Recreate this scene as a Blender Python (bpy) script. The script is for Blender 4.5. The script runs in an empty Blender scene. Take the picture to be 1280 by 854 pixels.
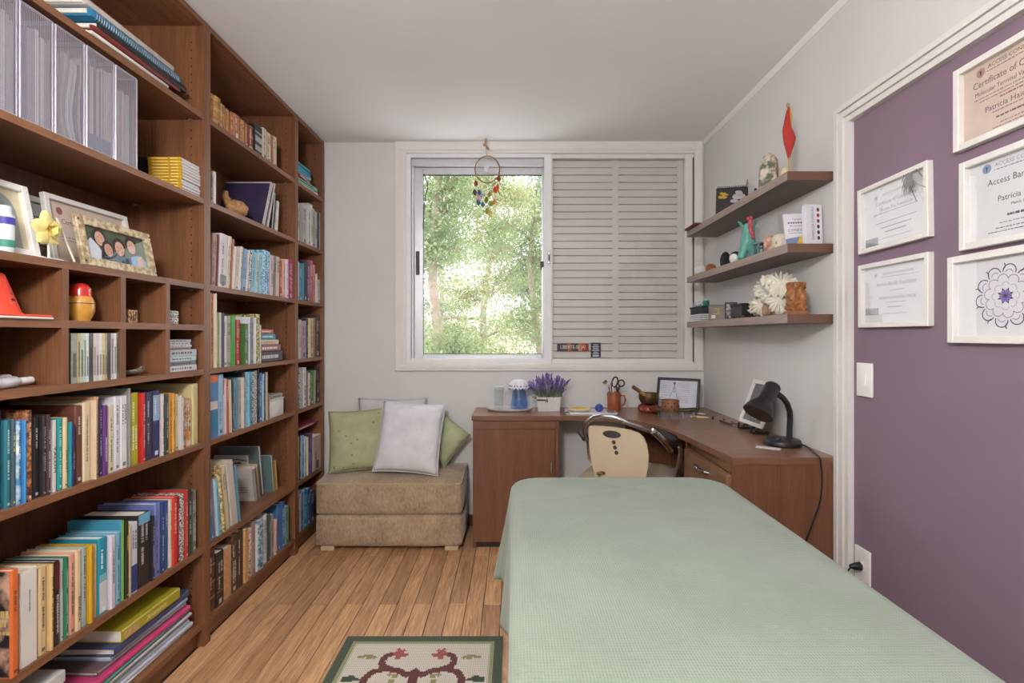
import bpy, bmesh, math, random
from mathutils import Matrix, Vector, Euler
random.seed(7)
R = math.radians
scene = bpy.context.scene
COL = scene.collection

# ---------------------------------------------------------------- camera, sky, light, exposure
F, CX, CY, EYE = 615.0, 643.0, 419.5, 1.24      # focal length and vanishing point of the 1280x854 frame, eye height (m)
cam_data = bpy.data.cameras.new('camera')
cam_data.sensor_width = 36.0
cam_data.lens = 36.0 * F / 1280.0
cam_data.shift_x = -3.0 / 1280.0
cam_data.shift_y = -7.5 / 1280.0
cam_data.clip_start = 0.02
cam = bpy.data.objects.new('camera', cam_data)
cam.location = (0, 0, EYE)
cam.rotation_euler = (R(90), 0, 0)
COL.objects.link(cam)
scene.camera = cam

world = bpy.data.worlds.new('overcast_sky')
scene.world = world
world.use_nodes = True
bg = world.node_tree.nodes['Background']
bg.inputs['Color'].default_value = (0.93, 0.97, 1.0, 1)
bg.inputs['Strength'].default_value = 3.6

def area_light(name, loc, rot, sx, sy, power, color):
    l = bpy.data.lights.new(name, 'AREA')
    l.shape = 'RECTANGLE'; l.size = sx; l.size_y = sy
    l.energy = power; l.color = color
    o = bpy.data.objects.new(name, l)
    o.location = loc; o.rotation_euler = rot
    COL.objects.link(o)
    return o
# sky portal in the open half of the window
portal = area_light('window_portal', (-0.24, 3.36, 1.74), (R(-90), 0, 0), 0.95, 1.4, 1, (1, 1, 1))
portal.data.cycles.is_portal = True
PENDANT = (-0.38, -0.15, 2.0, 140.0)               # globe lamp hanging in the room (x, y, z, emission)
scene.view_settings.view_transform = 'Standard'
scene.view_settings.look = 'None'
scene.view_settings.gamma = 1.0
scene.view_settings.use_curve_mapping = False
scene.view_settings.exposure = 0.0
scene.cycles.max_bounces = 8
scene.cycles.diffuse_bounces = 5
scene.cycles.transparent_max_bounces = 16
scene.cycles.caustics_reflective = False
scene.cycles.caustics_refractive = False
scene.cycles.use_denoising = True

# ---------------------------------------------------------------- helpers
def at(px, py, Y):                               # photograph pixel + distance -> point in the room
    return Vector(((px - CX) * Y / F, Y, EYE - (py - CY) * Y / F))

def wloc(o):
    v = Vector((0, 0, 0))
    while o is not None:
        v = v + o.location; o = o.parent
    return v

class MB:                                        # collects shapes, links them as ONE mesh object
    def __init__(self):
        self.v = []; self.f = []; self.m = []
        self.cur = 0
    def add(self, verts, faces, M=None):
        b = len(self.v)
        for p in verts:
            p = Vector(p)
            self.v.append(M @ p if M is not None else p)
        for fc in faces:
            self.f.append([b + i for i in fc]); self.m.append(self.cur)
        return self
    def box(self, x0, x1, y0, y1, z0, z1, M=None):
        vs = [(x, y, z) for z in (z0, z1) for y in (y0, y1) for x in (x0, x1)]
        return self.add(vs, [(0, 2, 3, 1), (4, 5, 7, 6), (0, 1, 5, 4), (2, 6, 7, 3), (0, 4, 6, 2), (1, 3, 7, 5)], M)
    def rbox(self, x0, x1, y0, y1, z0, z1, r=0.003, seg=2, M=None):
        bm = bmesh.new()
        bmesh.ops.create_cube(bm, size=1.0)
        for vv in bm.verts:
            vv.co = Vector(((x0 + x1) / 2 + vv.co.x * (x1 - x0), (y0 + y1) / 2 + vv.co.y * (y1 - y0), (z0 + z1) / 2 + vv.co.z * (z1 - z0)))
        r = min(r, abs(x1 - x0) * .49, abs(y1 - y0) * .49, abs(z1 - z0) * .49)
        bmesh.ops.bevel(bm, geom=bm.edges[:], offset=r, segments=seg, affect='EDGES', profile=0.5)
        self.from_bm(bm, M)
        return self
    def from_bm(self, bm, M=None):
        bm.verts.index_update()
        self.add([vv.co.copy() for vv in bm.verts], [[vv.index for vv in fc.verts] for fc in bm.faces], M)
        bm.free()
    def prism(self, poly, z0, z1, M=None):       # poly in xy, extruded along z
        n = len(poly)
        vs = [(x, y, z0) for x, y in poly] + [(x, y, z1) for x, y in poly]
        fs = [tuple(range(n - 1, -1, -1)), tuple(range(n, 2 * n))] + [(i, (i + 1) % n, n + (i + 1) % n, n + i) for i in range(n)]
        return self.add(vs, fs, M)
    def quad(self, a, b, c, d, M=None):
        return self.add([a, b, c, d], [(0, 1, 2, 3)], M)
    def tube(self, pts, rad, n=8, M=None, caps=True, flat=1.0):
        pts = [Vector(p) for p in pts]
        k = len(pts)
        rads = rad if isinstance(rad, (list, tuple)) else [rad] * k
        vs = []; fs = []; up = None
        for i, p in enumerate(pts):
            t = (pts[min(i + 1, k - 1)] - pts[max(i - 1, 0)])
            t = t.normalized() if t.length > 1e-9 else Vector((0, 0, 1))
            if up is None:
                up = Vector((0, 0, 1)) if abs(t.z) < 0.9 else Vector((1, 0, 0))
            s = t.cross(up).normalized(); up = s.cross(t).normalized()
            for j in range(n):
                a = 2 * math.pi * j / n
                vs.append(p + (s * math.cos(a) + up * (math.sin(a) * flat)) * rads[i])
        for i in range(k - 1):
            for j in range(n):
                fs.append((i * n + j, i * n + (j + 1) % n, (i + 1) * n + (j + 1) % n, (i + 1) * n + j))
        if caps:
            fs.append(tuple(range(n - 1, -1, -1))); fs.append(tuple(range((k - 1) * n, k * n)))
        return self.add(vs, fs, M)
    def lathe(self, prof, n=24, M=None, sx=1.0, sy=1.0):  # prof: (r, z) bottom to top
        vs = []; fs = []
        for r, z in prof:
            for j in range(n):
                a = 2 * math.pi * j / n
                vs.append((r * math.cos(a) * sx, r * math.sin(a) * sy, z))
        for i in range(len(prof) - 1):
            for j in range(n):
                fs.append((i * n + j, i * n + (j + 1) % n, (i + 1) * n + (j + 1) % n, (i + 1) * n + j))
        if prof[0][0] > 1e-6: fs.append(tuple(range(n - 1, -1, -1)))
        if prof[-1][0] > 1e-6: fs.append(tuple(range((len(prof) - 1) * n, len(prof) * n)))
        return self.add(vs, fs, M)
    def ball(self, c, rx, ry=None, rz=None, n=12, M=None):
        ry = ry or rx; rz = rz or rx
        prof = [(math.sin(math.pi * i / n), -math.cos(math.pi * i / n)) for i in range(n + 1)]
        vs = []; fs = []; k = n + 4
        for r, z in prof:
            for j in range(k):
                a = 2 * math.pi * j / k
                vs.append((c[0] + r * math.cos(a) * rx, c[1] + r * math.sin(a) * ry, c[2] + z * rz))
        for i in range(n):
            for j in range(k):
                fs.append((i * k + j, i * k + (j + 1) % k, (i + 1) * k + (j + 1) % k, (i + 1) * k + j))
        return self.add(vs, fs, M)
    def build(self, name, mat, parent=None, smooth=False, base=None, merge=False, angle=35):
        me = bpy.data.meshes.new(name)
        w = wloc(parent) if parent is not None else (Vector(base) if base is not None else Vector((0, 0, 0)))
        me.from_pydata([p - w for p in self.v], [], self.f)
        for mm in (mat if isinstance(mat, (list, tuple)) else [mat]):
            me.materials.append(mm)
        if any(self.m):
            me.polygons.foreach_set('material_index', self.m)
        if merge or smooth:
            bm = bmesh.new(); bm.from_mesh(me)
            if merge: bmesh.ops.remove_doubles(bm, verts=bm.verts[:], dist=1e-5)
            bmesh.ops.recalc_face_normals(bm, faces=bm.faces[:])
            if smooth:
                lim = math.radians(angle)
                for fc in bm.faces: fc.smooth = True
                for e in bm.edges:
                    if len(e.link_faces) == 2 and e.calc_face_angle(0) > lim: e.smooth = False
            bm.to_mesh(me); bm.free()
        me.update()
        o = bpy.data.objects.new(name, me)
        COL.objects.link(o)
        if parent is not None: o.parent = parent
        else: o.location = w
        return o

def tag(o, label, cat, group=None):
    o['label'] = label; o['category'] = cat
    if group: o['group'] = group
    return o
def thing(name, loc, label, cat, group=None):
    o = bpy.data.objects.new(name, None)
    o.empty_display_size = 0.05
    o.location = loc
    COL.objects.link(o)
    return tag(o, label, cat, group)
def struct(o):
    o['kind'] = 'structure'; return o

def copy_thing(root, loc, label=None, rotz=None, group=None):
    r = root.copy(); COL.objects.link(r); r.location = loc
    if rotz is not None: r.rotation_euler = (0, 0, rotz)
    if label: r['label'] = label
    if group: r['group'] = group
    for ch in list(root.children):
        c = ch.copy(); COL.objects.link(c); c.parent = r
        for g in list(ch.children):
            d = g.copy(); COL.objects.link(d); d.parent = c
    return r

def text_mb(mb, s, size, M, depth=0.0002, align='CENTER', spacing=1.0):
    cu = bpy.data.curves.new('writing', 'FONT')
    cu.body = s; cu.size = size; cu.align_x = align; cu.align_y = 'CENTER'; cu.extrude = depth
    cu.resolution_u = 2; cu.space_character = spacing
    ob = bpy.data.objects.new('writing', cu)
    me = bpy.data.meshes.new_from_object(ob)
    mb.add([v.co.copy() for v in me.vertices], [list(p.vertices) for p in me.polygons], M)
    bpy.data.objects.remove(ob); bpy.data.curves.remove(cu); bpy.data.meshes.remove(me)
    return mb

# ---------------------------------------------------------------- materials
def lin(c):
    return tuple(((x / 255.0) / 12.92 if x <= 10 else (((x / 255.0) + 0.055) / 1.055) ** 2.4) for x in c)
_mats = {}
def new_mat(name):
    m = bpy.data.materials.new(name); m.use_nodes = True
    nt = m.node_tree
    return m, nt, nt.nodes['Principled BSDF']
def N(nt, t, **kw):
    n = nt.nodes.new(t)
    for k, v in kw.items(): setattr(n, k, v)
    return n
def ramp(nt, fac, c1, c2, p1=0.3, p2=0.7):
    r = N(nt, 'ShaderNodeValToRGB')
    r.color_ramp.elements[0].position = p1; r.color_ramp.elements[1].position = p2
    r.color_ramp.elements[0].color = (*c1, 1); r.color_ramp.elements[1].color = (*c2, 1)
    nt.links.new(fac, r.inputs['Fac'])
    return r
def objco(nt, scale=(1, 1, 1), rot=(0, 0, 0)):
    tc = N(nt, 'ShaderNodeTexCoord'); mp = N(nt, 'ShaderNodeMapping')
    mp.inputs['Scale'].default_value = scale; mp.inputs['Rotation'].default_value = rot
    nt.links.new(tc.outputs['Object'], mp.inputs['Vector'])
    return mp.outputs['Vector']
def noise(nt, vec, scale, detail=3.0, rough=0.55, dist=0.0):
    n = N(nt, 'ShaderNodeTexNoise')
    n.inputs['Scale'].default_value = scale; n.inputs['Detail'].default_value = detail
    n.inputs['Roughness'].default_value = rough; n.inputs['Distortion'].default_value = dist
    nt.links.new(vec, n.inputs['Vector'])
    return n
def bump(nt, h, b, strength=0.3, dist=0.002):
    n = N(nt, 'ShaderNodeBump')
    n.inputs['Strength'].default_value = strength; n.inputs['Distance'].default_value = dist
    nt.links.new(h, n.inputs['Height']); nt.links.new(n.outputs['Normal'], b.inputs['Normal'])
    return n
def shade(c, k):
    return tuple(max(0.0, min(1.0, x * k)) for x in c)

def plain(rgb, rough=0.5, metal=0.0, var=0.08, scale=25.0, bump_s=0.0, bump_scale=200.0, name=None, coat=0.0, spec=0.5):
    key = (tuple(rgb), rough, metal, var, scale, bump_s, bump_scale, coat, spec)
    if key in _mats: return _mats[key]
    m, nt, b = new_mat(name or 'paint_%02x%02x%02x' % tuple(int(x) for x in rgb))
    c = lin(rgb)
    v = objco(nt)
    n = noise(nt, v, scale, 2.0)
    r = ramp(nt, n.outputs['Fac'], shade(c, 1 - var), shade(c, 1 + var))
    nt.links.new(r.outputs['Color'], b.inputs['Base Color'])
    b.inputs['Roughness'].default_value = rough; b.inputs['Metallic'].default_value = metal
    b.inputs['Coat Weight'].default_value = coat
    b.inputs['Specular IOR Level'].default_value = spec
    if bump_s:
        n2 = noise(nt, v, bump_scale, 3.0)
        bump(nt, n2.outputs['Fac'], b, bump_s, 0.002)
    _mats[key] = m
    return m

def wood(name, c1, c2, axis='z', fine=160.0, rough=0.42, stretch=0.05, contrast=(0.3, 0.7), bump_s=0.08, c3=None, coat=0.0):
    m, nt, b = new_mat(name)
    sc = {'x': (stretch, 1, 1), 'y': (1, stretch, 1), 'z': (1, 1, stretch)}[axis]
    v = objco(nt, sc)
    n1 = noise(nt, v, fine, 4.0, 0.65)
    n2 = noise(nt, v, fine * 0.12, 3.0, 0.5, 1.2)
    mx = N(nt, 'ShaderNodeMath', operation='MULTIPLY_ADD')
    nt.links.new(n1.outputs['Fac'], mx.inputs[0]); mx.inputs[1].default_value = 0.55
    h = N(nt, 'ShaderNodeMath', operation='MULTIPLY'); h.inputs[1].default_value = 0.45
    nt.links.new(n2.outputs['Fac'], h.inputs[0]); nt.links.new(h.outputs[0], mx.inputs[2])
    r = ramp(nt, mx.outputs[0], lin(c1), lin(c2), *contrast)
    nt.links.new(r.outputs['Color'], b.inputs['Base Color'])
    b.inputs['Roughness'].default_value = rough
    b.inputs['Coat Weight'].default_value = coat
    b.inputs['Coat Roughness'].default_value = 0.3
    if bump_s: bump(nt, n1.outputs['Fac'], b, bump_s, 0.001)
    return m

def glass_mat(name, tint=(1, 1, 1), refl=0.08, rough=0.0, k=0.9):
    m, nt, b = new_mat(name)
    nt.nodes.remove(b)
    out = [n for n in nt.nodes if n.type == 'OUTPUT_MATERIAL'][0]
    t = N(nt, 'ShaderNodeBsdfTransparent'); t.inputs['Color'].default_value = (*tint, 1)
    g = N(nt, 'ShaderNodeBsdfGlossy'); g.inputs['Roughness'].default_value = rough
    lw = N(nt, 'ShaderNodeFresnel'); lw.inputs['IOR'].default_value = 1.45
    mul = N(nt, 'ShaderNodeMath', operation='MULTIPLY_ADD'); mul.inputs[1].default_value = k; mul.inputs[2].default_value = refl
    nt.links.new(lw.outputs[0], mul.inputs[0]); mul.use_clamp = True
    ge = N(nt, 'ShaderNodeNewGeometry'); inv = N(nt, 'ShaderNodeMath', operation='SUBTRACT'); inv.inputs[0].default_value = 1.0
    nt.links.new(ge.outputs['Backfacing'], inv.inputs[1])
    m2 = N(nt, 'ShaderNodeMath', operation='MULTIPLY'); nt.links.new(mul.outputs[0], m2.inputs[0]); nt.links.new(inv.outputs[0], m2.inputs[1])
    mx = N(nt, 'ShaderNodeMixShader')
    nt.links.new(m2.outputs[0], mx.inputs[0]); nt.links.new(t.outputs[0], mx.inputs[1]); nt.links.new(g.outputs[0], mx.inputs[2])
    nt.links.new(mx.outputs[0], out.inputs['Surface'])
    return m

M_WOODV = wood('laminate_upright', (94, 59, 37), (140, 94, 63), 'z')
M_WOODH = wood('laminate_shelf', (100, 64, 41), (148, 102, 71), 'y')
M_WOODX = wood('laminate_desk', (86, 52, 34), (122, 78, 52), 'x')
M_SHELF = wood('grey_brown_laminate', (74, 52, 42), (108, 80, 66), 'y')
M_WALL = plain((211, 210, 209), 0.85, var=0.02, scale=3, bump_s=0.05, bump_scale=90, name='white_wall_paint')
M_CEIL = plain((236, 236, 236), 0.9, var=0.015, scale=2, bump_s=0.04, bump_scale=60, name='ceiling_paint')
M_TRIM = plain((222, 219, 215), 0.5, var=0.02, scale=6, name='white_gloss_trim')
M_PURPLE = plain((131, 109, 125), 0.75, var=0.05, scale=2.2, bump_s=0.06, bump_scale=70, name='purple_wall_paint')
M_ALU = plain((196, 198, 202), 0.35, 0.6, var=0.03, name='pale_aluminium')
M_ALUW = plain((225, 226, 228), 0.4, var=0.02, name='white_aluminium')
M_BLACK = plain((26, 25, 26), 0.45, var=0.2, name='black_plastic')
M_BLACKM = plain((34, 32, 33), 0.38, var=0.15, name='black_satin_metal')
M_CHROME = plain((205, 205, 208), 0.12, 1.0, var=0.02, name='chrome')
M_STEEL = plain((170, 170, 172), 0.3, 1.0, var=0.03, name='steel')
M_WHITE = plain((236, 235, 233), 0.5, var=0.02, name='white_plastic')
M_PAPER = plain((233, 229, 220), 0.85, var=0.05, scale=90, name='page_block')
M_PAPERC = plain((214, 200, 172), 0.9, var=0.1, scale=90, name='aged_page_block')
M_GLASS = glass_mat('window_glass', refl=0.0, rough=.3, k=.4)
M_GLASSD = glass_mat('drinking_glass', (0.97, 0.98, 0.985), 0.03)
M_PICGLASS = glass_mat('picture_glass', (1, 1, 1), 0.0, k=.8)
# ================================================================ room shell
XL, XR, YB, YF, H = -1.572, 1.24, 3.22, -1.35, 2.504
struct(MB().box(XL - .1, XR + .1, YF - .1, YB + .1, H, H + .1).build('ceiling', M_CEIL))
struct(MB().box(XL - .12, XL, YF - .1, YB + .15, -.05, H).build('wall_left', M_WALL))
struct(MB().box(XL - .1, XR + .1, YF - .12, YF, -.05, H).build('wall_rear', M_WALL))
# back wall with the window opening
WX0, WX1, WZ0, WZ1 = -0.707, 1.176, 1.056, 2.428
mb = MB()
mb.box(XL - .1, WX0, YB, YB + .15, -.05, H); mb.box(WX1, XR + .1, YB, YB + .15, -.05, H)
mb.box(WX0, WX1, YB, YB + .15, -.05, WZ0); mb.box(WX0, WX1, YB, YB + .15, WZ1, H)
struct(mb.build('wall_back', M_WALL))
# right wall: white beyond the moulding, purple field inside it
OPY0, OPY1, OPZ = -0.35, 1.816, 2.032
mb = MB()
mb.box(XR, XR + .12, OPY1, YB + .15, -.05, H); mb.box(XR, XR + .12, OPY0, OPY1, OPZ, H); mb.box(XR, XR + .12, YF - .1, OPY0, -.05, H)
struct(mb.build('wall_right', M_WALL))
struct(MB().box(XR + .012, XR + .12, OPY0, OPY1, -.05, OPZ).build('wall_purple', M_PURPLE))
def moulding(name, pts_fn):
    # stepped door-frame profile: (offset from the opening, width, projection)
    mb = MB()
    for o0, o1, pr in ((-.002, .016, .010), (.016, .021, .006), (.021, .042, .016), (.042, .047, .010), (.047, .066, .020)):
        pts_fn(mb, o0, o1, pr)
    return struct(mb.build(name, M_TRIM))
moulding('trim_1', lambda mb, a, b, p: mb.box(XR - p, XR + .012, OPY1 + a, OPY1 + b, 0, OPZ + b))
moulding('trim_2', lambda mb, a, b, p: mb.box(XR - p, XR + .012, OPY0 - b, OPY1 + a, OPZ + a, OPZ + b))
moulding('trim_3', lambda mb, a, b, p: mb.box(XR - p, XR + .012, OPY0 - b, OPY0 - a, 0, OPZ + b))
M_BASE = wood('dark_skirting_wood', (62, 38, 26), (92, 58, 40), 'x')
struct(MB().rbox(XL, XR, YB - .014, YB, 0, .07, .003).build('baseboard_back', M_BASE))
# small cove where the right wall meets the ceiling
cv = MB(); cv.prism([(XR, 0), (XR - .018, 0), (XR - .012, -.007), (XR - .005, -.013), (XR, -.018)], 0, 1)
cv.v = [Vector((p.x, YF + p.z * (YB - YF), H + p.y)) for p in cv.v]
struct(cv.build('trim_4', M_CEIL))

# ---------------------------------------------------------------- parquet floor, board by board
def plank_mat():
    m, nt, b = new_mat('parquet_board')
    oi = N(nt, 'ShaderNodeObjectInfo')
    v = objco(nt, (1, .06, 1))
    off = N(nt, 'ShaderNodeVectorMath', operation='ADD')
    cmb = N(nt, 'ShaderNodeCombineXYZ')
    sc = N(nt, 'ShaderNodeMath', operation='MULTIPLY'); sc.inputs[1].default_value = 37.0
    nt.links.new(oi.outputs['Random'], sc.inputs[0])
    nt.links.new(sc.outputs[0], cmb.inputs[0]); nt.links.new(sc.outputs[0], cmb.inputs[1])
    nt.links.new(v, off.inputs[0]); nt.links.new(cmb.outputs[0], off.inputs[1])
    n1 = noise(nt, off.outputs[0], 150, 4, .65); n2 = noise(nt, off.outputs[0], 30, 3, .55, 2.5)
    add = N(nt, 'ShaderNodeMath', operation='ADD'); nt.links.new(n1.outputs['Fac'], add.inputs[0]); nt.links.new(n2.outputs['Fac'], add.inputs[1])
    hf = N(nt, 'ShaderNodeMath', operation='MULTIPLY'); hf.inputs[1].default_value = .5; nt.links.new(add.outputs[0], hf.inputs[0])
    r = ramp(nt, hf.outputs[0], lin((148, 108, 75)), lin((218, 174, 133)), .34, .64)
    tone = N(nt, 'ShaderNodeValToRGB')
    el = tone.color_ramp.elements
    el[0].position = 0; el[0].color = (.78, .72, .68, 1); el[1].position = 1; el[1].color = (1.24, 1.22, 1.12, 1)
    e = el.new(.5); e.color = (.98, .95, .93, 1)
    nt.links.new(oi.outputs['Random'], tone.inputs['Fac'])
    mx = N(nt, 'ShaderNodeMix', data_type='RGBA', blend_type='MULTIPLY'); mx.inputs[0].default_value = 1.0
    nt.links.new(r.outputs['Color'], mx.inputs[6]); nt.links.new(tone.outputs['Color'], mx.inputs[7])
    nt.links.new(mx.outputs[2], b.inputs['Base Color'])
    b.inputs['Roughness'].default_value = .36
    bump(nt, n1.outputs['Fac'], b, .12, .001)
    return m
M_PLANK = plank_mat()
M_GAP = plain((36, 24, 17), .8, name='floor_joint')
floor = struct(MB().box(XL - .1, XR + .1, YF - .1, YB + .1, -.06, -.004).build('floor', M_GAP))
PW, PL = 0.0797, 1.0
pm = {}
row = 0
x = -1.258
while x < XR - .02:
    w = min(PW, XR - x)
    starts = [(.27, 1.27), (1.27, 2.27), (2.27, YB)] if row % 2 == 0 else [(-.23, .77), (.77, 1.77), (1.77, 2.77), (2.77, YB)]
    for (a, c) in starts:
        L = c - a
        key = (round(w, 4), round(L, 4))
        if key not in pm:
            g = .0012
            t = MB()
            # chamfered board: 12 faces
            t.add([(g, g, -.008), (w - g, g, -.008), (w - g, L - g, -.008), (g, L - g, -.008),
                   (g, g, -.0015), (w - g, g, -.0015), (w - g, L - g, -.0015), (g, L - g, -.0015),
                   (g + .001, g + .001, 0), (w - g - .001, g + .001, 0), (w - g - .001, L - g - .001, 0), (g + .001, L - g - .001, 0)],
                  [(3, 2, 1, 0)] + [(i, (i + 1) % 4, 4 + (i + 1) % 4, 4 + i) for i in range(4)] + [(4 + i, 4 + (i + 1) % 4, 8 + (i + 1) % 4, 8 + i) for i in range(4)] + [(8, 9, 10, 11)])
            me = bpy.data.meshes.new('plank'); me.from_pydata(t.v, [], t.f); me.materials.append(M_PLANK); me.update()
            pm[key] = me
        o = bpy.data.objects.new('plank', pm[key]); COL.objects.link(o); o.parent = floor
        o.location = (x, a, random.uniform(-.0004, .0004))
    x += PW; row += 1

# ---------------------------------------------------------------- window: open half (window_1) and shuttered half (window_2)
S = 191.0
def wx(px): return (px - CX) / S
def wz(py): return EYE + (CY - py) / S
mb = MB()                                         # casing round both halves
for (a, b, c, d, p) in ((494.5, 508.7, 178, 463.5, .022), (867, 877, 178, 463.5, .022), (508.7, 867, 178, 193, .0218), (508.7, 867, 454, 463.5, .0218)):
    mb.rbox(wx(a), wx(b), YB - p, YB + .02, wz(d), wz(c), .003)
for (a, b, c, d) in ((501, 505, 189.2, 455.8), (501, 871, 185.5, 189), (501, 871, 456, 460)):
    mb.rbox(wx(a), wx(b), YB - .028, YB, wz(d), wz(c), .002)
struct(mb.build('trim_5', M_TRIM))
w1 = struct(MB().box(wx(508.7), wx(513.5), YB - .012, YB + .12, wz(454), wz(193)).box(wx(680), wx(689), YB - .006, YB + .12, wz(454), wz(193))
            .box(wx(513.5), wx(680), YB - .0118, YB + .12, wz(454), wz(450.3)).box(wx(513.5), wx(680), YB - .0118, YB + .12, wz(197.5), wz(193)).build('window_1', M_ALUW))
MB().rbox(wx(513.5), wx(680), YB + .01, YB + .09, wz(207), wz(197.5), .003).build('head_track', M_ALU, w1)
MB().box(wx(513.5), wx(680), YB + .0, YB + .1, wz(450.3), wz(448.3)).build('sill_track', M_ALUW, w1)
MB().box(wx(514.2), wx(516), YB + .02, YB + .09, wz(448), wz(207)).build('side_track', M_ALUW, w1)
sash = MB()
for (a, b, c, d) in ((517, 527.6, 207, 449), (677.5, 680, 207, 449), (527.6, 677.5, 207, 216), (527.6, 677.5, 443.2, 449)):
    sash.rbox(wx(a), wx(b), YB + (.035 if b - a < 30 else .0365), YB + .065, wz(d), wz(c), .003)
sash = sash.build('sash', M_ALU, w1)
MB().box(wx(527), wx(678), YB + .047, YB + .051, wz(444), wz(215.5)).build('pane', M_GLASS, sash)
MB().box(wx(527.4), wx(678), YB + .040, YB + .048, wz(217.0), wz(215.8)).box(wx(527.4), wx(678), YB + .040, YB + .048, wz(443.6), wz(442.6)).box(wx(527.2), wx(528.2), YB + .04, YB + .048, wz(443), wz(216)).build('rubber_seal', M_BLACK, sash)
MB().rbox(wx(518.6), wx(523.2), YB + .026, YB + .037, wz(343), wz(313), .004).build('pull_handle', M_BLACKM, sash)
MB().rbox(wx(675.5), wx(680), YB + .018, YB + .036, wz(333), wz(326), .003).tube([(wx(677), YB + .02, wz(333)), (wx(676), YB + .012, wz(337))], .004).build('latch', M_BLACK, sash)
c = [(wx(528.5), YB + .03, wz(216)), (wx(531), YB + .03, wz(221)), (wx(533.8), YB + .03, wz(228)), (wx(533.5), YB + .03, wz(234)), (wx(530.5), YB + .03, wz(245)), (wx(528.6), YB + .03, wz(262)), (wx(528.0), YB + .034, wz(285))]
MB().tube(c, .0035, 6).build('pull_cord', plain((60, 66, 60), .7), sash, smooth=True)

w2 = MB()
for (a, b, c, d, y0, y1) in ((689.2, 691, 198.3, 448.4, -.004, .045), (856, 867, 191.5, 455, -.004, .045), (689.2, 856, 191.5, 198.3, -.0042, .045), (689.2, 856, 448.4, 455, -.0042, .045)):
    w2.rbox(wx(a), wx(b), YB + y0, YB + y1, wz(d), wz(c), .003)
w2 = struct(w2.build('window_2', M_TRIM))
MB().rbox(wx(865.4), wx(866.8), YB - .008, YB + .0, wz(452), wz(197), .001).build('edge_gap', plain((90, 82, 74), .7), w2)
n = 27; z0, z1 = wz(448.4), wz(198.3); st = (z1 - z0) / n
M_SLAT = plain((216, 213, 208), .55, var=.02, scale=9, name='shutter_paint')
sm = {}
for (a, b) in ((691, 766.6), (774.4, 848.5)):
    L = wx(b) - wx(a); g = .0013
    t = MB(); t.add([(0, .012, 0), (L, .012, 0), (L, 0, .003), (0, 0, .003), (L, 0, st - g - .003), (0, 0, st - g - .003), (L, .012, st - g), (0, .012, st - g)],
                    [(0, 1, 2, 3), (3, 2, 4, 5), (5, 4, 6, 7), (0, 3, 5, 7), (1, 6, 4, 2), (0, 7, 6, 1)])
    me = bpy.data.meshes.new('slat'); me.from_pydata(t.v, [], t.f); me.materials.append(M_SLAT); me.update()
    for i in range(n):
        o = bpy.data.objects.new('slat', me); COL.objects.link(o); o.parent = w2
        o.location = (wx(a), YB + .034, z0 + i * st + g / 2)
MB().box(wx(683), wx(866), YB + .046, YB + .055, z0 - .03, z1 + .03).build('shutter_back', plain((104, 96, 88), .8), w2)
MB().box(wx(766.6), wx(774.4), YB + .033, YB + .046, z0, z1).box(wx(848.5), wx(856), YB + .033, YB + .046, z0, z1).build('shutter_stile', M_SLAT, w2)
MB().box(wx(691), wx(856), YB + .020, YB + .024, z0, z1).build('pane', glass_mat('shutter_glass', (.97, .97, .97), .03), w2)
MB().rbox(wx(684), wx(687.6), YB - .012, YB - .002, wz(330), wz(314.5), .003).build('latch_plate', M_STEEL, w2)
MB().rbox(wx(685.3), wx(687), YB - .018, YB - .010, wz(326.5), wz(319), .002).build('latch_knob', M_BLACK, w2)

# stickers on the shutter glass
root = thing('sticker', (wx(716), YB + .018, wz(434.5)), 'narrow multicoloured LIBERTE-SE sticker on the shuttered window glass', 'sticker')
b = MB(); x0, x1, za, zb = wx(696.8), wx(736.4), wz(439.3), wz(429.5)
cols = [(34, 36, 62), (38, 42, 60), (80, 44, 36), (160, 90, 44), (40, 36, 48), (30, 36, 50), (170, 116, 52), (150, 50, 44), (130, 38, 44)]
for i in range(9):
    b.cur = i; b.box(x0 + (x1 - x0) * i / 9, x0 + (x1 - x0) * (i + 1) / 9, YB + .0178, YB + .0196, za, zb)
b.build('backing', [plain(c_, .5) for c_ in cols], root)
t = MB(); text_mb(t, 'LIBERTE-SE J\u00c1!', .034, Matrix.Translation((wx(716.6), YB + .0172, wz(434.2))) @ Matrix.Rotation(R(90), 4, 'X') @ Matrix.Diagonal((.80, 1, 1, 1)))
t.build('lettering', plain((226, 214, 196), .6), root)
root = thing('sticker', (wx(745), YB + .018, wz(437.5)), 'small dark blue upright sticker with white print on shutter glass', 'sticker')
MB().box(wx(739), wx(751.5), YB + .0178, YB + .0196, wz(446.8), wz(428.5)).build('backing', plain((32, 40, 58), .5), root)
t = MB()
for i, (a, w_) in enumerate(((430.8, 6), (433.2, 8.4), (435.4, 7), (437.6, 9), (440, 5.5), (441.8, 7.6))):
    t.box(wx(745.2 - w_ / 2), wx(745.2 + w_ / 2), YB + .0174, YB + .0178, wz(a + 1.1), wz(a))
t.box(wx(741.3), wx(749), YB + .0174, YB + .0178, wz(446), wz(443.9))
t.build('print', plain((186, 192, 200), .6), root)

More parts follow.
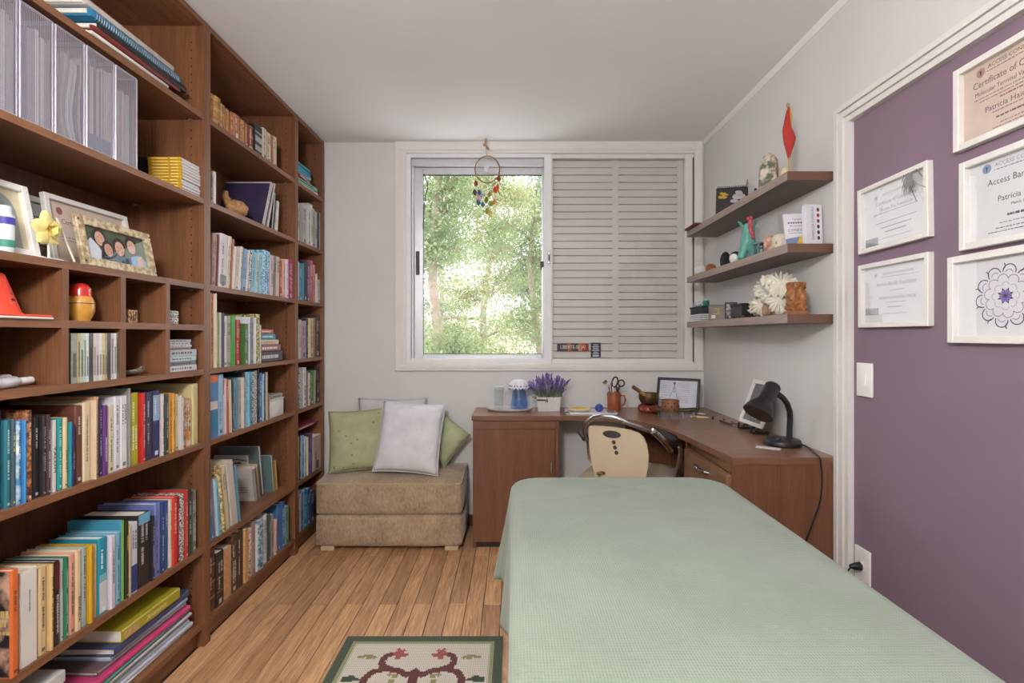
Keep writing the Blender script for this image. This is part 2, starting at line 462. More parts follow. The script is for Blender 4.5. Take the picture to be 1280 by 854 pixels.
# ---------------------------------------------------------------- pendant globe lamp of the room (hangs beside the viewpoint, above the picture)
lx, ly, lz, watts = PENDANT
root = thing('pendant_lamp', (lx, ly, H), 'white glass globe pendant hanging from the ceiling in the room centre', 'lamp')
MB().lathe([(.045, -.028), (.05, 0)], 24, Matrix.Translation((lx, ly, H))).build('ceiling_rose', M_WHITE, root, smooth=True)
MB().tube([(lx, ly, H - .02), (lx, ly, lz + .15)], .004, 8).build('cord', M_WHITE, root, smooth=True)
MB().lathe([(.05, lz + .135), (.045, lz + .165), (.012, lz + .175)], 20, Matrix.Translation((lx, ly, 0))).build('holder', M_STEEL, root, smooth=True)
em, nt, bs = new_mat('lamp_globe'); bs.inputs['Base Color'].default_value = (.9, .9, .88, 1)
bs.inputs['Emission Color'].default_value = (1, .975, .95, 1); bs.inputs['Emission Strength'].default_value = watts
MB().ball((lx, ly, lz), .15, n=18).build('globe', em, root, smooth=True, angle=80)

# ================================================================ outside: hillside, trees
M_HILL = plain((196, 176, 160), .95, var=.3, scale=.6, name='dry_hillside')
hv = []; hf = []
for j in range(9):
    for i in range(13):
        X = -24 + i * 4.0; Y = 12 + j * 4.0
        hv.append((X, Y, -5 + (Y - 12) * .26 + .5 * math.sin(X * .5 + Y)))
for j in range(8):
    for i in range(12):
        hf.append((j * 13 + i, j * 13 + i + 1, (j + 1) * 13 + i + 1, (j + 1) * 13 + i))
hill = MB().add(hv, hf).build('hillside', M_HILL, smooth=True, angle=180); struct(hill)
def leaf_mat(name, c1, c2):
    m, nt, b = new_mat(name)
    v = objco(nt); n = noise(nt, v, 1.3, 3)
    r = ramp(nt, n.outputs['Fac'], lin(c1), lin(c2), .35, .65)
    nt.links.new(r.outputs['Color'], b.inputs['Base Color']); b.inputs['Roughness'].default_value = .6
    tr = N(nt, 'ShaderNodeBsdfTranslucent'); nt.links.new(r.outputs['Color'], tr.inputs['Color'])
    mx = N(nt, 'ShaderNodeMixShader'); mx.inputs[0].default_value = .4
    out = [q for q in nt.nodes if q.type == 'OUTPUT_MATERIAL'][0]
    nt.links.new(b.outputs[0], mx.inputs[1]); nt.links.new(tr.outputs[0], mx.inputs[2]); nt.links.new(mx.outputs[0], out.inputs['Surface'])
    return m
M_BARK = plain((150, 134, 118), .9, var=.25, scale=8, bump_s=.4, bump_scale=30, name='pale_bark')
LEAVES = [leaf_mat('leaf_mid', (102, 120, 82), (162, 174, 126)), leaf_mat('leaf_grey', (128, 142, 124), (178, 188, 166)), leaf_mat('leaf_yellow', (130, 138, 88), (186, 188, 136))]  # leaf colours paled so that outdoor haze is painted in
def tree(x, y, z0, htop, spread, lm, label, nb, nleaf, seed, lsize=.09):
    rnd = random.Random(seed)
    root = thing('tree', (x, y, z0), label, 'tree', 'trees outside the window')
    tr = MB(); tips = []
    pts = [Vector((x + .15 * math.sin(i * 1.3 + seed), y + .1 * math.cos(i * 1.7 + seed), z0 + (htop - z0) * i / 8)) for i in range(9)]
    tr.tube(pts, [.16 - .0165 * i for i in range(9)], 8)
    br = MB()
    for k in range(nb):
        t = rnd.uniform(.15, .98); i = min(7, int(t * 8)); p = pts[i].lerp(pts[i + 1], t * 8 - i)
        a = rnd.uniform(0, 6.283); L = spread * rnd.uniform(.45, 1.0) * (1.05 - .45 * t)
        d = Vector((math.cos(a), math.sin(a), rnd.uniform(.15, .75))).normalized()
        q = [p + d * L * s + Vector((0, 0, -.22 * L * s * s)) + Vector((rnd.uniform(-1, 1), rnd.uniform(-1, 1), rnd.uniform(-1, 1))) * .05 * s for s in (0, .33, .66, 1)]
        br.tube(q, [.035, .025, .016, .006], 5)
        tips += [(q[2], .40), (q[3], .50), (q[1].lerp(q[2], .5), .3)]
        for m_ in range(2):
            d2 = Vector((rnd.uniform(-1, 1), rnd.uniform(-1, 1), rnd.uniform(-.3, .8))).normalized()
            e = q[2] + d2 * L * .45
            br.tube([q[2], q[2].lerp(e, .5) + Vector((0, 0, .03)), e], [.014, .009, .004], 4)
            tips.append((e, .42))
    tr.build('trunk', M_BARK, root, smooth=True)
    br.build('branches', M_BARK, root, smooth=True)['kind'] = 'stuff'
    lf = MB()
    for k in range(nleaf):
        c_, rr = tips[rnd.randrange(len(tips))]
        o = Vector((rnd.gauss(0, 1), rnd.gauss(0, 1), rnd.gauss(0, .75))) * rr * .55
        p = c_ + o
        d = Vector((rnd.uniform(-1, 1), rnd.uniform(-1, 1), rnd.uniform(-1.3, .2))).normalized()
        s = d.cross(Vector((rnd.uniform(-1, 1), rnd.uniform(-1, 1), rnd.uniform(-1, 1)))).normalized()
        L = lsize * rnd.uniform(.6, 1.3); W = L * .2
        lf.v += [p, p + d * L * .5 + s * W, p + d * L, p + d * L * .5 - s * W]
        bb = len(lf.v) - 4
        lf.f.append([bb, bb + 1, bb + 2, bb + 3]); lf.m.append(0)
    lf.build('foliage', lm, root)['kind'] = 'stuff'
tree(-.95, 6.5, -5, 4.3, 1.15, LEAVES[0], 'feathery green tree outside the window, near its frame edge', 46, 30000, 3, .062)
tree(.42, 8.9, -5, 3.6, 1.35, LEAVES[0], 'bushy green tree outside beside the centre mullion', 50, 36000, 8, .068)
tree(-.62, 11.7, -5, 5.8, 1.75, LEAVES[2], 'yellow-green tree in the middle of the window view', 54, 36000, 5, .085)
tree(1.0, 14.8, -4, 7.0, 2.0, LEAVES[1], 'grey-green tree standing behind the nearer trees outside', 44, 28000, 11, .10)
tree(-3.0, 19.5, -4, 7.0, 2.2, LEAVES[1], 'pale distant tree seen through the upper window pane', 40, 24000, 14, .10)
# ================================================================ bookcases along the left wall
XB, XBK = -1.235, -1.556                          # front edge plane and back panel
ZS = [.098, .396, .814, 1.105, 1.445, 1.785, 2.12]  # tops of the shelves
ST = .021
M_PIN = plain((180, 178, 172), .3, .8, name='shelf_pin_metal')
def bookcase(ya, yb, label, z_list):
    root = thing('bookcase', ((XB + XBK) / 2, (ya + yb) / 2, 0), label, 'bookcase', 'fitted bookcases along the wall')
    for y in (ya, yb - .02):
        MB().box(XBK, XB, y, y + .02, 0, 2.496).build('side_panel', M_WOODV, root)
    MB().box(XBK - .006, XBK, ya, yb, 0, 2.496).build('back_panel', M_WOODV, root)
    MB().box(XBK, XB - .001, ya + .02, yb - .02, 2.474, 2.496).build('top_panel', M_WOODH, root)
    MB().box(XB - .045, XB - .03, ya + .02, yb - .02, 0, ZS[0] - ST).build('plinth', M_WOODH, root)
    for z in z_list:
        MB().box(XBK, XB - .001, ya + .02, yb - .02, z - ST, z).build('shelf', M_WOODH, root)
    pin = MB()
    for z in z_list[1:]:
        for x in (XB - .05, XBK + .05):
            pin.box(x - .006, x + .006, yb - .032, yb - .02, z - ST - .008, z - ST)
    p = pin.build('shelf_pins', M_PIN, root); p['kind'] = 'stuff'
    hol = MB()
    for z in [.2 + i * .032 for i in range(70)]:
        if not any(abs(z - q + ST / 2) < .03 for q in z_list):
            hol.box(XB - .053, XB - .048, yb - .0205, yb - .0195, z - .0025, z + .0025)
    p = hol.build('pin_holes', plain((48, 30, 20), .8), root); p['kind'] = 'stuff'
    return root
B1 = bookcase(1.140, 1.979, 'tall brown bookcase with small cubbyholes and magazine boxes', ZS)
B2 = bookcase(1.979, 2.790, 'tall brown bookcase with the purple album on an upper shelf', ZS)
B3 = bookcase(2.790, 3.191, 'narrow brown bookcase standing in the corner behind the ottoman', ZS)
# cubbyholes of the first bookcase
ZC = 1.282
MB().box(XBK, XB - .001, 1.160, 1.959, ZC - ST, ZC).build('cubby_shelf', M_WOODH, B1)
for y in (1.3455, 1.5456, 1.746):
    MB().box(XBK, XB - .001, y, y + .0195, ZC, 1.445 - ST).build('cubby_divider', M_WOODV, B1)
    MB().box(XBK, XB - .001, y, y + .0195, 1.105, ZC - ST).build('cubby_divider', M_WOODV, B1)

# ---------------------------------------------------------------- books
def lum(c): return .3 * c[0] + .59 * c[1] + .11 * c[2]
def spine_y(px, rec=.012): return F * (-(XB - rec)) / (CX - px)
_tc = {}
def title_mat(c): return plain(c, .55, var=.03)
def book_parts(root, M, t, h, d, rgb, brnd, pages=M_PAPER, band=None, title=None, text=None, rough=.42, worn=False, patt=None):
    # local frame of a standing book: spine at x=0 facing +x, depth to -x, thickness along +y, height +z
    c = .0022 if t > .008 else .0012; e = min(.004, t * .3)
    mb = MB()
    mb.prism([(-d, 0), (-e, 0), (0, e), (0, t - e), (-e, t), (-d, t), (-d, t - c), (-.004, t - c), (-.004, c), (-d, c)], 0, h, M)
    cov = patt or plain(rgb, rough, var=.16 if worn else .06, scale=60 if worn else 14, bump_s=.25 if worn else 0, bump_scale=120)
    mb.build('cover', cov, root)
    MB().box(-d + .004, -.003, c, t - c, .003, h - .004, M).build('pages', pages, root)
    if band:
        for (za, zb, bc) in band:
            MB().box(-.0005, .0005, e * .7, t - e * .7, h * za, h * zb, M).build('spine_band', plain(bc, rough), root)
    if title is False or t < .007: return
    tcol = title if title else (tuple(int(.72 * 225 + .28 * q) for q in rgb) if lum(rgb) < 125 else tuple(int(.62 * 50 + .38 * q) for q in rgb))
    b = MB()
    if text:
        txt, za, zb, frac = text
        L = (zb - za) * h
        sz = t * frac
        MM = M @ Matrix.Translation((.0007, t / 2, h * (za + zb) / 2)) @ Matrix.Rotation(R(90), 4, 'X') @ Matrix.Rotation(R(90), 4, 'Y')
        MM = M @ Matrix(((0, 0, 1, .0007), (0, 1, 0, t / 2), (-1, 0, 0, h * (za + zb) / 2), (0, 0, 0, 1)))
        k = L / (len(txt) * .62 * sz)
        text_mb(b, txt, sz, MM @ Matrix.Diagonal((k, 1, 1, 1)))
    else:
        # two runs of small irregular strokes, like print too small to read
        cols = 2 if t > .024 else 1
        for (za, zb) in ((.90 - brnd.uniform(0, .1), .62), (.54, .24 + brnd.uniform(-.08, .1))):
            if brnd.random() < .15: continue
            for q in range(cols):
                z = h * za; wd = t * brnd.uniform(.17, .30) / (1.25 if cols == 2 else 1)
                yc = t * (.5 if cols == 1 else (.34 + .34 * q))
                if cols == 2 and q == 1 and brnd.random() < .5: continue
                while z > h * zb:
                    L = brnd.uniform(.0015, .0055)
                    ww = wd * brnd.uniform(.75, 1.0)
                    b.box(-.0003, .0007, yc - ww / 2, yc + ww / 2, max(z - L, h * zb * .9), z, M)
                    z -= L + (brnd.uniform(.0012, .002) if brnd.random() < .8 else .005)
        if brnd.random() < .75:
            b.box(-.0003, .0007, t * .32, t * .68, h * .035, h * .035 + t * .4, M)
    if b.v: b.build('spine_print', title_mat(tcol), root)['kind'] = 'stuff'

seen_labels = {}
def uniq(s):
    k = seen_labels.get(s, 0); seen_labels[s] = k + 1
    return s if k == 0 else s.replace(' on ', ' (%s) on ' % ['', 'next copy', 'third copy', 'fourth copy'][min(k, 3)], 1)
BK = {}
def row(shelf_z, crop, items, where, group, ylim, name='book', zmax=None, noun='book', dep=None):
    """crop = (x0, y0, scale) of the enlarged view the stations were read from; items: (x0, x1, ytop, short, rgb, options)"""
    x0c, y0c, sc = crop
    prev_end = ylim[0] + .001
    n = len(items)
    for i, it in enumerate(items):
        xl, xr, yt, short, rgb = it[:5]; op = it[5] if len(it) > 5 else {}
        brnd = random.Random(hash((round(shelf_z, 3), i, int(xl))) & 0xffff)
        rec = op.get('rec', brnd.uniform(.004, .020))
        pa, pb = x0c + xl / sc, x0c + xr / sc
        ya, yb = spine_y(pa, rec), spine_y(pb, rec)
        ya = max(ya, prev_end); yb = max(yb, ya + .006); yb = min(yb, ylim[1] - .001)
        t = yb - ya - .0006
        if t < .004: continue
        ym = (ya + yb) / 2
        ztop = EYE + (CY - (y0c + yt / sc)) * ym / F
        h = max(.07, min(ztop - shelf_z, (zmax or 9) - shelf_z - .006))
        d = min(op.get('d', max(.11, min(.27, h * brnd.uniform(.64, .72)))), .305)
        lean = R(op.get('lean', 0.0))
        px_ = items[i - 1][3] if i > 0 else None; nx_ = items[i + 1][3] if i < n - 1 else None
        sides = ('between %s and %s' % (px_, nx_) if px_ and nx_ and px_ != nx_ else ('between two %s ones' % px_ if px_ and nx_ else ('at row end by %s' % (nx_ or px_) if (nx_ or px_) else '')))
        det = op.get('det')
        lab = '%s %s %s on %s' % (short, op.get('noun', noun), det if det else sides, where)
        lab = uniq(lab)
        root = thing(op.get('name', name), (XB - rec, ya, shelf_z), lab, op.get('cat', 'book'), group)
        M = Matrix.Translation((XB - rec, ya, shelf_z)) @ Matrix.Rotation(-lean, 4, 'X')
        if lean < 0: M = Matrix.Translation((XB - rec, ya + t, shelf_z)) @ Matrix.Rotation(-lean, 4, 'X') @ Matrix.Translation((0, -t, 0))
        if op.get('kind') == 'cd':
            MB().box(-.125, 0, 0, t, 0, h, M).build('case', plain(rgb, .25, var=.12, scale=60), root)
            b = MB(); q = 0
            b.box(-.0002, .0006, t * .25, t * .75, h * .12, h * brnd.uniform(.5, .9), M)
            b.build('insert_print', plain(shade3(rgb, .62), .4, var=.3, scale=250), root)['kind'] = 'stuff'
        else:
            book_parts(root, M, t, h, d, rgb, brnd, pages=op.get('pages', M_PAPER if brnd.random() < .7 else M_PAPERC), band=op.get('band'), title=op.get('title'), text=op.get('text'),
                       worn=op.get('worn', False), rough=op.get('rough', .42), patt=op.get('patt'))
        BK[(round(shelf_z, 2), where, i)] = root
        prev_end = yb if not lean else max(prev_end, yb - abs(math.tan(lean)) * 0)
def shade3(c, k): return tuple(max(0, min(255, x * k)) for x in c)
def pattern_mat(name, c1, c2, scale=60, lo=.4, hi=.6, rough=.5):
    m, nt, b = new_mat(name)
    v = objco(nt); n = noise(nt, v, scale, 3)
    r = ramp(nt, n.outputs['Fac'], lin(c1), lin(c2), lo, hi)
    nt.links.new(r.outputs['Color'], b.inputs['Base Color']); b.inputs['Roughness'].default_value = rough
    return m
P_COPPER = pattern_mat('copper_print', (70, 34, 22), (186, 122, 78), 70)
P_CLOUD = pattern_mat('cloud_print', (70, 140, 190), (232, 238, 240), 25)
P_BW = pattern_mat('black_white_print', (30, 28, 30), (220, 216, 210), 160)
P_FLORAL = pattern_mat('floral_print', (150, 60, 66), (228, 220, 214), 70, .35, .5)
P_BLUESPECK = pattern_mat('speckled_blue_print', (62, 130, 178), (190, 222, 236), 120)
P_LEATHER = pattern_mat('worn_brown_leather', (46, 28, 20), (120, 86, 58), 45, .3, .75, .6)
P_LEATHERT = pattern_mat('worn_tan_leather', (132, 84, 44), (206, 164, 104), 55, .3, .7, .6)
P_COVER = pattern_mat('collage_cover_print', (46, 40, 44), (214, 172, 150), 16, .42, .58)
P_PEACH = pattern_mat('peach_amber_print', (198, 128, 46), (226, 206, 190), 40)

Y1 = (1.160, 1.959); Y2 = (1.999, 2.770); Y3 = (2.810, 3.171)
W_F1 = 'shelf under the CDs'; W_G1 = 'the low cubbyhole bookcase shelf'
C_A, C_B, C_C = (0, 480, 4.744), (80, 475, 5.89), (155, 470, 6.57)
def px(c, items):                                 # stations of an enlarged view -> photograph stations
    return [(c[0] + i[0] / c[2], c[0] + i[1] / c[2], c[1] + i[2] / c[2]) + tuple(i[3:]) for i in items]
ROWF1 = px(C_A, [
 (-30, 14, 160, 'navy', (44, 60, 104)),
 (16, 70, 215, 'deep teal', (40, 108, 120), {'det': 'thick with white print'}),
 (70, 101, 210, 'slate', (66, 92, 104), {'title': (206, 190, 70)}),
 (102, 132, 220, 'cloud printed', (150, 190, 210), {'patt': P_CLOUD}),
 (132, 160, 215, 'bright blue', (62, 132, 190)),
 (160, 197, 158, 'copper patterned', (128, 82, 56), {'patt': P_COPPER, 'd': .21}),
 (198, 238, 195, 'black', (38, 36, 38)),
 (238, 278, 190, 'charcoal', (46, 42, 42)),
 (278, 307, 183, 'maroon edged', (66, 44, 48)),
 (308, 341, 215, 'white', (214, 212, 208), {'text': ('YALOM', .28, .62, .62), 'title': (60, 58, 60), 'det': 'lettered YALOM'}),
 (342, 376, 205, 'turquoise', (34, 146, 146)),
 (376, 408, 200, 'sand', (206, 188, 146)),
 (408, 420, 225, 'thin teal', (40, 132, 142))]) + px(C_B, [
 (55, 85, 325, 'indigo', (38, 40, 88)),
 (85, 140, 190, 'tall maroon', (106, 64, 50), {'d': .26, 'det': 'deep hardback with brown spine'}),
 (140, 200, 168, 'ivory', (212, 196, 164), {'text': ('O Homem e seus S\u00edmbolos - Carl G. Jung', .14, .95, .30), 'title': (110, 88, 62), 'd': .22}),
 (200, 228, 152, 'cream patterned', (206, 184, 156)),
 (228, 262, 124, 'light tan', (184, 140, 106), {'d': .25}),
 (262, 285, 145, 'dark indigo', (50, 40, 76)),
 (285, 328, 188, 'purple', (98, 50, 122), {'title': (222, 212, 228)}),
 (328, 372, 186, 'pale sand', (212, 200, 176)),
 (372, 415, 122, 'thick white', (212, 210, 216), {'d': .2}),
 (415, 470, 118, 'plain white', (222, 220, 224), {'d': .2}),
 (470, 488, 62, 'tall grey', (134, 134, 126), {'d': .28, 'noun': 'ring folder', 'name': 'ring_folder', 'cat': 'folder'})]) + px(C_C, [
 (52, 122, 140, 'olive yellow', (178, 172, 52), {'title': (236, 232, 190)}),
 (122, 182, 140, 'red', (176, 38, 34), {'d': .2}),
 (182, 235, 135, 'dark slate', (62, 58, 82)),
 (235, 298, 120, 'navy', (52, 52, 98), {'band': [(.55, .93, (140, 170, 196))], 'det': 'with pale blue upper spine', 'title': (220, 222, 230)}),
 (298, 335, 150, 'pale mauve', (196, 180, 180)),
 (335, 371, 150, 'dark green', (44, 66, 58)),
 (372, 400, 140, 'orange', (206, 140, 70)),
 (400, 422, 143, 'amber', (216, 160, 66)),
 (422, 445, 150, 'pale yellow', (216, 204, 150)),
 (445, 475, 165, 'pale grey', (196, 190, 190)),
 (475, 502, 175, 'silver grey', (182, 176, 178)),
 (502, 555, 186, 'peach printed', (214, 184, 160), {'patt': P_PEACH}),
 (565, 612, 66, 'tall cream', (206, 194, 142), {'d': .28, 'noun': 'box file', 'name': 'box_file', 'cat': 'file', 'title': False, 'det': 'with round finger hole'})])
row(ZS[2], (0, 0, 1), ROWF1, W_F1, 'books on the shelf under the CDs', Y1, zmax=1.084)

C_D, C_E, C_G = (0, 680, 4.91), (80, 640, 5.69), (150, 600, 5.69)
ROWG1 = px(C_D, [
 (70, 121, 160, 'orange spined', (206, 104, 52), {'rec': .0, 'd': .16, 'det': 'with a photo collage cover'}),
 (126, 236, 158, 'thick white', (216, 212, 206), {'text': ('UMA NOVA HIST\u00d3RIA', .55, .8, .12), 'title': (120, 116, 110)}),
 (240, 292, 140, 'cream', (202, 178, 134)),
 (297, 335, 125, 'beige', (206, 176, 122), {'title': (92, 54, 40)}),
 (335, 371, 105, 'maroon topped', (44, 36, 40), {'text': ('ESTRESSADINHA', .12, .62, .5), 'title': (220, 214, 208), 'band': [(.66, .97, (96, 32, 38))]}),
 (372, 393, 95, 'pale grey', (190, 186, 186)),
 (393, 427, 85, 'green', (38, 118, 84)),
 (427, 465, 66, 'salmon pink', (206, 150, 130))]) + px(C_E, [
 (80, 128, 275, 'buff', (214, 188, 152), {'text': ('ENTENDA', .12, .42, .5), 'title': (62, 54, 40)}),
 (128, 166, 255, 'grey blue', (160, 176, 176)),
 (168, 214, 235, 'mustard', (194, 150, 32), {'title': False}),
 (215, 238, 232, 'oatmeal', (206, 178, 130)),
 (239, 312, 182, 'teal topped', (34, 140, 166), {'band': [(.02, .42, (206, 208, 206)), (.42, .52, (120, 180, 192))], 'title': (220, 232, 236)}),
 (315, 371, 172, 'lilac white', (204, 198, 212), {'text': ('O LUGAR DO AMOR', .34, .80, .34), 'title': (50, 46, 62), 'det': 'lettered O LUGAR DO AMOR'}),
 (372, 404, 142, 'light blue', (124, 176, 198)),
 (405, 430, 62, 'lime green', (70, 146, 172), {'d': .17, 'band': [(.0, 1.0, (140, 196, 84))], 'title': False, 'det': 'spined book with blue cover'}),
 (432, 465, 66, 'black', (46, 46, 36), {'title': (204, 190, 60)})]) + px(C_G, [
 (55, 76, 318, 'tan', (194, 166, 132)),
 (77, 129, 305, 'two tone', (200, 204, 214), {'band': [(.02, .40, (46, 62, 120))], 'det': 'with navy lower spine'}),
 (130, 217, 236, 'thick black', (50, 42, 38), {'band': [(.86, .995, (110, 172, 206))], 'd': .2, 'det': 'with light blue top band'}),
 (218, 249, 255, 'black', (40, 40, 48)),
 (250, 290, 168, 'periwinkle', (112, 122, 184), {'d': .2}),
 (290, 319, 168, 'navy', (44, 62, 108)),
 (320, 345, 150, 'royal blue', (52, 84, 150)),
 (346, 374, 140, 'cream', (206, 192, 172)),
 (375, 411, 120, 'scarlet', (208, 60, 46), {'text': ('AL\u00c9M DO TEMPO', .45, .92, .42), 'title': (240, 214, 200)}),
 (412, 428, 118, 'dark red', (132, 40, 44)),
 (429, 460, 100, 'monochrome', (90, 86, 88), {'patt': P_BW}),
 (460, 488, 76, 'red', (184, 52, 46)),
 (488, 514, 66, 'bottle green', (46, 56, 48)),
 (515, 545, 72, 'grey', (120, 116, 106))])
row(ZS[1], (0, 0, 1), ROWG1, W_G1, 'books on the low shelf', Y1, zmax=.79)
# collage print on the near cover of the first book
b0 = BK[(round(ZS[1], 2), W_G1, 0)]
_o = b0.location
MB().box(_o.x - .152, _o.x - .005, _o.y - .0006, _o.y, _o.z + .004, _o.z + .262).build('collage_cover', P_COVER, b0)
_b = MB()
for (za, hh) in ((.150, .017), (.128, .015), (.108, .008)):
    x_ = _o.x - .125; _r = random.Random(int(za * 1000))
    while x_ < _o.x - .012:
        L = _r.uniform(.005, .010); _b.box(x_, x_ + L, _o.y - .0011, _o.y - .0005, _o.z + za, _o.z + za + hh); x_ += L + .0025
_b.build('cover_print', plain((216, 190, 120), .5), b0)['kind'] = 'stuff'

# CDs in the cubbyhole
C_CD = (80, 340, 6.1)
cds = [(40, 52, 468, 'black', (40, 38, 38)), (53, 105, 468, 'grey green', (150, 154, 142)), (105, 125, 468, 'gold', (200, 176, 120)), (126, 152, 468, 'mint', (176, 194, 178)), (152, 170, 468, 'pale mint', (188, 204, 192)),
       (170, 190, 468, 'icy white', (214, 220, 222)), (190, 225, 468, 'charcoal', (92, 94, 94)), (226, 245, 468, 'ivory', (214, 206, 190)), (245, 268, 468, 'lilac', (202, 192, 204)), (268, 290, 468, 'white', (218, 214, 210)),
       (290, 314, 468, 'straw', (204, 190, 150)), (315, 330, 468, 'olive', (168, 158, 120)), (331, 358, 468, 'dark grey', (84, 80, 82)), (359, 380, 468, 'pale mauve', (200, 186, 194)), (381, 400, 468, 'chalk', (222, 220, 216)), (401, 434, 468, 'speckled', (130, 128, 122))]
row(1.105, C_CD, [c + ({'kind': 'cd', 'name': 'cd_case', 'cat': 'CD case', 'noun': 'CD case', 'rec': .006},) for c in cds], 'cubby row', 'CD cases in the cubbyhole', (1.365, 1.5456))

# second bookcase, top shelf
C_H = (250, 110, 7.77)
row(ZS[6], C_H, [
 (105, 134, 58, 'tan leather', (168, 120, 70), {'patt': P_LEATHERT}), (135, 160, 75, 'ochre', (186, 140, 76), {'patt': P_LEATHERT}), (161, 204, 98, 'gilt tan', (190, 144, 80), {'patt': P_LEATHERT}),
 (205, 245, 165, 'pale tan', (196, 154, 92), {'patt': P_LEATHERT}), (250, 284, 210, 'buff', (186, 140, 90), {'worn': True}), (286, 318, 236, 'brown banded', (146, 98, 60), {'band': [(.3, .45, (196, 150, 100)), (.7, .8, (196, 150, 100))]}),
 (324, 388, 262, 'thick rust', (162, 104, 78), {'worn': True}), (392, 431, 312, 'caramel', (190, 138, 86), {'worn': True}), (433, 468, 348, 'russet', (150, 92, 56), {'worn': True}), (476, 517, 372, 'chestnut', (132, 72, 48), {'band': [(.04, .16, (200, 150, 110)), (.5, .62, (190, 140, 100))]}),
 (520, 607, 372, 'black', (34, 34, 36), {'band': [(.12, .30, (150, 150, 148)), (.42, .62, (160, 160, 158)), (.72, .78, (150, 150, 148))], 'title': False, 'det': 'thick binder with grey labels'}),
 (609, 650, 396, 'cream', (196, 180, 156)), (651, 691, 440, 'ivory', (204, 190, 166)), (692, 716, 462, 'terracotta', (150, 96, 80)), (717, 747, 478, 'pale cream', (200, 186, 164))],
 'top shelf below the ceiling', 'old books on the top shelf', Y2)
# second bookcase, album shelf
C_I = (255, 210, 9.49)
row(ZS[5], C_I, [(72, 108, 80, 'dark', (56, 50, 46)), (112, 150, 46, 'thin white', (214, 208, 202), {'title': False})], 'the purple album shelf', 'books on the album shelf', Y2)
# second bookcase, leaning pastel row
C_J = (255, 280, 8.54)
L7 = 6.0
row(ZS[4], C_J, [
 (48, 72, 120, 'pale green', (180, 186, 164)), (74, 128, 98, 'dusty brown', (158, 120, 106), {'lean': L7 * .5, 'd': .22}), (130, 150, 104, 'plum', (112, 70, 72), {'lean': L7 * .6}), (152, 238, 100, 'thick grey', (200, 194, 196), {'lean': L7 * .6, 'band': [(.06, .24, (120, 124, 120))], 'd': .2}),
 (240, 258, 120, 'off white', (208, 200, 190), {'lean': L7 * .7}), (259, 278, 126, 'cream', (206, 192, 168), {'lean': L7 * .7}), (280, 300, 150, 'red edged', (160, 112, 92), {'lean': L7 * .9}),
 (302, 332, 232, 'white', (208, 200, 194), {'lean': L7, 'title': False}), (333, 364, 234, 'pearl', (198, 190, 184), {'lean': L7}), (365, 398, 232, 'stone', (206, 198, 190), {'lean': L7}), (400, 448, 255, 'cornflower', (126, 158, 196), {'lean': L7}),
 (450, 474, 275, 'white', (206, 200, 194), {'lean': L7}), (475, 500, 278, 'spotted', (150, 130, 120), {'lean': L7, 'patt': P_BW}), (502, 545, 290, 'light blue', (130, 184, 212), {'lean': L7}), (546, 576, 310, 'pale green', (174, 196, 186), {'lean': L7 * .9}),
 (578, 618, 300, 'powder blue', (160, 204, 222), {'lean': L7 * .9}), (620, 690, 278, 'speckled blue', (96, 160, 200), {'lean': L7 * .8, 'patt': P_BLUESPECK}), (704, 738, 330, 'blush', (200, 176, 178), {'lean': L7 * .5}), (739, 768, 340, 'grey', (134, 130, 128), {'lean': L7 * .4}),
 (769, 803, 348, 'straw', (196, 184, 158), {'lean': L7 * .3}), (805, 834, 388, 'rust red', (150, 66, 54)), (836, 868, 376, 'coral white', (206, 160, 146)), (870, 905, 380, 'lilac white', (206, 194, 204)), (908, 952, 376, 'magenta', (160, 34, 88))],
 'the pastel shelf', 'books on the pastel shelf', Y2, zmax=1.764)
# second bookcase, orange and green row
C_K = (255, 360, 8.54)
row(ZS[3], C_K, [
 (40, 104, 55, 'tall orange', (206, 132, 54), {'d': .27}), (105, 124, 60, 'white', (206, 196, 188), {'title': False}), (125, 149, 266, 'yellow', (204, 196, 90)), (150, 170, 262, 'pale green', (160, 176, 140)), (171, 188, 264, 'beige', (206, 196, 176)),
 (190, 206, 268, 'slate blue', (80, 86, 110)), (207, 249, 300, 'white', (210, 206, 204), {'det': 'with black vertical lettering'}), (250, 288, 300, 'grey', (156, 150, 144)), (290, 340, 298, 'leaf green', (66, 150, 44), {'title': (40, 96, 30)}), (342, 390, 340, 'red', (186, 58, 62)),
 (395, 432, 380, 'dark green', (64, 104, 50)), (433, 475, 382, 'moss green', (70, 112, 56)), (476, 500, 310, 'white', (208, 210, 216)), (501, 530, 318, 'steel blue', (134, 142, 160)), (531, 547, 316, 'chalk', (214, 210, 208)),
 (549, 600, 282, 'olive patterned', (120, 126, 84), {'patt': pattern_mat('olive_print', (70, 84, 50), (206, 190, 120), 90), 'd': .24}), (601, 614, 395, 'thin white', (200, 204, 196))],
 'the orange and green shelf', 'books on the orange and green shelf', Y2)
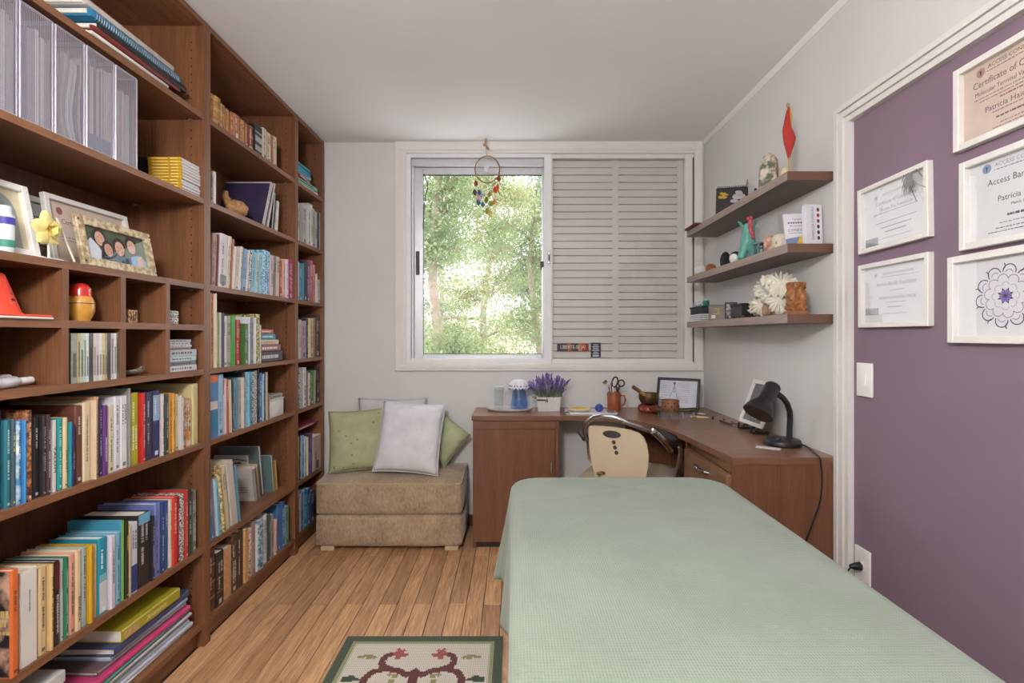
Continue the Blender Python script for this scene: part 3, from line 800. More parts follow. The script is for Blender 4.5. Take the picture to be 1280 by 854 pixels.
# second bookcase, blue row
C_L = (255, 455, 9.49)
row(ZS[2], C_L, [
 (40, 168, 128, 'wide blue', (74, 120, 168), {'band': [(.88, .995, (214, 104, 40)), (.45, .58, (206, 190, 186)), (.10, .40, (50, 120, 160))], 'title': False, 'det': 'file with orange top', 'noun': 'box', 'd': .24, 'cat': 'book'}),
 (170, 234, 125, 'light blue', (146, 184, 216), {'d': .24}), (238, 252, 176, 'pink', (200, 176, 176)), (254, 304, 180, 'orange brown', (176, 98, 56), {'lean': -2}), (306, 332, 185, 'cream', (200, 180, 156), {'lean': -2}), (334, 360, 178, 'black', (44, 44, 52), {'lean': -2}), (362, 384, 190, 'teal', (100, 150, 170)),
 (386, 410, 165, 'blue grey', (108, 132, 150)), (412, 444, 162, 'silver', (184, 184, 188)), (446, 470, 160, 'cream white', (206, 196, 180)), (471, 494, 104, 'dark green', (54, 58, 56), {'d': .27}),
 (496, 520, 96, 'blue white', (140, 184, 206), {'noun': 'magazine'}), (521, 546, 95, 'sky blue', (134, 186, 212), {'noun': 'magazine'}), (547, 580, 94, 'turquoise', (110, 170, 196), {'noun': 'magazine'}), (585, 634, 80, 'grey patterned', (96, 92, 100), {'patt': P_BW}),
 (636, 656, 68, 'black', (36, 36, 40), {'d': .24}), (657, 692, 110, 'blue', (66, 104, 150)), (693, 720, 120, 'pale blue', (150, 184, 204)), (721, 734, 100, 'navy', (46, 66, 90)), (735, 757, 98, 'oatmeal', (186, 176, 156)), (760, 784, 345, 'short brown', (140, 104, 82))],
 'the blue magazine shelf', 'books on the blue magazine shelf', Y2, zmax=1.082)
# second bookcase, low shelf: leaning row at its near end
C_M = (255, 545, 7.117)
row(ZS[1], C_M, [
 (38, 66, 232, 'bright blue', (52, 138, 200), {'lean': -3}), (67, 90, 236, 'azure', (60, 130, 190), {'lean': -5}), (92, 110, 372, 'mauve grey', (150, 140, 150), {'lean': -5}), (111, 132, 370, 'pale blue', (176, 206, 222), {'lean': -6}), (133, 164, 365, 'aqua', (130, 190, 200), {'lean': -6}),
 (166, 200, 240, 'yellow spotted', (200, 178, 120), {'lean': -8, 'patt': pattern_mat('straw_print', (130, 104, 60), (226, 206, 150), 80)}), (201, 236, 236, 'cream', (206, 192, 160), {'lean': -8}),
 (248, 308, 190, 'grey white', (200, 190, 182), {'lean': -9, 'd': .22, 'title': False, 'noun': 'album', 'cat': 'album'}), (310, 328, 232, 'blue teal', (90, 130, 150), {'lean': -8})],
 'the spiral notebook shelf', 'books on the spiral notebook shelf', Y2, zmax=.79)
# second bookcase, bottom shelf
C_N = (255, 615, 5.33)
row(ZS[0], C_N, [
 (30, 75, 378, 'dark leather', (70, 48, 38), {'patt': P_LEATHER, 'band': [(.2, .23, (150, 120, 80)), (.45, .48, (150, 120, 80)), (.72, .75, (150, 120, 80))]}), (79, 133, 395, 'black leather', (48, 36, 32), {'worn': True, 'band': [(.25, .28, (130, 100, 70)), (.5, .53, (130, 100, 70)), (.78, .8, (130, 100, 70))]}),
 (136, 184, 368, 'torn tan', (186, 140, 100), {'worn': True, 'title': False}), (186, 220, 285, 'mottled brown', (130, 104, 78), {'patt': P_LEATHER}), (221, 262, 258, 'dark brown', (62, 44, 36), {'worn': True}), (264, 299, 248, 'frayed tan', (190, 146, 96), {'worn': True, 'title': False}),
 (301, 318, 242, 'floral white', (206, 190, 186), {'patt': P_FLORAL}), (319, 344, 195, 'mauve', (160, 134, 130)), (345, 357, 225, 'thin white', (206, 204, 204)), (358, 399, 188, 'teal pictured', (90, 150, 176), {'patt': pattern_mat('teal_print', (40, 110, 150), (190, 206, 206), 50)}),
 (400, 420, 148, 'white', (214, 212, 212)), (422, 445, 150, 'dark green', (60, 76, 74)), (447, 466, 150, 'grey', (150, 150, 148)), (467, 490, 182, 'pale pink', (196, 160, 150)), (491, 512, 82, 'blue', (66, 112, 164)), (513, 538, 66, 'cobalt', (58, 92, 150)), (540, 566, 96, 'sea green', (110, 158, 150))],
 'the old leather book shelf', 'books on the bottom shelf', Y2, zmax=.37)

# third bookcase
C_O = (365, 180, 4.067)
row(ZS[5], C_O, [(28, 40, 300, 'cream', (196, 186, 168)), (40, 54, 312, 'grey', (150, 146, 140)), (55, 74, 308, 'ash', (176, 174, 172)), (75, 94, 304, 'tall grey', (186, 184, 180)), (95, 105, 310, 'white', (214, 212, 210)), (105, 117, 330, 'green printed', (150, 156, 130)),
    (118, 129, 345, 'pearl', (190, 188, 186)), (130, 140, 352, 'navy', (60, 62, 92)), (141, 154, 352, 'straw', (198, 186, 160))], 'the narrow bookcase, second shelf', 'books in the narrow bookcase', Y3)
row(ZS[4], C_O, [(26, 38, 600, 'white', (206, 206, 208)), (38, 50, 606, 'blue', (70, 120, 160)), (51, 60, 608, 'teal', (80, 140, 160)), (61, 77, 600, 'black', (44, 46, 54)), (78, 88, 596, 'indigo', (70, 76, 110)), (89, 108, 594, 'red', (170, 80, 90)), (108, 119, 614, 'pink', (196, 150, 150)),
    (119, 130, 660, 'short cream', (206, 190, 180)), (131, 150, 690, 'short white', (206, 202, 204))], 'the narrow bookcase, third shelf', 'books in the narrow bookcase', Y3)
C_P = (365, 380, 2.844)
row(ZS[3], C_P, [(14, 24, 62, 'white', (206, 202, 196)), (25, 34, 56, 'beige', (180, 168, 150)), (35, 51, 60, 'mauve', (168, 140, 160)), (52, 58, 52, 'navy', (50, 60, 90)), (58, 65, 52, 'yellow', (206, 196, 140)), (66, 76, 52, 'sand', (196, 180, 150)), (77, 84, 50, 'tan', (160, 120, 96)), (85, 103, 40, 'dark brown', (70, 54, 50))],
    'the narrow bookcase, fourth shelf', 'books in the narrow bookcase', Y3)
row(ZS[2], C_P, [(14, 26, 235, 'slate', (78, 84, 92)), (26, 40, 228, 'black printed', (50, 54, 64), {'patt': P_BW}), (41, 51, 226, 'white', (200, 206, 210)), (52, 58, 240, 'brown', (120, 96, 86)), (59, 66, 246, 'cream', (206, 200, 186)), (67, 77, 236, 'green', (70, 116, 80)), (78, 86, 236, 'olive', (140, 140, 110)), (87, 101, 224, 'black', (40, 36, 40))],
    'the narrow bookcase, fifth shelf', 'books in the narrow bookcase', Y3)
row(ZS[1], C_P, [(14, 26, 474, 'lemon', (200, 194, 120)), (27, 32, 466, 'black', (42, 42, 50)), (33, 44, 470, 'sky blue', (140, 176, 206)), (45, 52, 472, 'ice blue', (190, 204, 214)), (52, 57, 474, 'cream', (200, 186, 160)), (58, 64, 464, 'dark plum', (70, 46, 70)), (65, 73, 462, 'purple', (110, 80, 140)), (75, 106, 468, 'thick cream', (206, 184, 172))],
    'the narrow bookcase, sixth shelf', 'books in the narrow bookcase', Y3)
row(ZS[0], C_P, [(14, 28, 664, 'mint', (176, 194, 160)), (29, 40, 672, 'lilac', (150, 134, 160)), (41, 52, 660, 'teal', (60, 130, 156)), (53, 66, 656, 'blue', (60, 104, 160)), (67, 80, 664, 'navy', (50, 60, 96))],
    'the narrow bookcase, bottom shelf', 'books in the narrow bookcase', Y3)
# ================================================================ small things on the first bookcase
def slab(name, label, cat, x0, x1, y0, y1, z0, z1, rgb, r=.002, parts=None, rot=0, group=None, mat=None, rough=.45):
    root = thing(name, ((x0 + x1) / 2, (y0 + y1) / 2, z0), label, cat, group)
    c = Vector(((x0 + x1) / 2, (y0 + y1) / 2, z0))
    M = Matrix.Translation(c) @ Matrix.Rotation(R(rot), 4, 'Z') @ Matrix.Translation(-c) if rot else None
    MB().rbox(x0, x1, y0, y1, z0, z1, r, 2, M).build('body', mat or plain(rgb, rough, var=.06), root, smooth=True)
    return root, M
def flat_book(label, x0, x1, y0, y1, z0, z1, rgb, rot=0, group=None, print_rgb=None, name='book', cat='book', text=None, pages=None):
    # book lying flat, spine towards the room (+x)
    root = thing(name, (x1, (y0 + y1) / 2, z0), label, cat, group)
    c = Vector(((x0 + x1) / 2, (y0 + y1) / 2, z0))
    M = Matrix.Translation(c) @ Matrix.Rotation(R(rot), 4, 'Z') @ Matrix.Translation(-c)
    t = z1 - z0; k = min(.0025, t * .2); e = min(.004, t * .3)
    b = MB(); b.prism([(x0, z0), (x1 - e, z0), (x1, z0 + e), (x1, z1 - e), (x1 - e, z1), (x0, z1), (x0, z1 - k), (x1 - .005, z1 - k), (x1 - .005, z0 + k), (x0, z0 + k)], y0, y1)
    b.v = [M @ Vector((p.x, p.z, p.y)) for p in b.v]
    b.build('cover', plain(rgb, .45, var=.06), root)
    MB().box(x0 + .004, x1 - .004, y0 + .003, y1 - .003, z0 + k, z1 - k, M).build('pages', pages or M_PAPER, root)
    col = print_rgb or ((225, 220, 210) if lum(rgb) < 125 else (60, 56, 56))
    b = MB()
    if text:
        text_mb(b, text[0], t * text[1], M @ Matrix(((0, 0, 1, x1 + .0006), (1, 0, 0, y0 + (y1 - y0) * text[2]), (0, 1, 0, (z0 + z1) / 2), (0, 0, 0, 1))))
    elif t > .012:
        y = y0 + (y1 - y0) * .12
        rr = random.Random(int(y0 * 1000) + int(z0 * 1000))
        while y < y1 - (y1 - y0) * .2:
            L = rr.uniform(.004, .012); b.box(x1 - .0004, x1 + .0005, y, y + L, z0 + t * .34, z0 + t * .66, M); y += L + rr.uniform(.003, .007)
    if b.v: b.build('spine_print', plain(col, .5), root)['kind'] = 'stuff'
    return root

# stack of binders on the top shelf
z = 2.12
BIN = [(-1.53, -1.262, 1.50, 1.925, .022, (38, 37, 40), 'black spiral bound pad, bottom of the binder stack on the top shelf', 'binder', True),
       (-1.53, -1.262, 1.47, 1.80, .012, (214, 208, 204), 'loose white plastic sleeve under the red folder on the top shelf', 'sleeve', False),
       (-1.54, -1.258, 1.47, 1.86, .018, (112, 40, 36), 'dark red folder in the middle of the top shelf stack', 'folder', False),
       (-1.54, -1.262, 1.50, 1.90, .022, (34, 34, 38), 'black ring binder above the red folder in the top shelf stack', 'binder', False),
       (-1.53, -1.265, 1.47, 1.87, .026, (36, 118, 158), 'blue spiral notebook near the top of the top shelf stack', 'notebook', True),
       (-1.54, -1.268, 1.46, 1.84, .022, (178, 172, 168), 'pale grey clear plastic folder on top of the top shelf stack', 'folder', False)]
for (x0, x1, y0, y1, t, rgb, lab, kd, spiral) in BIN:
    root, M = slab('binder' if kd == 'binder' else kd.replace('sleeve', 'plastic_sleeve'), lab, kd, x0, x1, y0, y1, z, z + t, rgb, min(.008, t * .4))
    MB().box(x0 + .01, x1 - .012, y0 - .004, y0 + .004, z + t * .25, z + t * .75).build('papers', M_PAPER, root)
    if spiral:
        w = MB(); yy = y0 + .02
        while yy < y1 - .02:
            pts = [(x1 - .004 + .006 * math.cos(a), yy, z + t / 2 + t * .56 * math.sin(a)) for a in [i * math.pi / 4 for i in range(-4, 5)]]
            w.tube(pts, .0012, 4); yy += .009
        w.build('spiral_binding', M_STEEL, root)['kind'] = 'stuff'
    z += t + .0006

# magazine boxes of fine metal mesh
def mesh_mat():
    m, nt, b = new_mat('fine_metal_mesh')
    v = objco(nt)
    w1 = N(nt, 'ShaderNodeTexWave', bands_direction='Y'); w2 = N(nt, 'ShaderNodeTexWave', bands_direction='Z')
    for w in (w1, w2):
        w.inputs['Scale'].default_value = 62.0; nt.links.new(v, w.inputs['Vector'])
    mul = N(nt, 'ShaderNodeMath', operation='MAXIMUM'); nt.links.new(w1.outputs['Fac'], mul.inputs[0]); nt.links.new(w2.outputs['Fac'], mul.inputs[1])
    gt = N(nt, 'ShaderNodeMath', operation='GREATER_THAN'); gt.inputs[1].default_value = .90; nt.links.new(mul.outputs[0], gt.inputs[0])
    nt.links.new(gt.outputs[0], b.inputs['Alpha'])
    b.inputs['Base Color'].default_value = (*lin((176, 172, 184)), 1); b.inputs['Metallic'].default_value = .3; b.inputs['Roughness'].default_value = .45
    return m
M_MESH = mesh_mat()
MB_Y = [1.168, 1.232, 1.328, 1.4255, 1.529, 1.622]
PAPS = [(206, 204, 206), (160, 160, 170), (226, 224, 222), (126, 128, 140), (196, 190, 186), (180, 156, 150), (214, 214, 222)]
MAGL = ['silver mesh magazine box cut off by the picture edge, beside the bookcase side', 'silver mesh magazine box with straight papers, second of the row', 'silver mesh magazine box with curved sagging magazines, mid row', 'silver mesh magazine box with blue-footed journals', 'silver mesh magazine box at the row end beside yellow magazines']
for i in range(5):
    y0, y1 = MB_Y[i] + .0015, MB_Y[i + 1] - .0015
    x0, x1, z0, z1 = -1.50, -1.240, 1.785, 2.082
    root = thing('magazine_box', ((x0 + x1) / 2, (y0 + y1) / 2, z0), MAGL[i], 'magazine box', 'mesh magazine boxes')
    MB().box(x1 - .001, x1, y0 + .003, y1 - .003, z0 + .004, z1 - .004).build('front_mesh', M_MESH, root)
    MB().box(x0, x1 - .002, y0, y0 + .001, z0 + .004, z1 - .01).build('side_mesh', M_MESH, root)
    MB().box(x0, x1 - .002, y1 - .001, y1, z0 + .004, z1 - .01).build('side_mesh', M_MESH, root)
    f = MB(); r_ = .0028
    for (yy) in (y0 + r_, y1 - r_):
        f.tube([(x1 - r_, yy, z0), (x1 - r_, yy, z1)], r_, 6)
    f.tube([(x1 - r_, y0 + r_, z1), (x1 - r_, y1 - r_, z1)], r_, 6); f.tube([(x1 - r_, y0 + r_, z0 + r_), (x1 - r_, y1 - r_, z0 + r_)], r_, 6)
    f.tube([(x1 - r_, y0 + r_, z1), (x0, y0 + r_, z1)], r_, 6); f.tube([(x1 - r_, y1 - r_, z1), (x0, y1 - r_, z1)], r_, 6)
    f.build('rim', plain((186, 180, 196), .3, .5), root, smooth=True)
    MB().box(x0, x1, y0, y1, z0, z0 + .003).build('base', M_ALU, root)
    rr = random.Random(40 + i); yy = y0 + .004; k = 0
    while yy < y1 - .007:
        t = rr.uniform(.005, .012); t = min(t, y1 - .003 - yy)
        h = (.235 if i != 3 else .262) + rr.uniform(-.018, .015)
        if rr.random() < .22: yy += .003
        bulge = .018 * math.sin((yy - y0) / (y1 - y0) * 3) if i == 2 else 0.0
        b = MB()
        n_ = 8
        vs = []; fs = []
        for q in range(n_ + 1):
            zz = z0 + .004 + h * q / n_; o = -bulge * math.sin(math.pi * q / n_) * (1 - q / n_) * 1.6
            o = max(o, y0 + .002 - yy)
            vs += [(x0 + .02, yy + o, zz), (x1 - .008, yy + o, zz), (x1 - .008, yy + o + t - .001, zz), (x0 + .02, yy + o + t - .001, zz)]
        for q in range(n_):
            for c_ in range(4): fs.append((q * 4 + c_, q * 4 + (c_ + 1) % 4, q * 4 + 4 + (c_ + 1) % 4, q * 4 + 4 + c_))
        fs += [(3, 2, 1, 0), tuple(n_ * 4 + c_ for c_ in range(4))]
        b.add(vs, fs)
        b.build('journal', plain(PAPS[rr.randrange(len(PAPS))], .7, var=.1, scale=120), root)
        yy += t
    if i == 3:
        MB().box(x1 - .0075, x1 - .0065, y0 + .008, y1 - .008, z0 + .01, z0 + .05).build('blue_footer', plain((130, 142, 170), .6), root)

# yellow-spined magazines lying flat
proto = None
zz = 1.785; dz = .0115
ymag = 1.846
NAMES = ['bottom', 'second lowest', 'third lowest', 'fourth lowest', 'fifth from the base', 'sixth from the base', 'seventh from the base', 'fourth from the top', 'third from the top', 'second from the top', 'topmost']
for i in range(11):
    lab = '%s yellow-spined magazine in the flat stack beside the mesh boxes' % NAMES[i]
    jx = random.uniform(-.003, .003)
    if proto is None:
        root = thing('magazine', (-1.33, 1.9, zz), lab, 'magazine', 'yellow magazines on the shelf')
        MB().box(-1.375, -1.25, ymag, ymag + .003, zz, zz + dz - .001).build('yellow_spine', plain((206, 158, 34), .5, var=.1, scale=80), root)
        MB().box(-1.425, -1.375, ymag, ymag + .003, zz, zz + dz - .001).build('black_spine_end', plain((34, 32, 34), .5), root)
        MB().box(-1.425, -1.2505, ymag + .003, 1.956, zz + .0008, zz + dz - .002).build('pages', plain((218, 214, 216), .8, var=.06, scale=200), root)
        s_ = MB(); s_.box(-1.36, -1.30, ymag - .0004, ymag, zz + .004, zz + .0065); s_.box(-1.29, -1.262, ymag - .0004, ymag, zz + .0035, zz + .007)
        s_.build('spine_print', plain((236, 214, 140), .6), root)['kind'] = 'stuff'
        proto = root
    else:
        copy_thing(proto, (-1.33 + jx, 1.9, zz + dz * i), lab)

# ---------------------------------------------------------------- framed things: local x right, y up, z towards the viewer
def place(origin, right, up):
    r_ = Vector(right).normalized(); u_ = Vector(up); u_ = (u_ - r_ * u_.dot(r_)).normalized(); o_ = r_.cross(u_)
    return Matrix(((r_.x, u_.x, o_.x, origin[0]), (r_.y, u_.y, o_.y, origin[1]), (r_.z, u_.z, o_.z, origin[2]), (0, 0, 0, 1)))
def framed(name, label, cat, M, w, h, fw, dep, fmat, paper, group=None, glass=True, mat_w=0, mat_m=None):
    # origin = lower left corner of the frame, back at z = 0
    root = thing(name, M @ Vector((w / 2, 0, 0)), label, cat, group)
    f = MB()
    f.rbox(0, fw, 0, h, 0, dep, .0015, 1, M); f.rbox(w - fw, w, 0, h, 0, dep, .0015, 1, M)
    f.rbox(fw, w - fw, 0, fw, 0, dep * .995, .0015, 1, M); f.rbox(fw, w - fw, h - fw, h, 0, dep * .995, .0015, 1, M)
    f.build('frame', fmat, root)
    MB().box(fw * .8, w - fw * .8, fw * .8, h - fw * .8, .001, .004, M).build('sheet', paper, root)
    if glass: MB().box(fw, w - fw, fw, h - fw, dep * .55, dep * .55 + .0008, M).build('glass', M_PICGLASS, root)
    return root
def lines(root, M, items, mat, name='print', z=.0042):
    b = MB()
    for it in items:
        if it[0] == 't': text_mb(b, it[1], it[4], M @ Matrix.Translation((it[2], it[3], z)) @ Matrix.Diagonal((it[5] if len(it) > 5 else 1, 1, 1, 1)) @ (Matrix.Shear('XZ', 4, (0, 0)) if False else Matrix.Identity(4)), depth=.0001)
        else:
            # thin row of tiny strokes
            x0, x1, y, hh, seed = it[1:6]; rr = random.Random(seed); x = x0
            while x < x1:
                L = rr.uniform(.003, .011); b.box(x, min(x + L, x1), y, y + hh, z - .0001, z + .0002, M); x += L + rr.uniform(.0015, .003)
    o = b.build(name, mat, root); o['kind'] = 'stuff'
    return o
INK = plain((82, 76, 80), .7); INKL = plain((150, 146, 152), .7); INKB = plain((120, 140, 172), .7); INKR = plain((150, 92, 88), .7)
WF = plain((226, 222, 218), .45, var=.03, name='white_frame_paint')
PAP = plain((216, 216, 218), .8, var=.03, name='certificate_paper'); PAPT = plain((206, 186, 172), .8, var=.05, name='buff_certificate_paper')

# frames on the photo shelf (z 1.445)
ZP = 1.4452
M = place((-1.288, 1.164, ZP), (0, 1, 0), (-.2, 0, 1))
root = framed('framed_document', 'cream arched photo mount in a white frame, beside the spray can', 'frame', M, .161, .195, .018, .016, WF, plain((206, 196, 168), .7), glass=False)
b = MB(); ap = [(.034, .02)] + [(.080 + .046 * math.cos(a), .110 + .055 * math.sin(a)) for a in [math.pi - i * math.pi / 14 for i in range(15)]] + [(.126, .02)]
b.prism(ap, .0042, .0052, M); b.build('arched_picture', plain((150, 156, 150), .5, var=.3, scale=12), root)
M = place((-1.455, 1.30, ZP), (0, 1, 0), (-.14, 0, 1))
root = framed('framed_document', 'white framed document half hidden behind the arched frame on shelf', 'frame', M, .30, .222, .018, .016, WF, PAP)
lines(root, M, [('l', .06, .24, .16, .003, 1), ('l', .05, .25, .10, .003, 2), ('l', .05, .25, .085, .003, 3), ('l', .05, .25, .07, .003, 4)], INK)
M = place((-1.385, 1.468, ZP), (0, 1, 0), (-.16, 0, 1))
root = framed('framed_document', 'white framed buff certificate behind the family photograph on the shelf', 'frame', M, .318, .226, .016, .016, WF, PAPT)
lines(root, M, [('t', 'ACCESS CONSCIOUSNESS', .18, .180, .013), ('t', 'Certificate of Completion', .16, .15, .022, .9), ('t', 'Access Facilitator', .16, .122, .016), ('l', .05, .27, .10, .002, 5), ('l', .05, .27, .09, .002, 6), ('t', 'Patricia Haidar', .16, .062, .02), ('l', .08, .24, .04, .002, 7)], plain((96, 76, 74), .7))
b = MB(); b.ball((.055, .182, .0046), .011, .012, .0006, 8, M); b.build('seal', plain((150, 84, 78), .6), root)
# family photograph
M = place((-1.262, 1.430, ZP), (0, 1, -.008), (-.20, 0, 1))
root = framed('framed_photograph', 'distressed gilt frame with a family photograph, front of the shelf', 'photo frame', M, .292, .152, .026, .014, pattern_mat('gilt_distressed', (150, 128, 92), (206, 190, 160), 60), plain((74, 86, 58), .6, var=.5, scale=30))
def ell(b, cx, cy, rx, ry, z, M, n=18, a0=0, a1=360):
    b.prism([(cx + rx * math.cos(R(a0 + (a1 - a0) * i / n)), cy + ry * math.sin(R(a0 + (a1 - a0) * i / n))) for i in range(n + (0 if a1 - a0 == 360 else 1))], z, z + .00012, M)
pm_ = [plain(c_, .6) for c_ in ((38, 28, 26), (206, 160, 140), (196, 146, 124), (206, 210, 220), (36, 34, 40), (120, 160, 196), (232, 220, 214), (160, 90, 84), (56, 70, 92))]
b = MB()
def pface(cx, cy, r, hair, skin, z):
    b.cur = hair; ell(b, cx, cy + r * .25, r * 1.12, r * 1.2, z, M)
    b.cur = skin; ell(b, cx, cy - r * .08, r * .80, r * 1.02, z + .00015, M)
    b.cur = 0; ell(b, cx - r * .30, cy + r * .12, r * .11, r * .06, z + .0003, M); ell(b, cx + r * .30, cy + r * .12, r * .11, r * .06, z + .0003, M)
    b.cur = 7; ell(b, cx, cy - r * .46, r * .34, r * .17, z + .0003, M, a0=180, a1=360)
    b.cur = 6; ell(b, cx, cy - r * .47, r * .26, r * .09, z + .00045, M, a0=180, a1=360)
b.cur = 3; b.prism([(.032, .026), (.032, .075), (.050, .092), (.074, .07), (.10, .026)], .0043, .0044, M)
b.cur = 4; b.prism([(.075, .026), (.082, .058), (.10, .052), (.13, .026)], .0045, .0046, M)
b.cur = 8; b.prism([(.110, .026), (.122, .052), (.165, .058), (.195, .048), (.20, .026)], .0047, .0048, M)
b.cur = 5; b.prism([(.19, .026), (.20, .058), (.235, .066), (.262, .05), (.262, .026)], .0045, .0046, M)
b.cur = 1; b.prism([(.225, .026), (.222, .056), (.245, .066), (.252, .026)], .0048, .0049, M)
pface(.082, .096, .022, 0, 1, .0050); pface(.108, .064, .020, 0, 2, .0056); pface(.154, .077, .023, 0, 1, .0056); pface(.206, .092, .022, 0, 1, .0050)
b.build('photograph', pm_, root)['kind'] = 'stuff'
nb_ = MB()
for (x_, y_) in ((.006, .012), (.006, .138), (.286, .012), (.286, .138)): nb_.ball((x_, y_, .0145), .003, n=5, M=M)
nb_.build('studs', plain((60, 54, 50), .4, .6), root)['kind'] = 'stuff'
# spray can, flower, stick
root = thing('spray_can', (-1.258, 1.214, ZP), 'slim bottle with blue and green label before the arched frame', 'bottle')
T = Matrix.Translation((-1.258, 1.214, ZP))
MB().lathe([(.018, 0), (.019, .003), (.019, .088), (.013, .098), (.013, .112), (.011, .115)], 20, T).build('bottle', plain((206, 210, 216), .3), root, smooth=True)
MB().lathe([(.0193, .012), (.0193, .030)], 20, T).build('green_label', plain((60, 140, 116), .5), root, smooth=True)
MB().lathe([(.0193, .068), (.0193, .086)], 20, T).build('blue_label', plain((62, 56, 150), .5), root, smooth=True)
root = thing('artificial_flower', (-1.258, 1.330, ZP), 'pale yellow open artificial flower standing before the framed documents', 'flower')
fc = Vector((-1.250, 1.318, 1.523))
for i in range(5):
    a = R(90 + i * 72 + 6); rr_ = .042 if i else .048
    d = Vector((0, math.cos(a), math.sin(a))); s_ = Vector((0, -math.sin(a), math.cos(a)))
    vs = []; fs = []
    for u in range(6):
        for v in range(5):
            t = u / 5; w = (.5 - abs(v - 2) / 4) * 0
            wid = .021 * math.sin(math.pi * min(1, .14 + t * .80)) ** .8
            vs.append(fc + d * (rr_ * t + .003) + s_ * wid * (v - 2) / 2 + Vector((.004 + .010 * t - .006 * ((v - 2) / 2) ** 2 - .012 * t * t, 0, 0)))
    for u in range(5):
        for v in range(4): fs.append((u * 5 + v, u * 5 + v + 1, (u + 1) * 5 + v + 1, (u + 1) * 5 + v))
    MB().add(vs, fs).build('petal', plain((226, 212, 140), .6, var=.1, scale=60), root, smooth=True, angle=180)
for i in range(7):
    a = R(i * 51); d = Vector((0, math.cos(a), math.sin(a))); s_ = Vector((0, -math.sin(a), math.cos(a))); k = .011 + .008 * (i % 2)
    p0 = fc + Vector((.006, 0, 0)); 
    MB().add([p0 + d * .003 - s_ * .006, p0 + d * .003 + s_ * .006, p0 + d * k + s_ * .010 + Vector((.012, 0, 0)), p0 + d * k - s_ * .010 + Vector((.012, 0, 0))], [(0, 1, 2, 3)]).build('inner_petal', plain((222, 200, 112), .6, var=.1, scale=60), root)
MB().tube([fc + Vector((-.003, 0, 0)), (-1.256, 1.326, 1.49), (-1.258, 1.330, ZP)], .003, 8).build('stem', plain((224, 220, 206), .5), root, smooth=True)
MB().rbox(-1.274, -1.246, 1.30, 1.362, ZP, ZP + .004, .0015).build('foot', M_WHITE, root)
root = thing('reed_stick', (-1.256, 1.396, ZP), 'thin ivory stick leaning before the buff certificate', 'stick')
MB().tube([(-1.250, 1.398, ZP + .004), (-1.274, 1.371, ZP + .118)], .003, 8).ball((-1.275, 1.370, ZP + .119), .0034, n=6).build('stick', plain((222, 210, 186), .5), root, smooth=True)

# cubbyholes
root = thing('toy_cone', (-1.300, 1.226, 1.2822), 'orange red toy traffic cone on a white-edged base in the cubby', 'toy cone')
T = Matrix.Translation((-1.300, 1.226, 1.2822))
MB().rbox(-.072, .072, -.060, .088, .0, .006, .003, 2, T).build('white_sole', plain((220, 214, 208), .6), root)
MB().rbox(-.070, .070, -.058, .086, .006, .012, .003, 2, T).build('base', plain((226, 74, 52), .5), root)
MB().lathe([(.056, .012), (.052, .018), (.024, .104), (.021, .112), (.012, .117), (0, .118)], 28, T).build('cone', plain((228, 72, 50), .45), root, smooth=True, angle=50)
b = MB()
for (dy, zz_, w_, h_) in ((.010, .044, .004, .007), (.017, .044, .004, .007), (.024, .044, .004, .006), (.018, .060, .005, .005)):
    r0 = .052 - (zz_ - .018) * .326
    b.box(-1, -1 + .001, 0, 0, 0, 0) if False else None
    b.box(.0, .0012, -w_ / 2, w_ / 2, 0, h_, T @ Matrix.Rotation(R(dy * 900), 4, 'Z') @ Matrix.Translation((r0 - .001, 0, zz_)) @ Matrix.Rotation(R(-18), 4, 'Y'))
b.build('lettering', plain((60, 30, 28), .6), root)['kind'] = 'stuff'

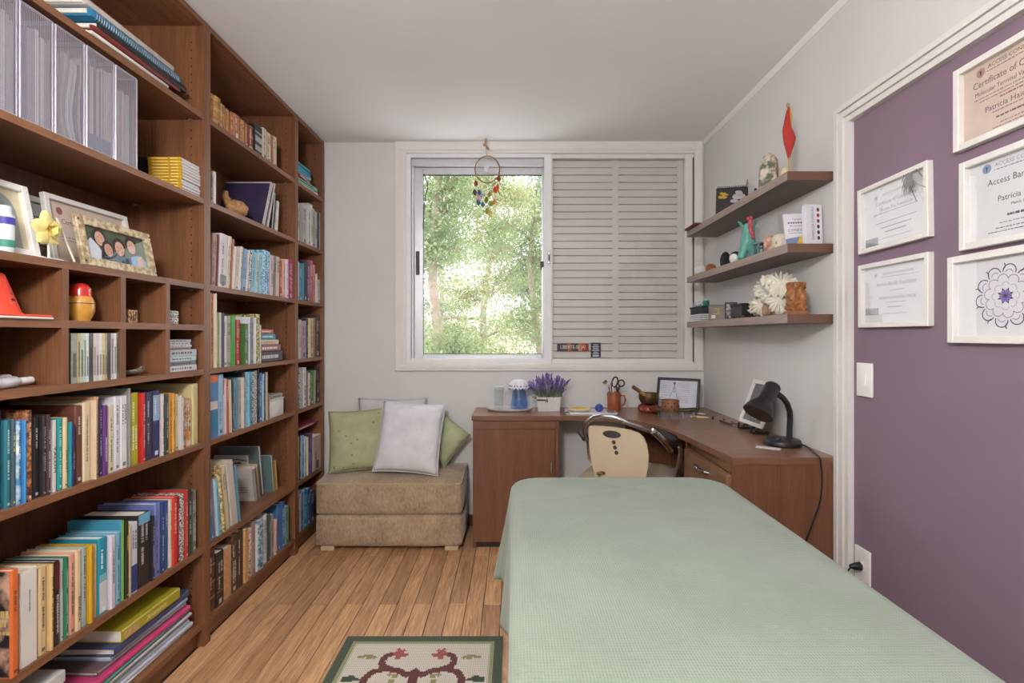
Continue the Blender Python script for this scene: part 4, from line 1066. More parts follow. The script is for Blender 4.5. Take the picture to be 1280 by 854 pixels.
def matryoshka():
    c = (-1.285, 1.456, 1.2822); T = Matrix.Translation(c)
    root = thing('nesting_doll', c, 'wooden nesting doll with red headscarf standing in the cubbyhole', 'nesting doll')
    prof = [(.020, 0), (.024, .001), (.0245, .005), (.030, .015), (.0345, .030), (.0355, .046), (.0345, .057), (.0315, .066), (.0280, .073), (.0262, .079), (.0262, .089), (.0242, .100), (.018, .109), (.009, .113), (0, .114)]
    MB().lathe(prof[:7], 28, T).build('lower_body', plain((206, 150, 66), .25, var=.12, scale=30, coat=.6), root, smooth=True, angle=60)
    MB().lathe(prof[6:9], 28, T).build('upper_body', plain((208, 148, 70), .25, var=.12, scale=30, coat=.6), root, smooth=True, angle=60)
    MB().lathe([(.0352, .0515), (.0358, .0525), (.0352, .0535)], 28, T).build('seam', plain((70, 44, 26), .4), root)
    hd = MB(); n = 28
    hp = prof[8:]
    MB().lathe(hp, n, T).build('headscarf', plain((200, 46, 40), .25, coat=.6), root, smooth=True, angle=60)
    # face patch on the head, turned towards the room's far side
    M2 = T @ Matrix.Rotation(R(38), 4, 'Z')
    vs = []; fs = []
    for i in range(9):
        for j in range(9):
            a = (i - 4) / 4 * .72; q = (j - 4) / 4
            lim = math.sqrt(max(0, 1 - ((i - 4) / 4.2) ** 2))
            zq = .0885 + q * .0105 * lim
            rq = .0262 - abs(zq - .089) * .12
            vs.append((rq * math.cos(a), rq * math.sin(a), zq))
    for i in range(8):
        for j in range(8): fs.append((i * 9 + j, (i + 1) * 9 + j, (i + 1) * 9 + j + 1, i * 9 + j + 1))
    face = MB().add(vs, fs, M2).build('face', plain((222, 170, 104), .3), root, smooth=True, angle=180)
    b = MB()
    for a in (-.28, .28): b.ball((.0268 * math.cos(a), .0268 * math.sin(a), .0915), .0018, n=6, M=M2)
    b.build('eyes', plain((30, 24, 24), .4), face)['kind'] = 'stuff'
    MB().ball((.0268, 0, .0835), .0012, .003, .0011, 6, M2).build('mouth', plain((190, 50, 50), .4), face)
    b = MB()
    for pts in ([(-.6, .062), (-.2, .050), (.3, .058)], [(-.3, .048), (.0, .036), (.2, .020)], [(.1, .052), (.4, .04), (.35, .022)], [(.55, .05), (.8, .034), (.6, .016)], [(-.6, .03), (-.3, .022), (-.1, .012)], [(-.2, .078), (.1, .068), (.4, .07)]):
        pp = []
        for (a, zq) in pts:
            rq = .0352 if zq < .05 else .0352 - (zq - .05) * .42
            if zq < .03: rq = .0345 - (.03 - zq) * .32
            pp.append((rq * math.cos(a), rq * math.sin(a), zq))
        b.tube(pp, .0007, 5, M2)
    b.build('painted_lines', plain((60, 40, 28), .4), root)['kind'] = 'stuff'
matryoshka()
root = thing('trinket_box', (-1.262, 1.612, 1.2822), 'small square carved wooden trinket box in the third cubbyhole', 'box')
MB().rbox(-1.290, -1.250, 1.594, 1.634, 1.2822, 1.324, .002).build('body', pattern_mat('burnt_pattern', (110, 70, 44), (206, 170, 126), 90), root, smooth=True)
b = MB()
for i in range(3):
    b.tube([(-1.2495, 1.600 + i * .01, 1.287), (-1.2495, 1.606 + i * .009, 1.30), (-1.2495, 1.60 + i * .012, 1.319)], .0012, 5)
b.build('carved_lines', plain((80, 48, 30), .6), root)['kind'] = 'stuff'
DN = ['front lower', 'rear lower', 'front upper', 'rear upper']
proto = None
for i, (dy, dz_) in enumerate(((0, 0), (.027, 0), (0, .025), (.027, .025))):
    p_ = (-1.270, 1.806 + dy, 1.2822 + dz_)
    lab = '%s speckled black and white cube of the four in the corner cubby' % DN[i]
    if proto is None:
        proto = thing('patterned_cube', p_, lab, 'cube', 'patterned cubes in the corner cubby')
        MB().rbox(p_[0] - .012, p_[0] + .012, p_[1] - .0125, p_[1] + .0125, p_[2], p_[2] + .0245, .004).build('body', plain((206, 202, 196), .5), proto, smooth=True)
        b = MB()
        for (yy, zz_) in ((-.006, .006), (.006, .008), (0, .016), (-.007, .018)): b.ball((p_[0] + .0118, p_[1] + yy, p_[2] + zz_), .001, .003, .0028, 6)
        b.build('spots', plain((40, 38, 40), .5), proto)['kind'] = 'stuff'
    else: copy_thing(proto, p_, lab)
# bottles lying in the lower left cubby
BL_ = ['clear plastic bottle lying behind the white tube in the lower cubby', 'white capped tube lying along the lower cubby', 'cloudy bottle at the lower cubby edge']
for i, (yc, x_, z_, L, r_, ang) in enumerate(((1.235, -1.335, 1.105, .12, .020, -3), (1.262, -1.283, 1.105, .13, .015, 8), (1.188, -1.272, 1.105, .045, .018, 4))):
    c = Vector((x_, yc - L / 2, z_ + r_ + .0002)); T = Matrix.Translation(c) @ Matrix.Rotation(R(ang), 4, 'Z') @ Matrix.Rotation(R(-90), 4, 'X')
    root = thing('plastic_bottle', (x_, yc, z_), BL_[i], 'bottle')
    MB().lathe([(r_ * .85, 0), (r_, .004), (r_, L * .58), (r_ * .6, L * .68), (r_ * .55, L * .70)], 20, T).build('body', plain((206, 206, 212), .2, var=.06), root, smooth=True)
    MB().lathe([(r_ * .62, L * .69), (r_ * .66, L * .72), (r_ * .66, L * .98), (r_ * .5, L)], 20, T).build('cap', plain((226, 224, 226), .4), root, smooth=True)
root = thing('shell_dish', (-1.285, 1.650, 1.1052), 'boat shaped dish holding white pebbles in the lower cubbyhole', 'dish')
vs = []; fs = []
for i in range(13):
    t = i / 12 * 2 - 1; hw = .026 * (1 - t * t) ** .6; 
    for j in range(7):
        s_ = (j - 3) / 3
        vs.append((-1.285 + s_ * hw, 1.650 + t * .052, 1.1054 + .004 + .012 * s_ * s_ + .014 * t ** 4 - .004 * (1 - t * t) * (1 - s_ * s_)))
for i in range(12):
    for j in range(6): fs.append((i * 7 + j, i * 7 + j + 1, (i + 1) * 7 + j + 1, (i + 1) * 7 + j))
o = MB().add(vs, fs).build('dish', plain((110, 104, 90), .4, var=.2), root, smooth=True, angle=180)
md = o.modifiers.new('thick', 'SOLIDIFY'); md.thickness = .002
PBN = ['near', 'second', 'middle', 'fourth', 'far']
for i in range(5):
    y_ = 1.628 + i * .011
    tag(MB().ball((-1.285 + random.uniform(-.007, .007), y_, 1.1195), .007, .0062, .005, 8).build('pebble', plain((214, 208, 196), .5, var=.1), None, smooth=True, base=(-1.285, y_, 1.114)), '%s white pebble in the boat shaped dish' % PBN[i], 'pebble', 'pebbles in the boat dish')
# CDs and DVDs lying in the corner cubby
zz = 1.1052
for (y1_, t, rgb, lab) in ((1.940, .022, (214, 212, 214), 'white DVD case, lowest of the corner cubby stack'), (1.936, .016, (110, 118, 122), 'dark grey DVD case second in the corner cubby stack'), (1.938, .018, (190, 202, 210), 'icy blue DVD case under the thick grey one in the corner cubby'),
                        (1.939, .026, (176, 182, 188), 'thick pale grey box set in the corner cubby stack'), (1.905, .008, (150, 110, 112), 'reddish CD case on the thick box set in the cubby'), (1.910, .010, (196, 190, 196), 'lilac CD case second of the small corner cubby stack'),
                        (1.902, .010, (180, 182, 188), 'silver CD case third of the small corner cubby stack'), (1.906, .010, (160, 166, 176), 'slate CD case topping the corner cubby stack')):
    root = thing('dvd_case' if t > .012 else 'cd_case', (-1.31, 1.86, zz), lab, 'disc case', 'disc cases in the corner cubby')
    MB().rbox(-1.375, -1.252, 1.786, y1_, zz, zz + t - .0006, .0015).build('case', plain(rgb, .3, var=.08, scale=90), root)
    b = MB(); y_ = 1.80
    while y_ < y1_ - .03:
        L = random.uniform(.006, .016); b.box(-1.2521, -1.2515, y_, y_ + L, zz + t * .35, zz + t * .65); y_ += L + .006
    b.build('spine_print', plain(shade3(rgb, .5), .5), root)['kind'] = 'stuff'
    zz += t

# bottom shelf: folders and the anatomy book lying flat, archive box
FOL = [(1.42, 1.930, .010, (226, 222, 206), 'ivory folder, lowest of the bottom shelf pile'), (1.405, 1.925, .015, (190, 194, 214), 'pale lilac folder above the ivory one in the bottom pile'),
       (1.41, 1.915, .013, (206, 208, 222), 'white plastic folder under the teal one in the bottom pile'), (1.40, 1.905, .018, (96, 166, 158), 'teal folder in the middle of the bottom shelf pile'), (1.425, 1.91, .012, (196, 176, 192), 'pale pink folder above the teal one in the bottom pile'),
       (1.43, 1.905, .014, (56, 122, 106), 'dark green folder beneath the pink one in the bottom pile'), (1.40, 1.90, .020, (196, 66, 118), 'bright pink folder bulging in the bottom shelf pile'), (1.50, 1.895, .014, (112, 92, 92), 'grey brown folder with paper above the bright pink one'),
       (1.55, 1.902, .016, (150, 170, 206), 'pale blue folder below the navy one in the bottom pile'), (1.545, 1.905, .026, (62, 76, 112), 'navy ring folder just under the anatomy book')]
zz = .0985
for (ya, yb, t, rgb, lab) in FOL:
    root = thing('folder', (-1.38, (ya + yb) / 2, zz), lab, 'folder', 'folders on the bottom shelf')
    jx = random.uniform(-.012, .004)
    x0, x1 = -1.53, -1.256 + jx
    c = Vector((-1.38, (ya + yb) / 2, zz)); MM = Matrix.Translation(c) @ Matrix.Rotation(R(random.uniform(-1.5, 1.0)), 4, 'Z') @ Matrix.Translation(-c)
    k = max(.0012, t * .14)
    b = MB(); b.prism([(x0, zz), (x1 - .003, zz), (x1, zz + t * .3), (x1, zz + t * .7), (x1 - .003, zz + t - .0008), (x0, zz + t - .0008), (x0, zz + t - k), (x1 - .004, zz + t - k - .0006), (x1 - .004, zz + k), (x0, zz + k)], ya, yb)
    b.v = [MM @ Vector((p.x, p.z, p.y)) for p in b.v]
    b.build('cover', plain(rgb, .35, var=.05), root)
    MB().box(x0 + .01, x1 - .006, ya + .006, yb - .006, zz + k, zz + t - k - .0008, MM).build('papers', M_PAPER, root)
    zz += t
flat_book('thick olive yellow anatomy book lying on top of the folder pile', -1.50, -1.252, 1.572, 1.842, zz + .0004, zz + .040, (170, 158, 44), text=('Anatomia', .62, .56), print_rgb=(226, 214, 150))
MB_ = MB().box(-1.2519, -1.2512, 1.580, 1.640, zz + .008, zz + .033).build('spine_picture', plain((196, 160, 110), .5, var=.3, scale=90), [o for o in COL.objects if o.name.startswith('book') and o.get('label', '').startswith('thick olive yellow anatomy')][0])
root = thing('archive_box', (-1.39, 1.28, .0985), 'white archive box standing beside the folder pile on the bottom shelf', 'box')
MB().rbox(-1.52, -1.262, 1.172, 1.378, .0985, .290, .003).build('body', plain((214, 212, 212), .6, var=.04), root)
MB().rbox(-1.523, -1.259, 1.169, 1.381, .270, .304, .003).build('lid', plain((200, 198, 198), .6, var=.04), root)

# ---------------------------------------------------------------- second and third bookcase: lying and leaning things
def panel_thing(name, label, cat, M, w, h, t, rgb, edge_rgb=None, mat=None, frame_w=.006):
    # big flat book or folder: local x depth (away from the shelf front), y up, z thickness
    root = thing(name, M @ Vector((w / 2, 0, 0)), label, cat)
    MB().box(0, w, 0, h, t - .002, t, M).box(0, w, 0, h, 0, .002, M).box(w - .003, w, 0, h, .002, t - .002, M).build('cover', mat or plain(rgb, .5, var=.08), root)
    MB().box(.003, w - .003, .003, h - .003, .002, t - .002, M).build('pages', plain(edge_rgb or (214, 208, 200), .8), root)
    return root
# purple album: cover faces the near side, leaning
def lean_place(xf, y, z, tilt):                   # front edge foot at (xf, y, z); cover towards -y
    t = R(tilt); return Matrix(((-1, 0, 0, xf), (0, math.sin(t), -math.cos(t), y), (0, math.cos(t), math.sin(t), z), (0, 0, 0, 1)))
M = lean_place(-1.246, 2.462, 1.7854, 20)
root = panel_thing('photo_album', 'large dark purple album leaning behind the wicker ball', 'album', M, .235, .252, .020, (58, 48, 78))
MB().box(0, .007, 0, .252, .0195, .0215, M).box(.007, .235, .245, .252, .0195, .0215, M).build('white_border', plain((196, 186, 190), .5), root)
M = lean_place(-1.246, 2.492, 1.7854, 17)
root = panel_thing('photo_album', 'thin white album leaning between the purple and black ones', 'album', M, .23, .255, .008, (206, 200, 196))
M = lean_place(-1.250, 2.550, 1.7854, 9)
root = panel_thing('photo_album', 'small black album leaning beside the white one', 'album', M, .20, .205, .020, (36, 34, 40))
M = lean_place(-1.252, 2.600, 1.7854, 7)
root = panel_thing('notebook', 'slim white notebook leaning last on the purple album shelf', 'notebook', M, .18, .168, .014, (210, 204, 200))
c = (-1.285, 2.275, 1.7854)
root = thing('wicker_shell', c, 'tan bulbous knotted wicker ball with a stub before the purple album', 'ornament')
b = MB(); bm = bmesh.new(); bmesh.ops.create_icosphere(bm, subdivisions=4, radius=.046)
from mathutils import noise as mn
for v in bm.verts:
    k = 1 + .10 * mn.noise(v.co * 45) + .10 * mn.noise(v.co * 18)
    v.co = Vector((v.co.x * k, v.co.y * k * 1.1, v.co.z * k * .86))
b.from_bm(bm, Matrix.Translation((c[0], c[1], c[2] + .041)))
b.build('body', plain((172, 128, 84), .8, var=.3, scale=80, bump_s=.5, bump_scale=160), root, smooth=True, angle=180)
MB().tube([(c[0] - .02, c[1] - .028, c[2] + .06), (c[0] - .025, c[1] - .045, c[2] + .085), (c[0] - .02, c[1] - .05, c[2] + .11)], [.02, .014, .009], 10).build('stub', plain((150, 108, 70), .8, var=.3, scale=80), root, smooth=True)
# books lying on the orange and green shelf
zz = 1.1054
for (y0, y1, t, rgb, lab, pr) in ((2.405, 2.650, .054, (74, 70, 74), 'thick dark hardback lying lowest beside the green books', (206, 204, 200)), (2.415, 2.625, .034, (150, 96, 96), 'maroon and white book on the dark hardback', (226, 222, 216)), (2.43, 2.605, .026, (196, 186, 176), 'pale book under the teal one in the lying stack', (190, 120, 80)),
                                  (2.42, 2.57, .030, (60, 138, 156), 'teal book lying in the stack beside the green books', (206, 220, 220)), (2.425, 2.548, .022, (190, 100, 76), 'red orange booklet topping the lying stack', (220, 214, 206))):
    flat_book(lab, -1.43, -1.248, y0, y1, zz, zz + t - .0006, rgb, print_rgb=pr, group='books lying on the orange and green shelf', rot=random.uniform(-2, 1)); zz += t
zz = .8144
root, M = slab('card_box', 'white cardboard box lying at the end of the blue magazine shelf', 'box', -1.42, -1.250, 2.490, 2.665, zz, zz + .085, (216, 212, 210), .003)
MB().rbox(-1.422, -1.248, 2.488, 2.667, zz + .0855, zz + .095, .002).build('lid', plain((190, 190, 188), .5), root)
flat_book('grey book lying on the white cardboard box', -1.41, -1.254, 2.495, 2.66, zz + .0958, zz + .116, (150, 154, 152))
# spiral notebook shelf: leaning things behind the near row
M = lean_place(-1.315, 2.52, .3964, -10)
root = panel_thing('spiral_notebook', 'white spiral notebook facing out on the low shelf', 'notebook', M, .19, .185, .012, (206, 198, 190))
def spiral(root, M, h, t):
    w = MB(); y_ = .012
    while y_ < h - .01:
        w.tube([(.002 + .008 * math.cos(a), y_, t / 2 + (t * .5 + .004) * math.sin(a)) for a in [i * math.pi / 4 for i in range(8)]] + [(.010, y_, t / 2)], .0013, 4, M); y_ += .0085
    w.build('spiral_binding', plain((96, 70, 60), .4, .4), root)['kind'] = 'stuff'
spiral(root, M, .185, .012)
lines(root, M @ Matrix.Translation((.19, 0, 0)) @ Matrix.Rotation(0, 4, 'X'), [('l', -.15, -.06, .075, .0025, 4), ('l', -.15, -.08, .066, .0025, 5), ('l', -.15, -.05, .057, .0025, 6), ('l', -.15, -.09, .048, .0025, 7)], INK, z=.0122)
M = lean_place(-1.318, 2.556, .3964, -10)
root = panel_thing('spiral_notebook', 'buff spiral notebook behind the white one on the low shelf', 'notebook', M, .19, .188, .016, (196, 172, 138)); spiral(root, M, .188, .016)
M = lean_place(-1.375, 2.585, .3964, -11)
root = panel_thing('picture_book', 'large pale book with dark sunglasses picture behind the spiral notebooks', 'book', M, .17, .230, .016, (196, 192, 188))
b = MB(); b.prism([(.02, .185), (.04, .20), (.075, .19), (.08, .17), (.03, .168)], .0161, .0166, M); b.prism([(.095, .19), (.12, .20), (.14, .185), (.135, .17), (.10, .172)], .0161, .0166, M); b.tube([(.0, .205, .0165), (.05, .213, .0165), (.11, .213, .0165), (.16, .205, .0165)], .002, 5, M)
b.build('sunglasses_picture', plain((44, 34, 34), .5), root)['kind'] = 'stuff'
M = lean_place(-1.335, 2.625, .3964, -9)
root = panel_thing('folder', 'tall grey folder leaning behind the spiral notebooks', 'folder', M, .20, .268, .020, (126, 134, 136), mat=plain((112, 126, 128), .4, var=.1))
M = lean_place(-1.30, 2.668, .3964, -8)
root = panel_thing('book', 'teal grey book leaning beyond the spiral notebooks', 'book', M, .16, .205, .016, (96, 120, 120))
M = lean_place(-1.298, 2.700, .3964, -7)
root = panel_thing('book', 'ochre book leaning last on the spiral notebook shelf', 'book', M, .15, .165, .014, (176, 134, 66))
# narrow bookcase: lying things
zz = 2.1204
for (y0, y1, t, rgb, lab, rt) in ((2.83, 3.13, .022, (206, 204, 200), 'white folder lowest of the tilted pile, narrow bookcase top', -4), (2.825, 3.12, .026, (120, 180, 160), 'pale green folder in the narrow bookcase top pile', -5), (2.85, 3.06, .018, (150, 44, 50), 'small dark red book in the narrow bookcase top pile', 3),
                              (2.825, 3.03, .024, (110, 160, 180), 'blue grey folder under the teal case, narrow bookcase top', -3)):
    flat_book(lab, -1.48, -1.256, y0, y1, zz, zz + t, rgb, rot=rt, group=None, name='folder' if 'folder' in lab else 'book', cat='folder' if 'folder' in lab else 'book'); zz += t + .0006
root = thing('padded_case', (-1.37, 2.94, zz), 'padded turquoise case on top of the narrow bookcase pile', 'case')
MB().rbox(-1.48, -1.262, 2.82, 3.06, zz, zz + .055, .018, 4).build('body', plain((30, 150, 170), .45, var=.08), root, smooth=True)
MB().tube([(-1.2605, 2.835, zz + .028), (-1.2605, 3.045, zz + .028)], .0022, 6).build('zip', plain((24, 90, 110), .5), root, smooth=True)
flat_book('dark red book lying across the row level with the ottoman', -1.40, -1.255, 2.825, 3.145, .6830, .702, (130, 44, 56))
# ================================================================ massage table under its cover
from mathutils import noise as mnoise
TX0, TX1, TY0, TY1, TZ = 0.004, 0.758, -.10, 1.868, .700
root = thing('massage_table', ((TX0 + TX1) / 2, .9, 0), 'padded massage table hidden beneath the sage green cover', 'table')
MB().rbox(TX0 + .012, TX1 - .012, TY0 + .012, TY1 - .012, TZ - .075, TZ - .006, .03, 4).build('padded_top', plain((206, 198, 182), .6), root, smooth=True)
for (x, y) in ((TX0 + .10, TY0 + .2), (TX1 - .10, TY0 + .2), (TX0 + .10, TY1 - .22), (TX1 - .10, TY1 - .22)):
    MB().rbox(x - .022, x + .022, y - .022, y + .022, .0, TZ - .08, .004).build('leg', plain((170, 128, 84), .5), root)
def cloth_mat():
    m, nt, b = new_mat('sage_waffle_cloth')
    v = objco(nt)
    n = noise(nt, v, 3.5, 3); r = ramp(nt, n.outputs['Fac'], lin((128, 139, 125)), lin((139, 150, 136)))
    w1 = N(nt, 'ShaderNodeTexWave', bands_direction='X'); w2 = N(nt, 'ShaderNodeTexWave', bands_direction='Y')
    for w, sc in ((w1, 58.0), (w2, 44.0)):
        w.inputs['Scale'].default_value = sc; w.inputs['Distortion'].default_value = .6; w.inputs['Detail'].default_value = 1.0; nt.links.new(v, w.inputs['Vector'])
    mul = N(nt, 'ShaderNodeMath', operation='ADD'); nt.links.new(w1.outputs['Fac'], mul.inputs[0]); nt.links.new(w2.outputs['Fac'], mul.inputs[1])
    r2 = ramp(nt, mul.outputs[0], (.86, .86, .86), (1.05, 1.05, 1.05), .2, 1.0)
    mx = N(nt, 'ShaderNodeMix', data_type='RGBA', blend_type='MULTIPLY'); mx.inputs[0].default_value = .75
    nt.links.new(r.outputs['Color'], mx.inputs[6]); nt.links.new(r2.outputs['Color'], mx.inputs[7])
    nt.links.new(mx.outputs[2], b.inputs['Base Color'])
    b.inputs['Roughness'].default_value = .9; b.inputs['Sheen Weight'].default_value = .15
    bump(nt, mul.outputs[0], b, .5, .0012)
    return m
M_CLOTH = cloth_mat()
W_, L_ = TX1 - TX0, TY1 - TY0
rc = .095; drop = .345; far = .085; stp = .0165
LOBES = [(-1, -.006), (1.0, -.010), (1.20, -.012), (1.30, -.006), (1.40, .012), (1.50, .046), (1.58, .040), (1.66, .010), (1.70, .008), (1.772, .050)]
def lobe(y):
    for (a, va), (b, vb) in zip(LOBES, LOBES[1:]):
        if y <= b:
            f = max(0, (y - a) / (b - a)); f = f * f * (3 - 2 * f); return va + (vb - va) * f
    return LOBES[-1][1]
def cloth_point(s, t):
    cx = min(max(s, rc), W_ - rc); cy = min(max(t, rc), L_ - rc)
    dx, dy = s - cx, t - cy; dist = math.hypot(dx, dy)
    z = TZ
    wob = .0022 * mnoise.noise((s * 4.0, t * 4.0, .3)) + .0012 * mnoise.noise((s * 11.0 + t * 3, t * 7.0, 1.3))
    # soft diagonal creases on the top
    for (a, bq, c, wd, hh) in ((.55, .83, 1.74, .010, .0036), (-.30, .95, 1.60, .016, .0034), (.2, .98, 1.62, .02, .003), (-.75, .66, .86, .014, .003), (.32, .95, 1.30, .03, .003)):
        q = s * a + t * bq - c; wob += hh * math.exp(-(q / wd) ** 2)
    if dist <= rc:
        e = max(0.0, dist - (rc - .02)) / .02
        return Vector((TX0 + s, TY0 + t, z + wob * (1 - e) - .003 * e * e))
    ux, uy = dx / dist, dy / dist
    d = dist - rc
    y = TY0 + t
    per = (cy if abs(ux) > .5 else 0) + TY0
    arc = .016
    if d < arc * 1.57:
        a = d / arc; out = arc * math.sin(a) * .8; zz = arc * (1 - math.cos(a))
    else:
        out = arc * .8; zz = arc + (d - arc * 1.57)
    k = max(0.0, min(1.0, (d - .01) / .33))
    ang = math.atan2(uy, -ux if s < W_ / 2 else ux)          # 0 on the long side, 90 deg at the far end
    if s < W_ / 2 and abs(ux) > .02:
        if uy > .0 and cy >= L_ - rc - 1e-6:                # round the far corner
            o_ = .042 + .044 * math.cos(min(1.57, abs(ang - .55) * 1.5))
        else:
            o_ = lobe(y)
    elif s > W_ / 2:
        o_ = .03 + .02 * math.cos(y * 17)
    else:
        o_ = .03
    out += (o_ - arc * .8) * k ** 1.1
    if s < W_ / 2: out = max(out, -.016)
    else: out = max(out, .006)
    return Vector((TX0 + cx + ux * (rc + out), TY0 + cy + uy * (rc + out), TZ - .003 - zz + .004 * math.sin(y * 23) * k))
ns = int((W_ + 2 * drop) / stp) + 1; nt_ = int((L_ + far) / stp) + 1
vs = []; fs = []
for j in range(nt_ + 1):
    for i in range(ns + 1):
        vs.append(cloth_point(-drop + (W_ + 2 * drop) * i / ns, (L_ + far) * j / nt_))
for j in range(nt_):
    for i in range(ns):
        a = j * (ns + 1) + i; fs.append((a, a + 1, a + ns + 2, a + ns + 1))
sheet = MB().add(vs, fs).build('bed_cover', M_CLOTH, smooth=True, base=(.38, .9, TZ), angle=180)
tag(sheet, 'sage green waffle cloth cover draped over the massage table', 'bed cover')
md = sheet.modifiers.new('thick', 'SOLIDIFY'); md.thickness = .003; md.offset = 1.0

# ================================================================ rug, stitch by stitch
RX0, RX1, RY0, RY1 = -.682, -.046, 1.10, 2.016
def rug():
    cell = .0068; nx = int((RX1 - RX0) / cell); ny = int((RY1 - RY0) / cell); cell_x = (RX1 - RX0) / nx; cell_y = (RY1 - RY0) / ny
    cols = [(84, 95, 80), (160, 158, 120), (222, 213, 200), (112, 66, 64), (178, 96, 86), (156, 150, 104), (72, 86, 72), (190, 198, 168)]
    import itertools
    g = [[2] * nx for _ in range(ny)]
    for j in range(ny):
        for i in range(nx):
            e = min(i, nx - 1 - i, ny - 1 - j, j)
            if e < 5: g[j][i] = 0
            elif e < 7: g[j][i] = 1
            elif e < 8: g[j][i] = 7
    cxm = (nx - 1) / 2
    def dot(u, v, r, c):                         # u across from the centre line, v down from the far edge, mirrored
        for sgn in (-1, 1):
            ci = cxm + sgn * u
            for jj in range(int(v - r) - 1, int(v + r) + 2):
                for ii in range(int(ci - r) - 1, int(ci + r) + 2):
                    j = ny - 1 - jj
                    if 0 <= j < ny and 0 <= ii < nx and (ii - ci) ** 2 + (jj - v) ** 2 <= r * r: g[j][ii] = c
    def curve(pts, r, c):
        for (p, q) in zip(pts, pts[1:]):
            k = int(max(abs(p[0] - q[0]), abs(p[1] - q[1])) * 2) + 1
            for s_ in range(k + 1): dot(p[0] + (q[0] - p[0]) * s_ / k, p[1] + (q[1] - p[1]) * s_ / k, r, c)
    V = 3
    # upper scroll with flower
    curve([(2, 33), (8, 31), (14, 28), (19, 26), (20, 22), (19, 18), (16, 16)], 1.7, V)
    for (u, v, r) in ((12.5, 15.5, 2.6), (9.5, 17, 2.0), (12, 19, 1.8), (10, 13, 1.3), (7, 16.5, 1.0), (13, 12, 1.0)): dot(u, v, r, 4)
    curve([(25, 19), (29, 17.5), (33, 18.5)], 1.2, 5); dot(28, 18.6, 1.9, 5)
    # ring of the middle scroll
    curve([(0, 33), (4, 33), (10, 29.5), (17, 28.5), (23, 31), (26, 37), (25, 44), (20, 49), (13, 51), (6, 50), (1.5, 46), (0, 40)], 2.0, V)
    curve([(0, 30), (0, 60)], 2.2, V)
    for (u, v, r) in ((10, 34, 1.8), (13, 33, 1.3), (11, 38, 1.5)): dot(u, v, r, 5)
    for (u, v, r) in ((33, 36, 2.6), (36, 36.5, 2.0), (30, 36.5, 1.3)): dot(u, v, r, 6)
    curve([(0, 60), (6, 64), (14, 66), (20, 72), (20, 80), (12, 86), (3, 84)], 1.8, V)
    for (u, v, r) in ((13, 75, 2.8), (9, 77, 2.0), (13, 79, 1.8)): dot(u, v, r, 4)
    curve([(26, 62), (31, 60), (36, 62)], 1.4, 6); dot(32, 62, 2.2, 6)
    curve([(0, 84), (0, 104)], 2.0, V); curve([(0, 98), (10, 100), (18, 106), (20, 114), (12, 120)], 1.8, V); dot(12, 116, 2.6, 4); dot(28, 100, 2.4, 5)
    base = (( RX0 + RX1) / 2, (RY0 + RY1) / 2, 0)
    root = thing('rug', base, 'cream needlepoint rug with scrolling floral pattern and dark green border', 'rug')
    MB().rbox(RX0, RX1, RY0, RY1, .0006, .0072, .003).build('backing', plain((84, 92, 78), .95), root)
    b = MB()
    for j in range(ny):
        for i in range(nx):
            b.cur = g[j][i]; x = RX0 + i * cell_x; y = RY0 + j * cell_y; z = .0078
            b.add([(x, y, z), (x + cell_x, y, z), (x + cell_x, y + cell_y, z), (x, y + cell_y, z)], [(0, 1, 2, 3)])
    def st_mat(c):
        m, nt, bs = new_mat('wool_%02x%02x%02x' % c)
        v = objco(nt)
        w1 = N(nt, 'ShaderNodeTexWave', bands_direction='X'); w2 = N(nt, 'ShaderNodeTexWave', bands_direction='Y')
        for w in (w1, w2): w.inputs['Scale'].default_value = 46.2; w.inputs['Distortion'].default_value = .8; nt.links.new(v, w.inputs['Vector'])
        mu = N(nt, 'ShaderNodeMath', operation='MULTIPLY'); nt.links.new(w1.outputs['Fac'], mu.inputs[0]); nt.links.new(w2.outputs['Fac'], mu.inputs[1])
        r_ = ramp(nt, mu.outputs[0], shade(lin(c), .66), shade(lin(c), 1.08), .02, .4)
        nt.links.new(r_.outputs['Color'], bs.inputs['Base Color']); bs.inputs['Roughness'].default_value = .95
        bump(nt, mu.outputs[0], bs, .6, .003)
        return m
    b.build('needlepoint', [st_mat(c) for c in cols], root, merge=True)
rug()

# ================================================================ ottoman and cushions
def velour():
    m, nt, b = new_mat('beige_velour')
    v = objco(nt, (1, 1, .45)); n1 = noise(nt, v, 95, 4, .7, .6); n2 = noise(nt, objco(nt), 7, 3)
    ad = N(nt, 'ShaderNodeMath', operation='MULTIPLY_ADD'); ad.inputs[1].default_value = .62; nt.links.new(n1.outputs['Fac'], ad.inputs[0])
    h = N(nt, 'ShaderNodeMath', operation='MULTIPLY'); h.inputs[1].default_value = .38; nt.links.new(n2.outputs['Fac'], h.inputs[0]); nt.links.new(h.outputs[0], ad.inputs[2])
    r = ramp(nt, ad.outputs[0], lin((132, 109, 82)), lin((188, 166, 138)), .34, .66)
    nt.links.new(r.outputs['Color'], b.inputs['Base Color']); b.inputs['Roughness'].default_value = .85
    b.inputs['Sheen Weight'].default_value = .5; b.inputs['Sheen Roughness'].default_value = .4
    bump(nt, n1.outputs['Fac'], b, .25, .002)
    return m
M_VEL = velour()
OX0, OX1, OY0, OY1 = -1.145, -.302, 2.822, 3.196
root = thing('ottoman', ((OX0 + OX1) / 2, (OY0 + OY1) / 2, 0), 'beige velour ottoman seat with loose cushions against the window wall', 'ottoman')
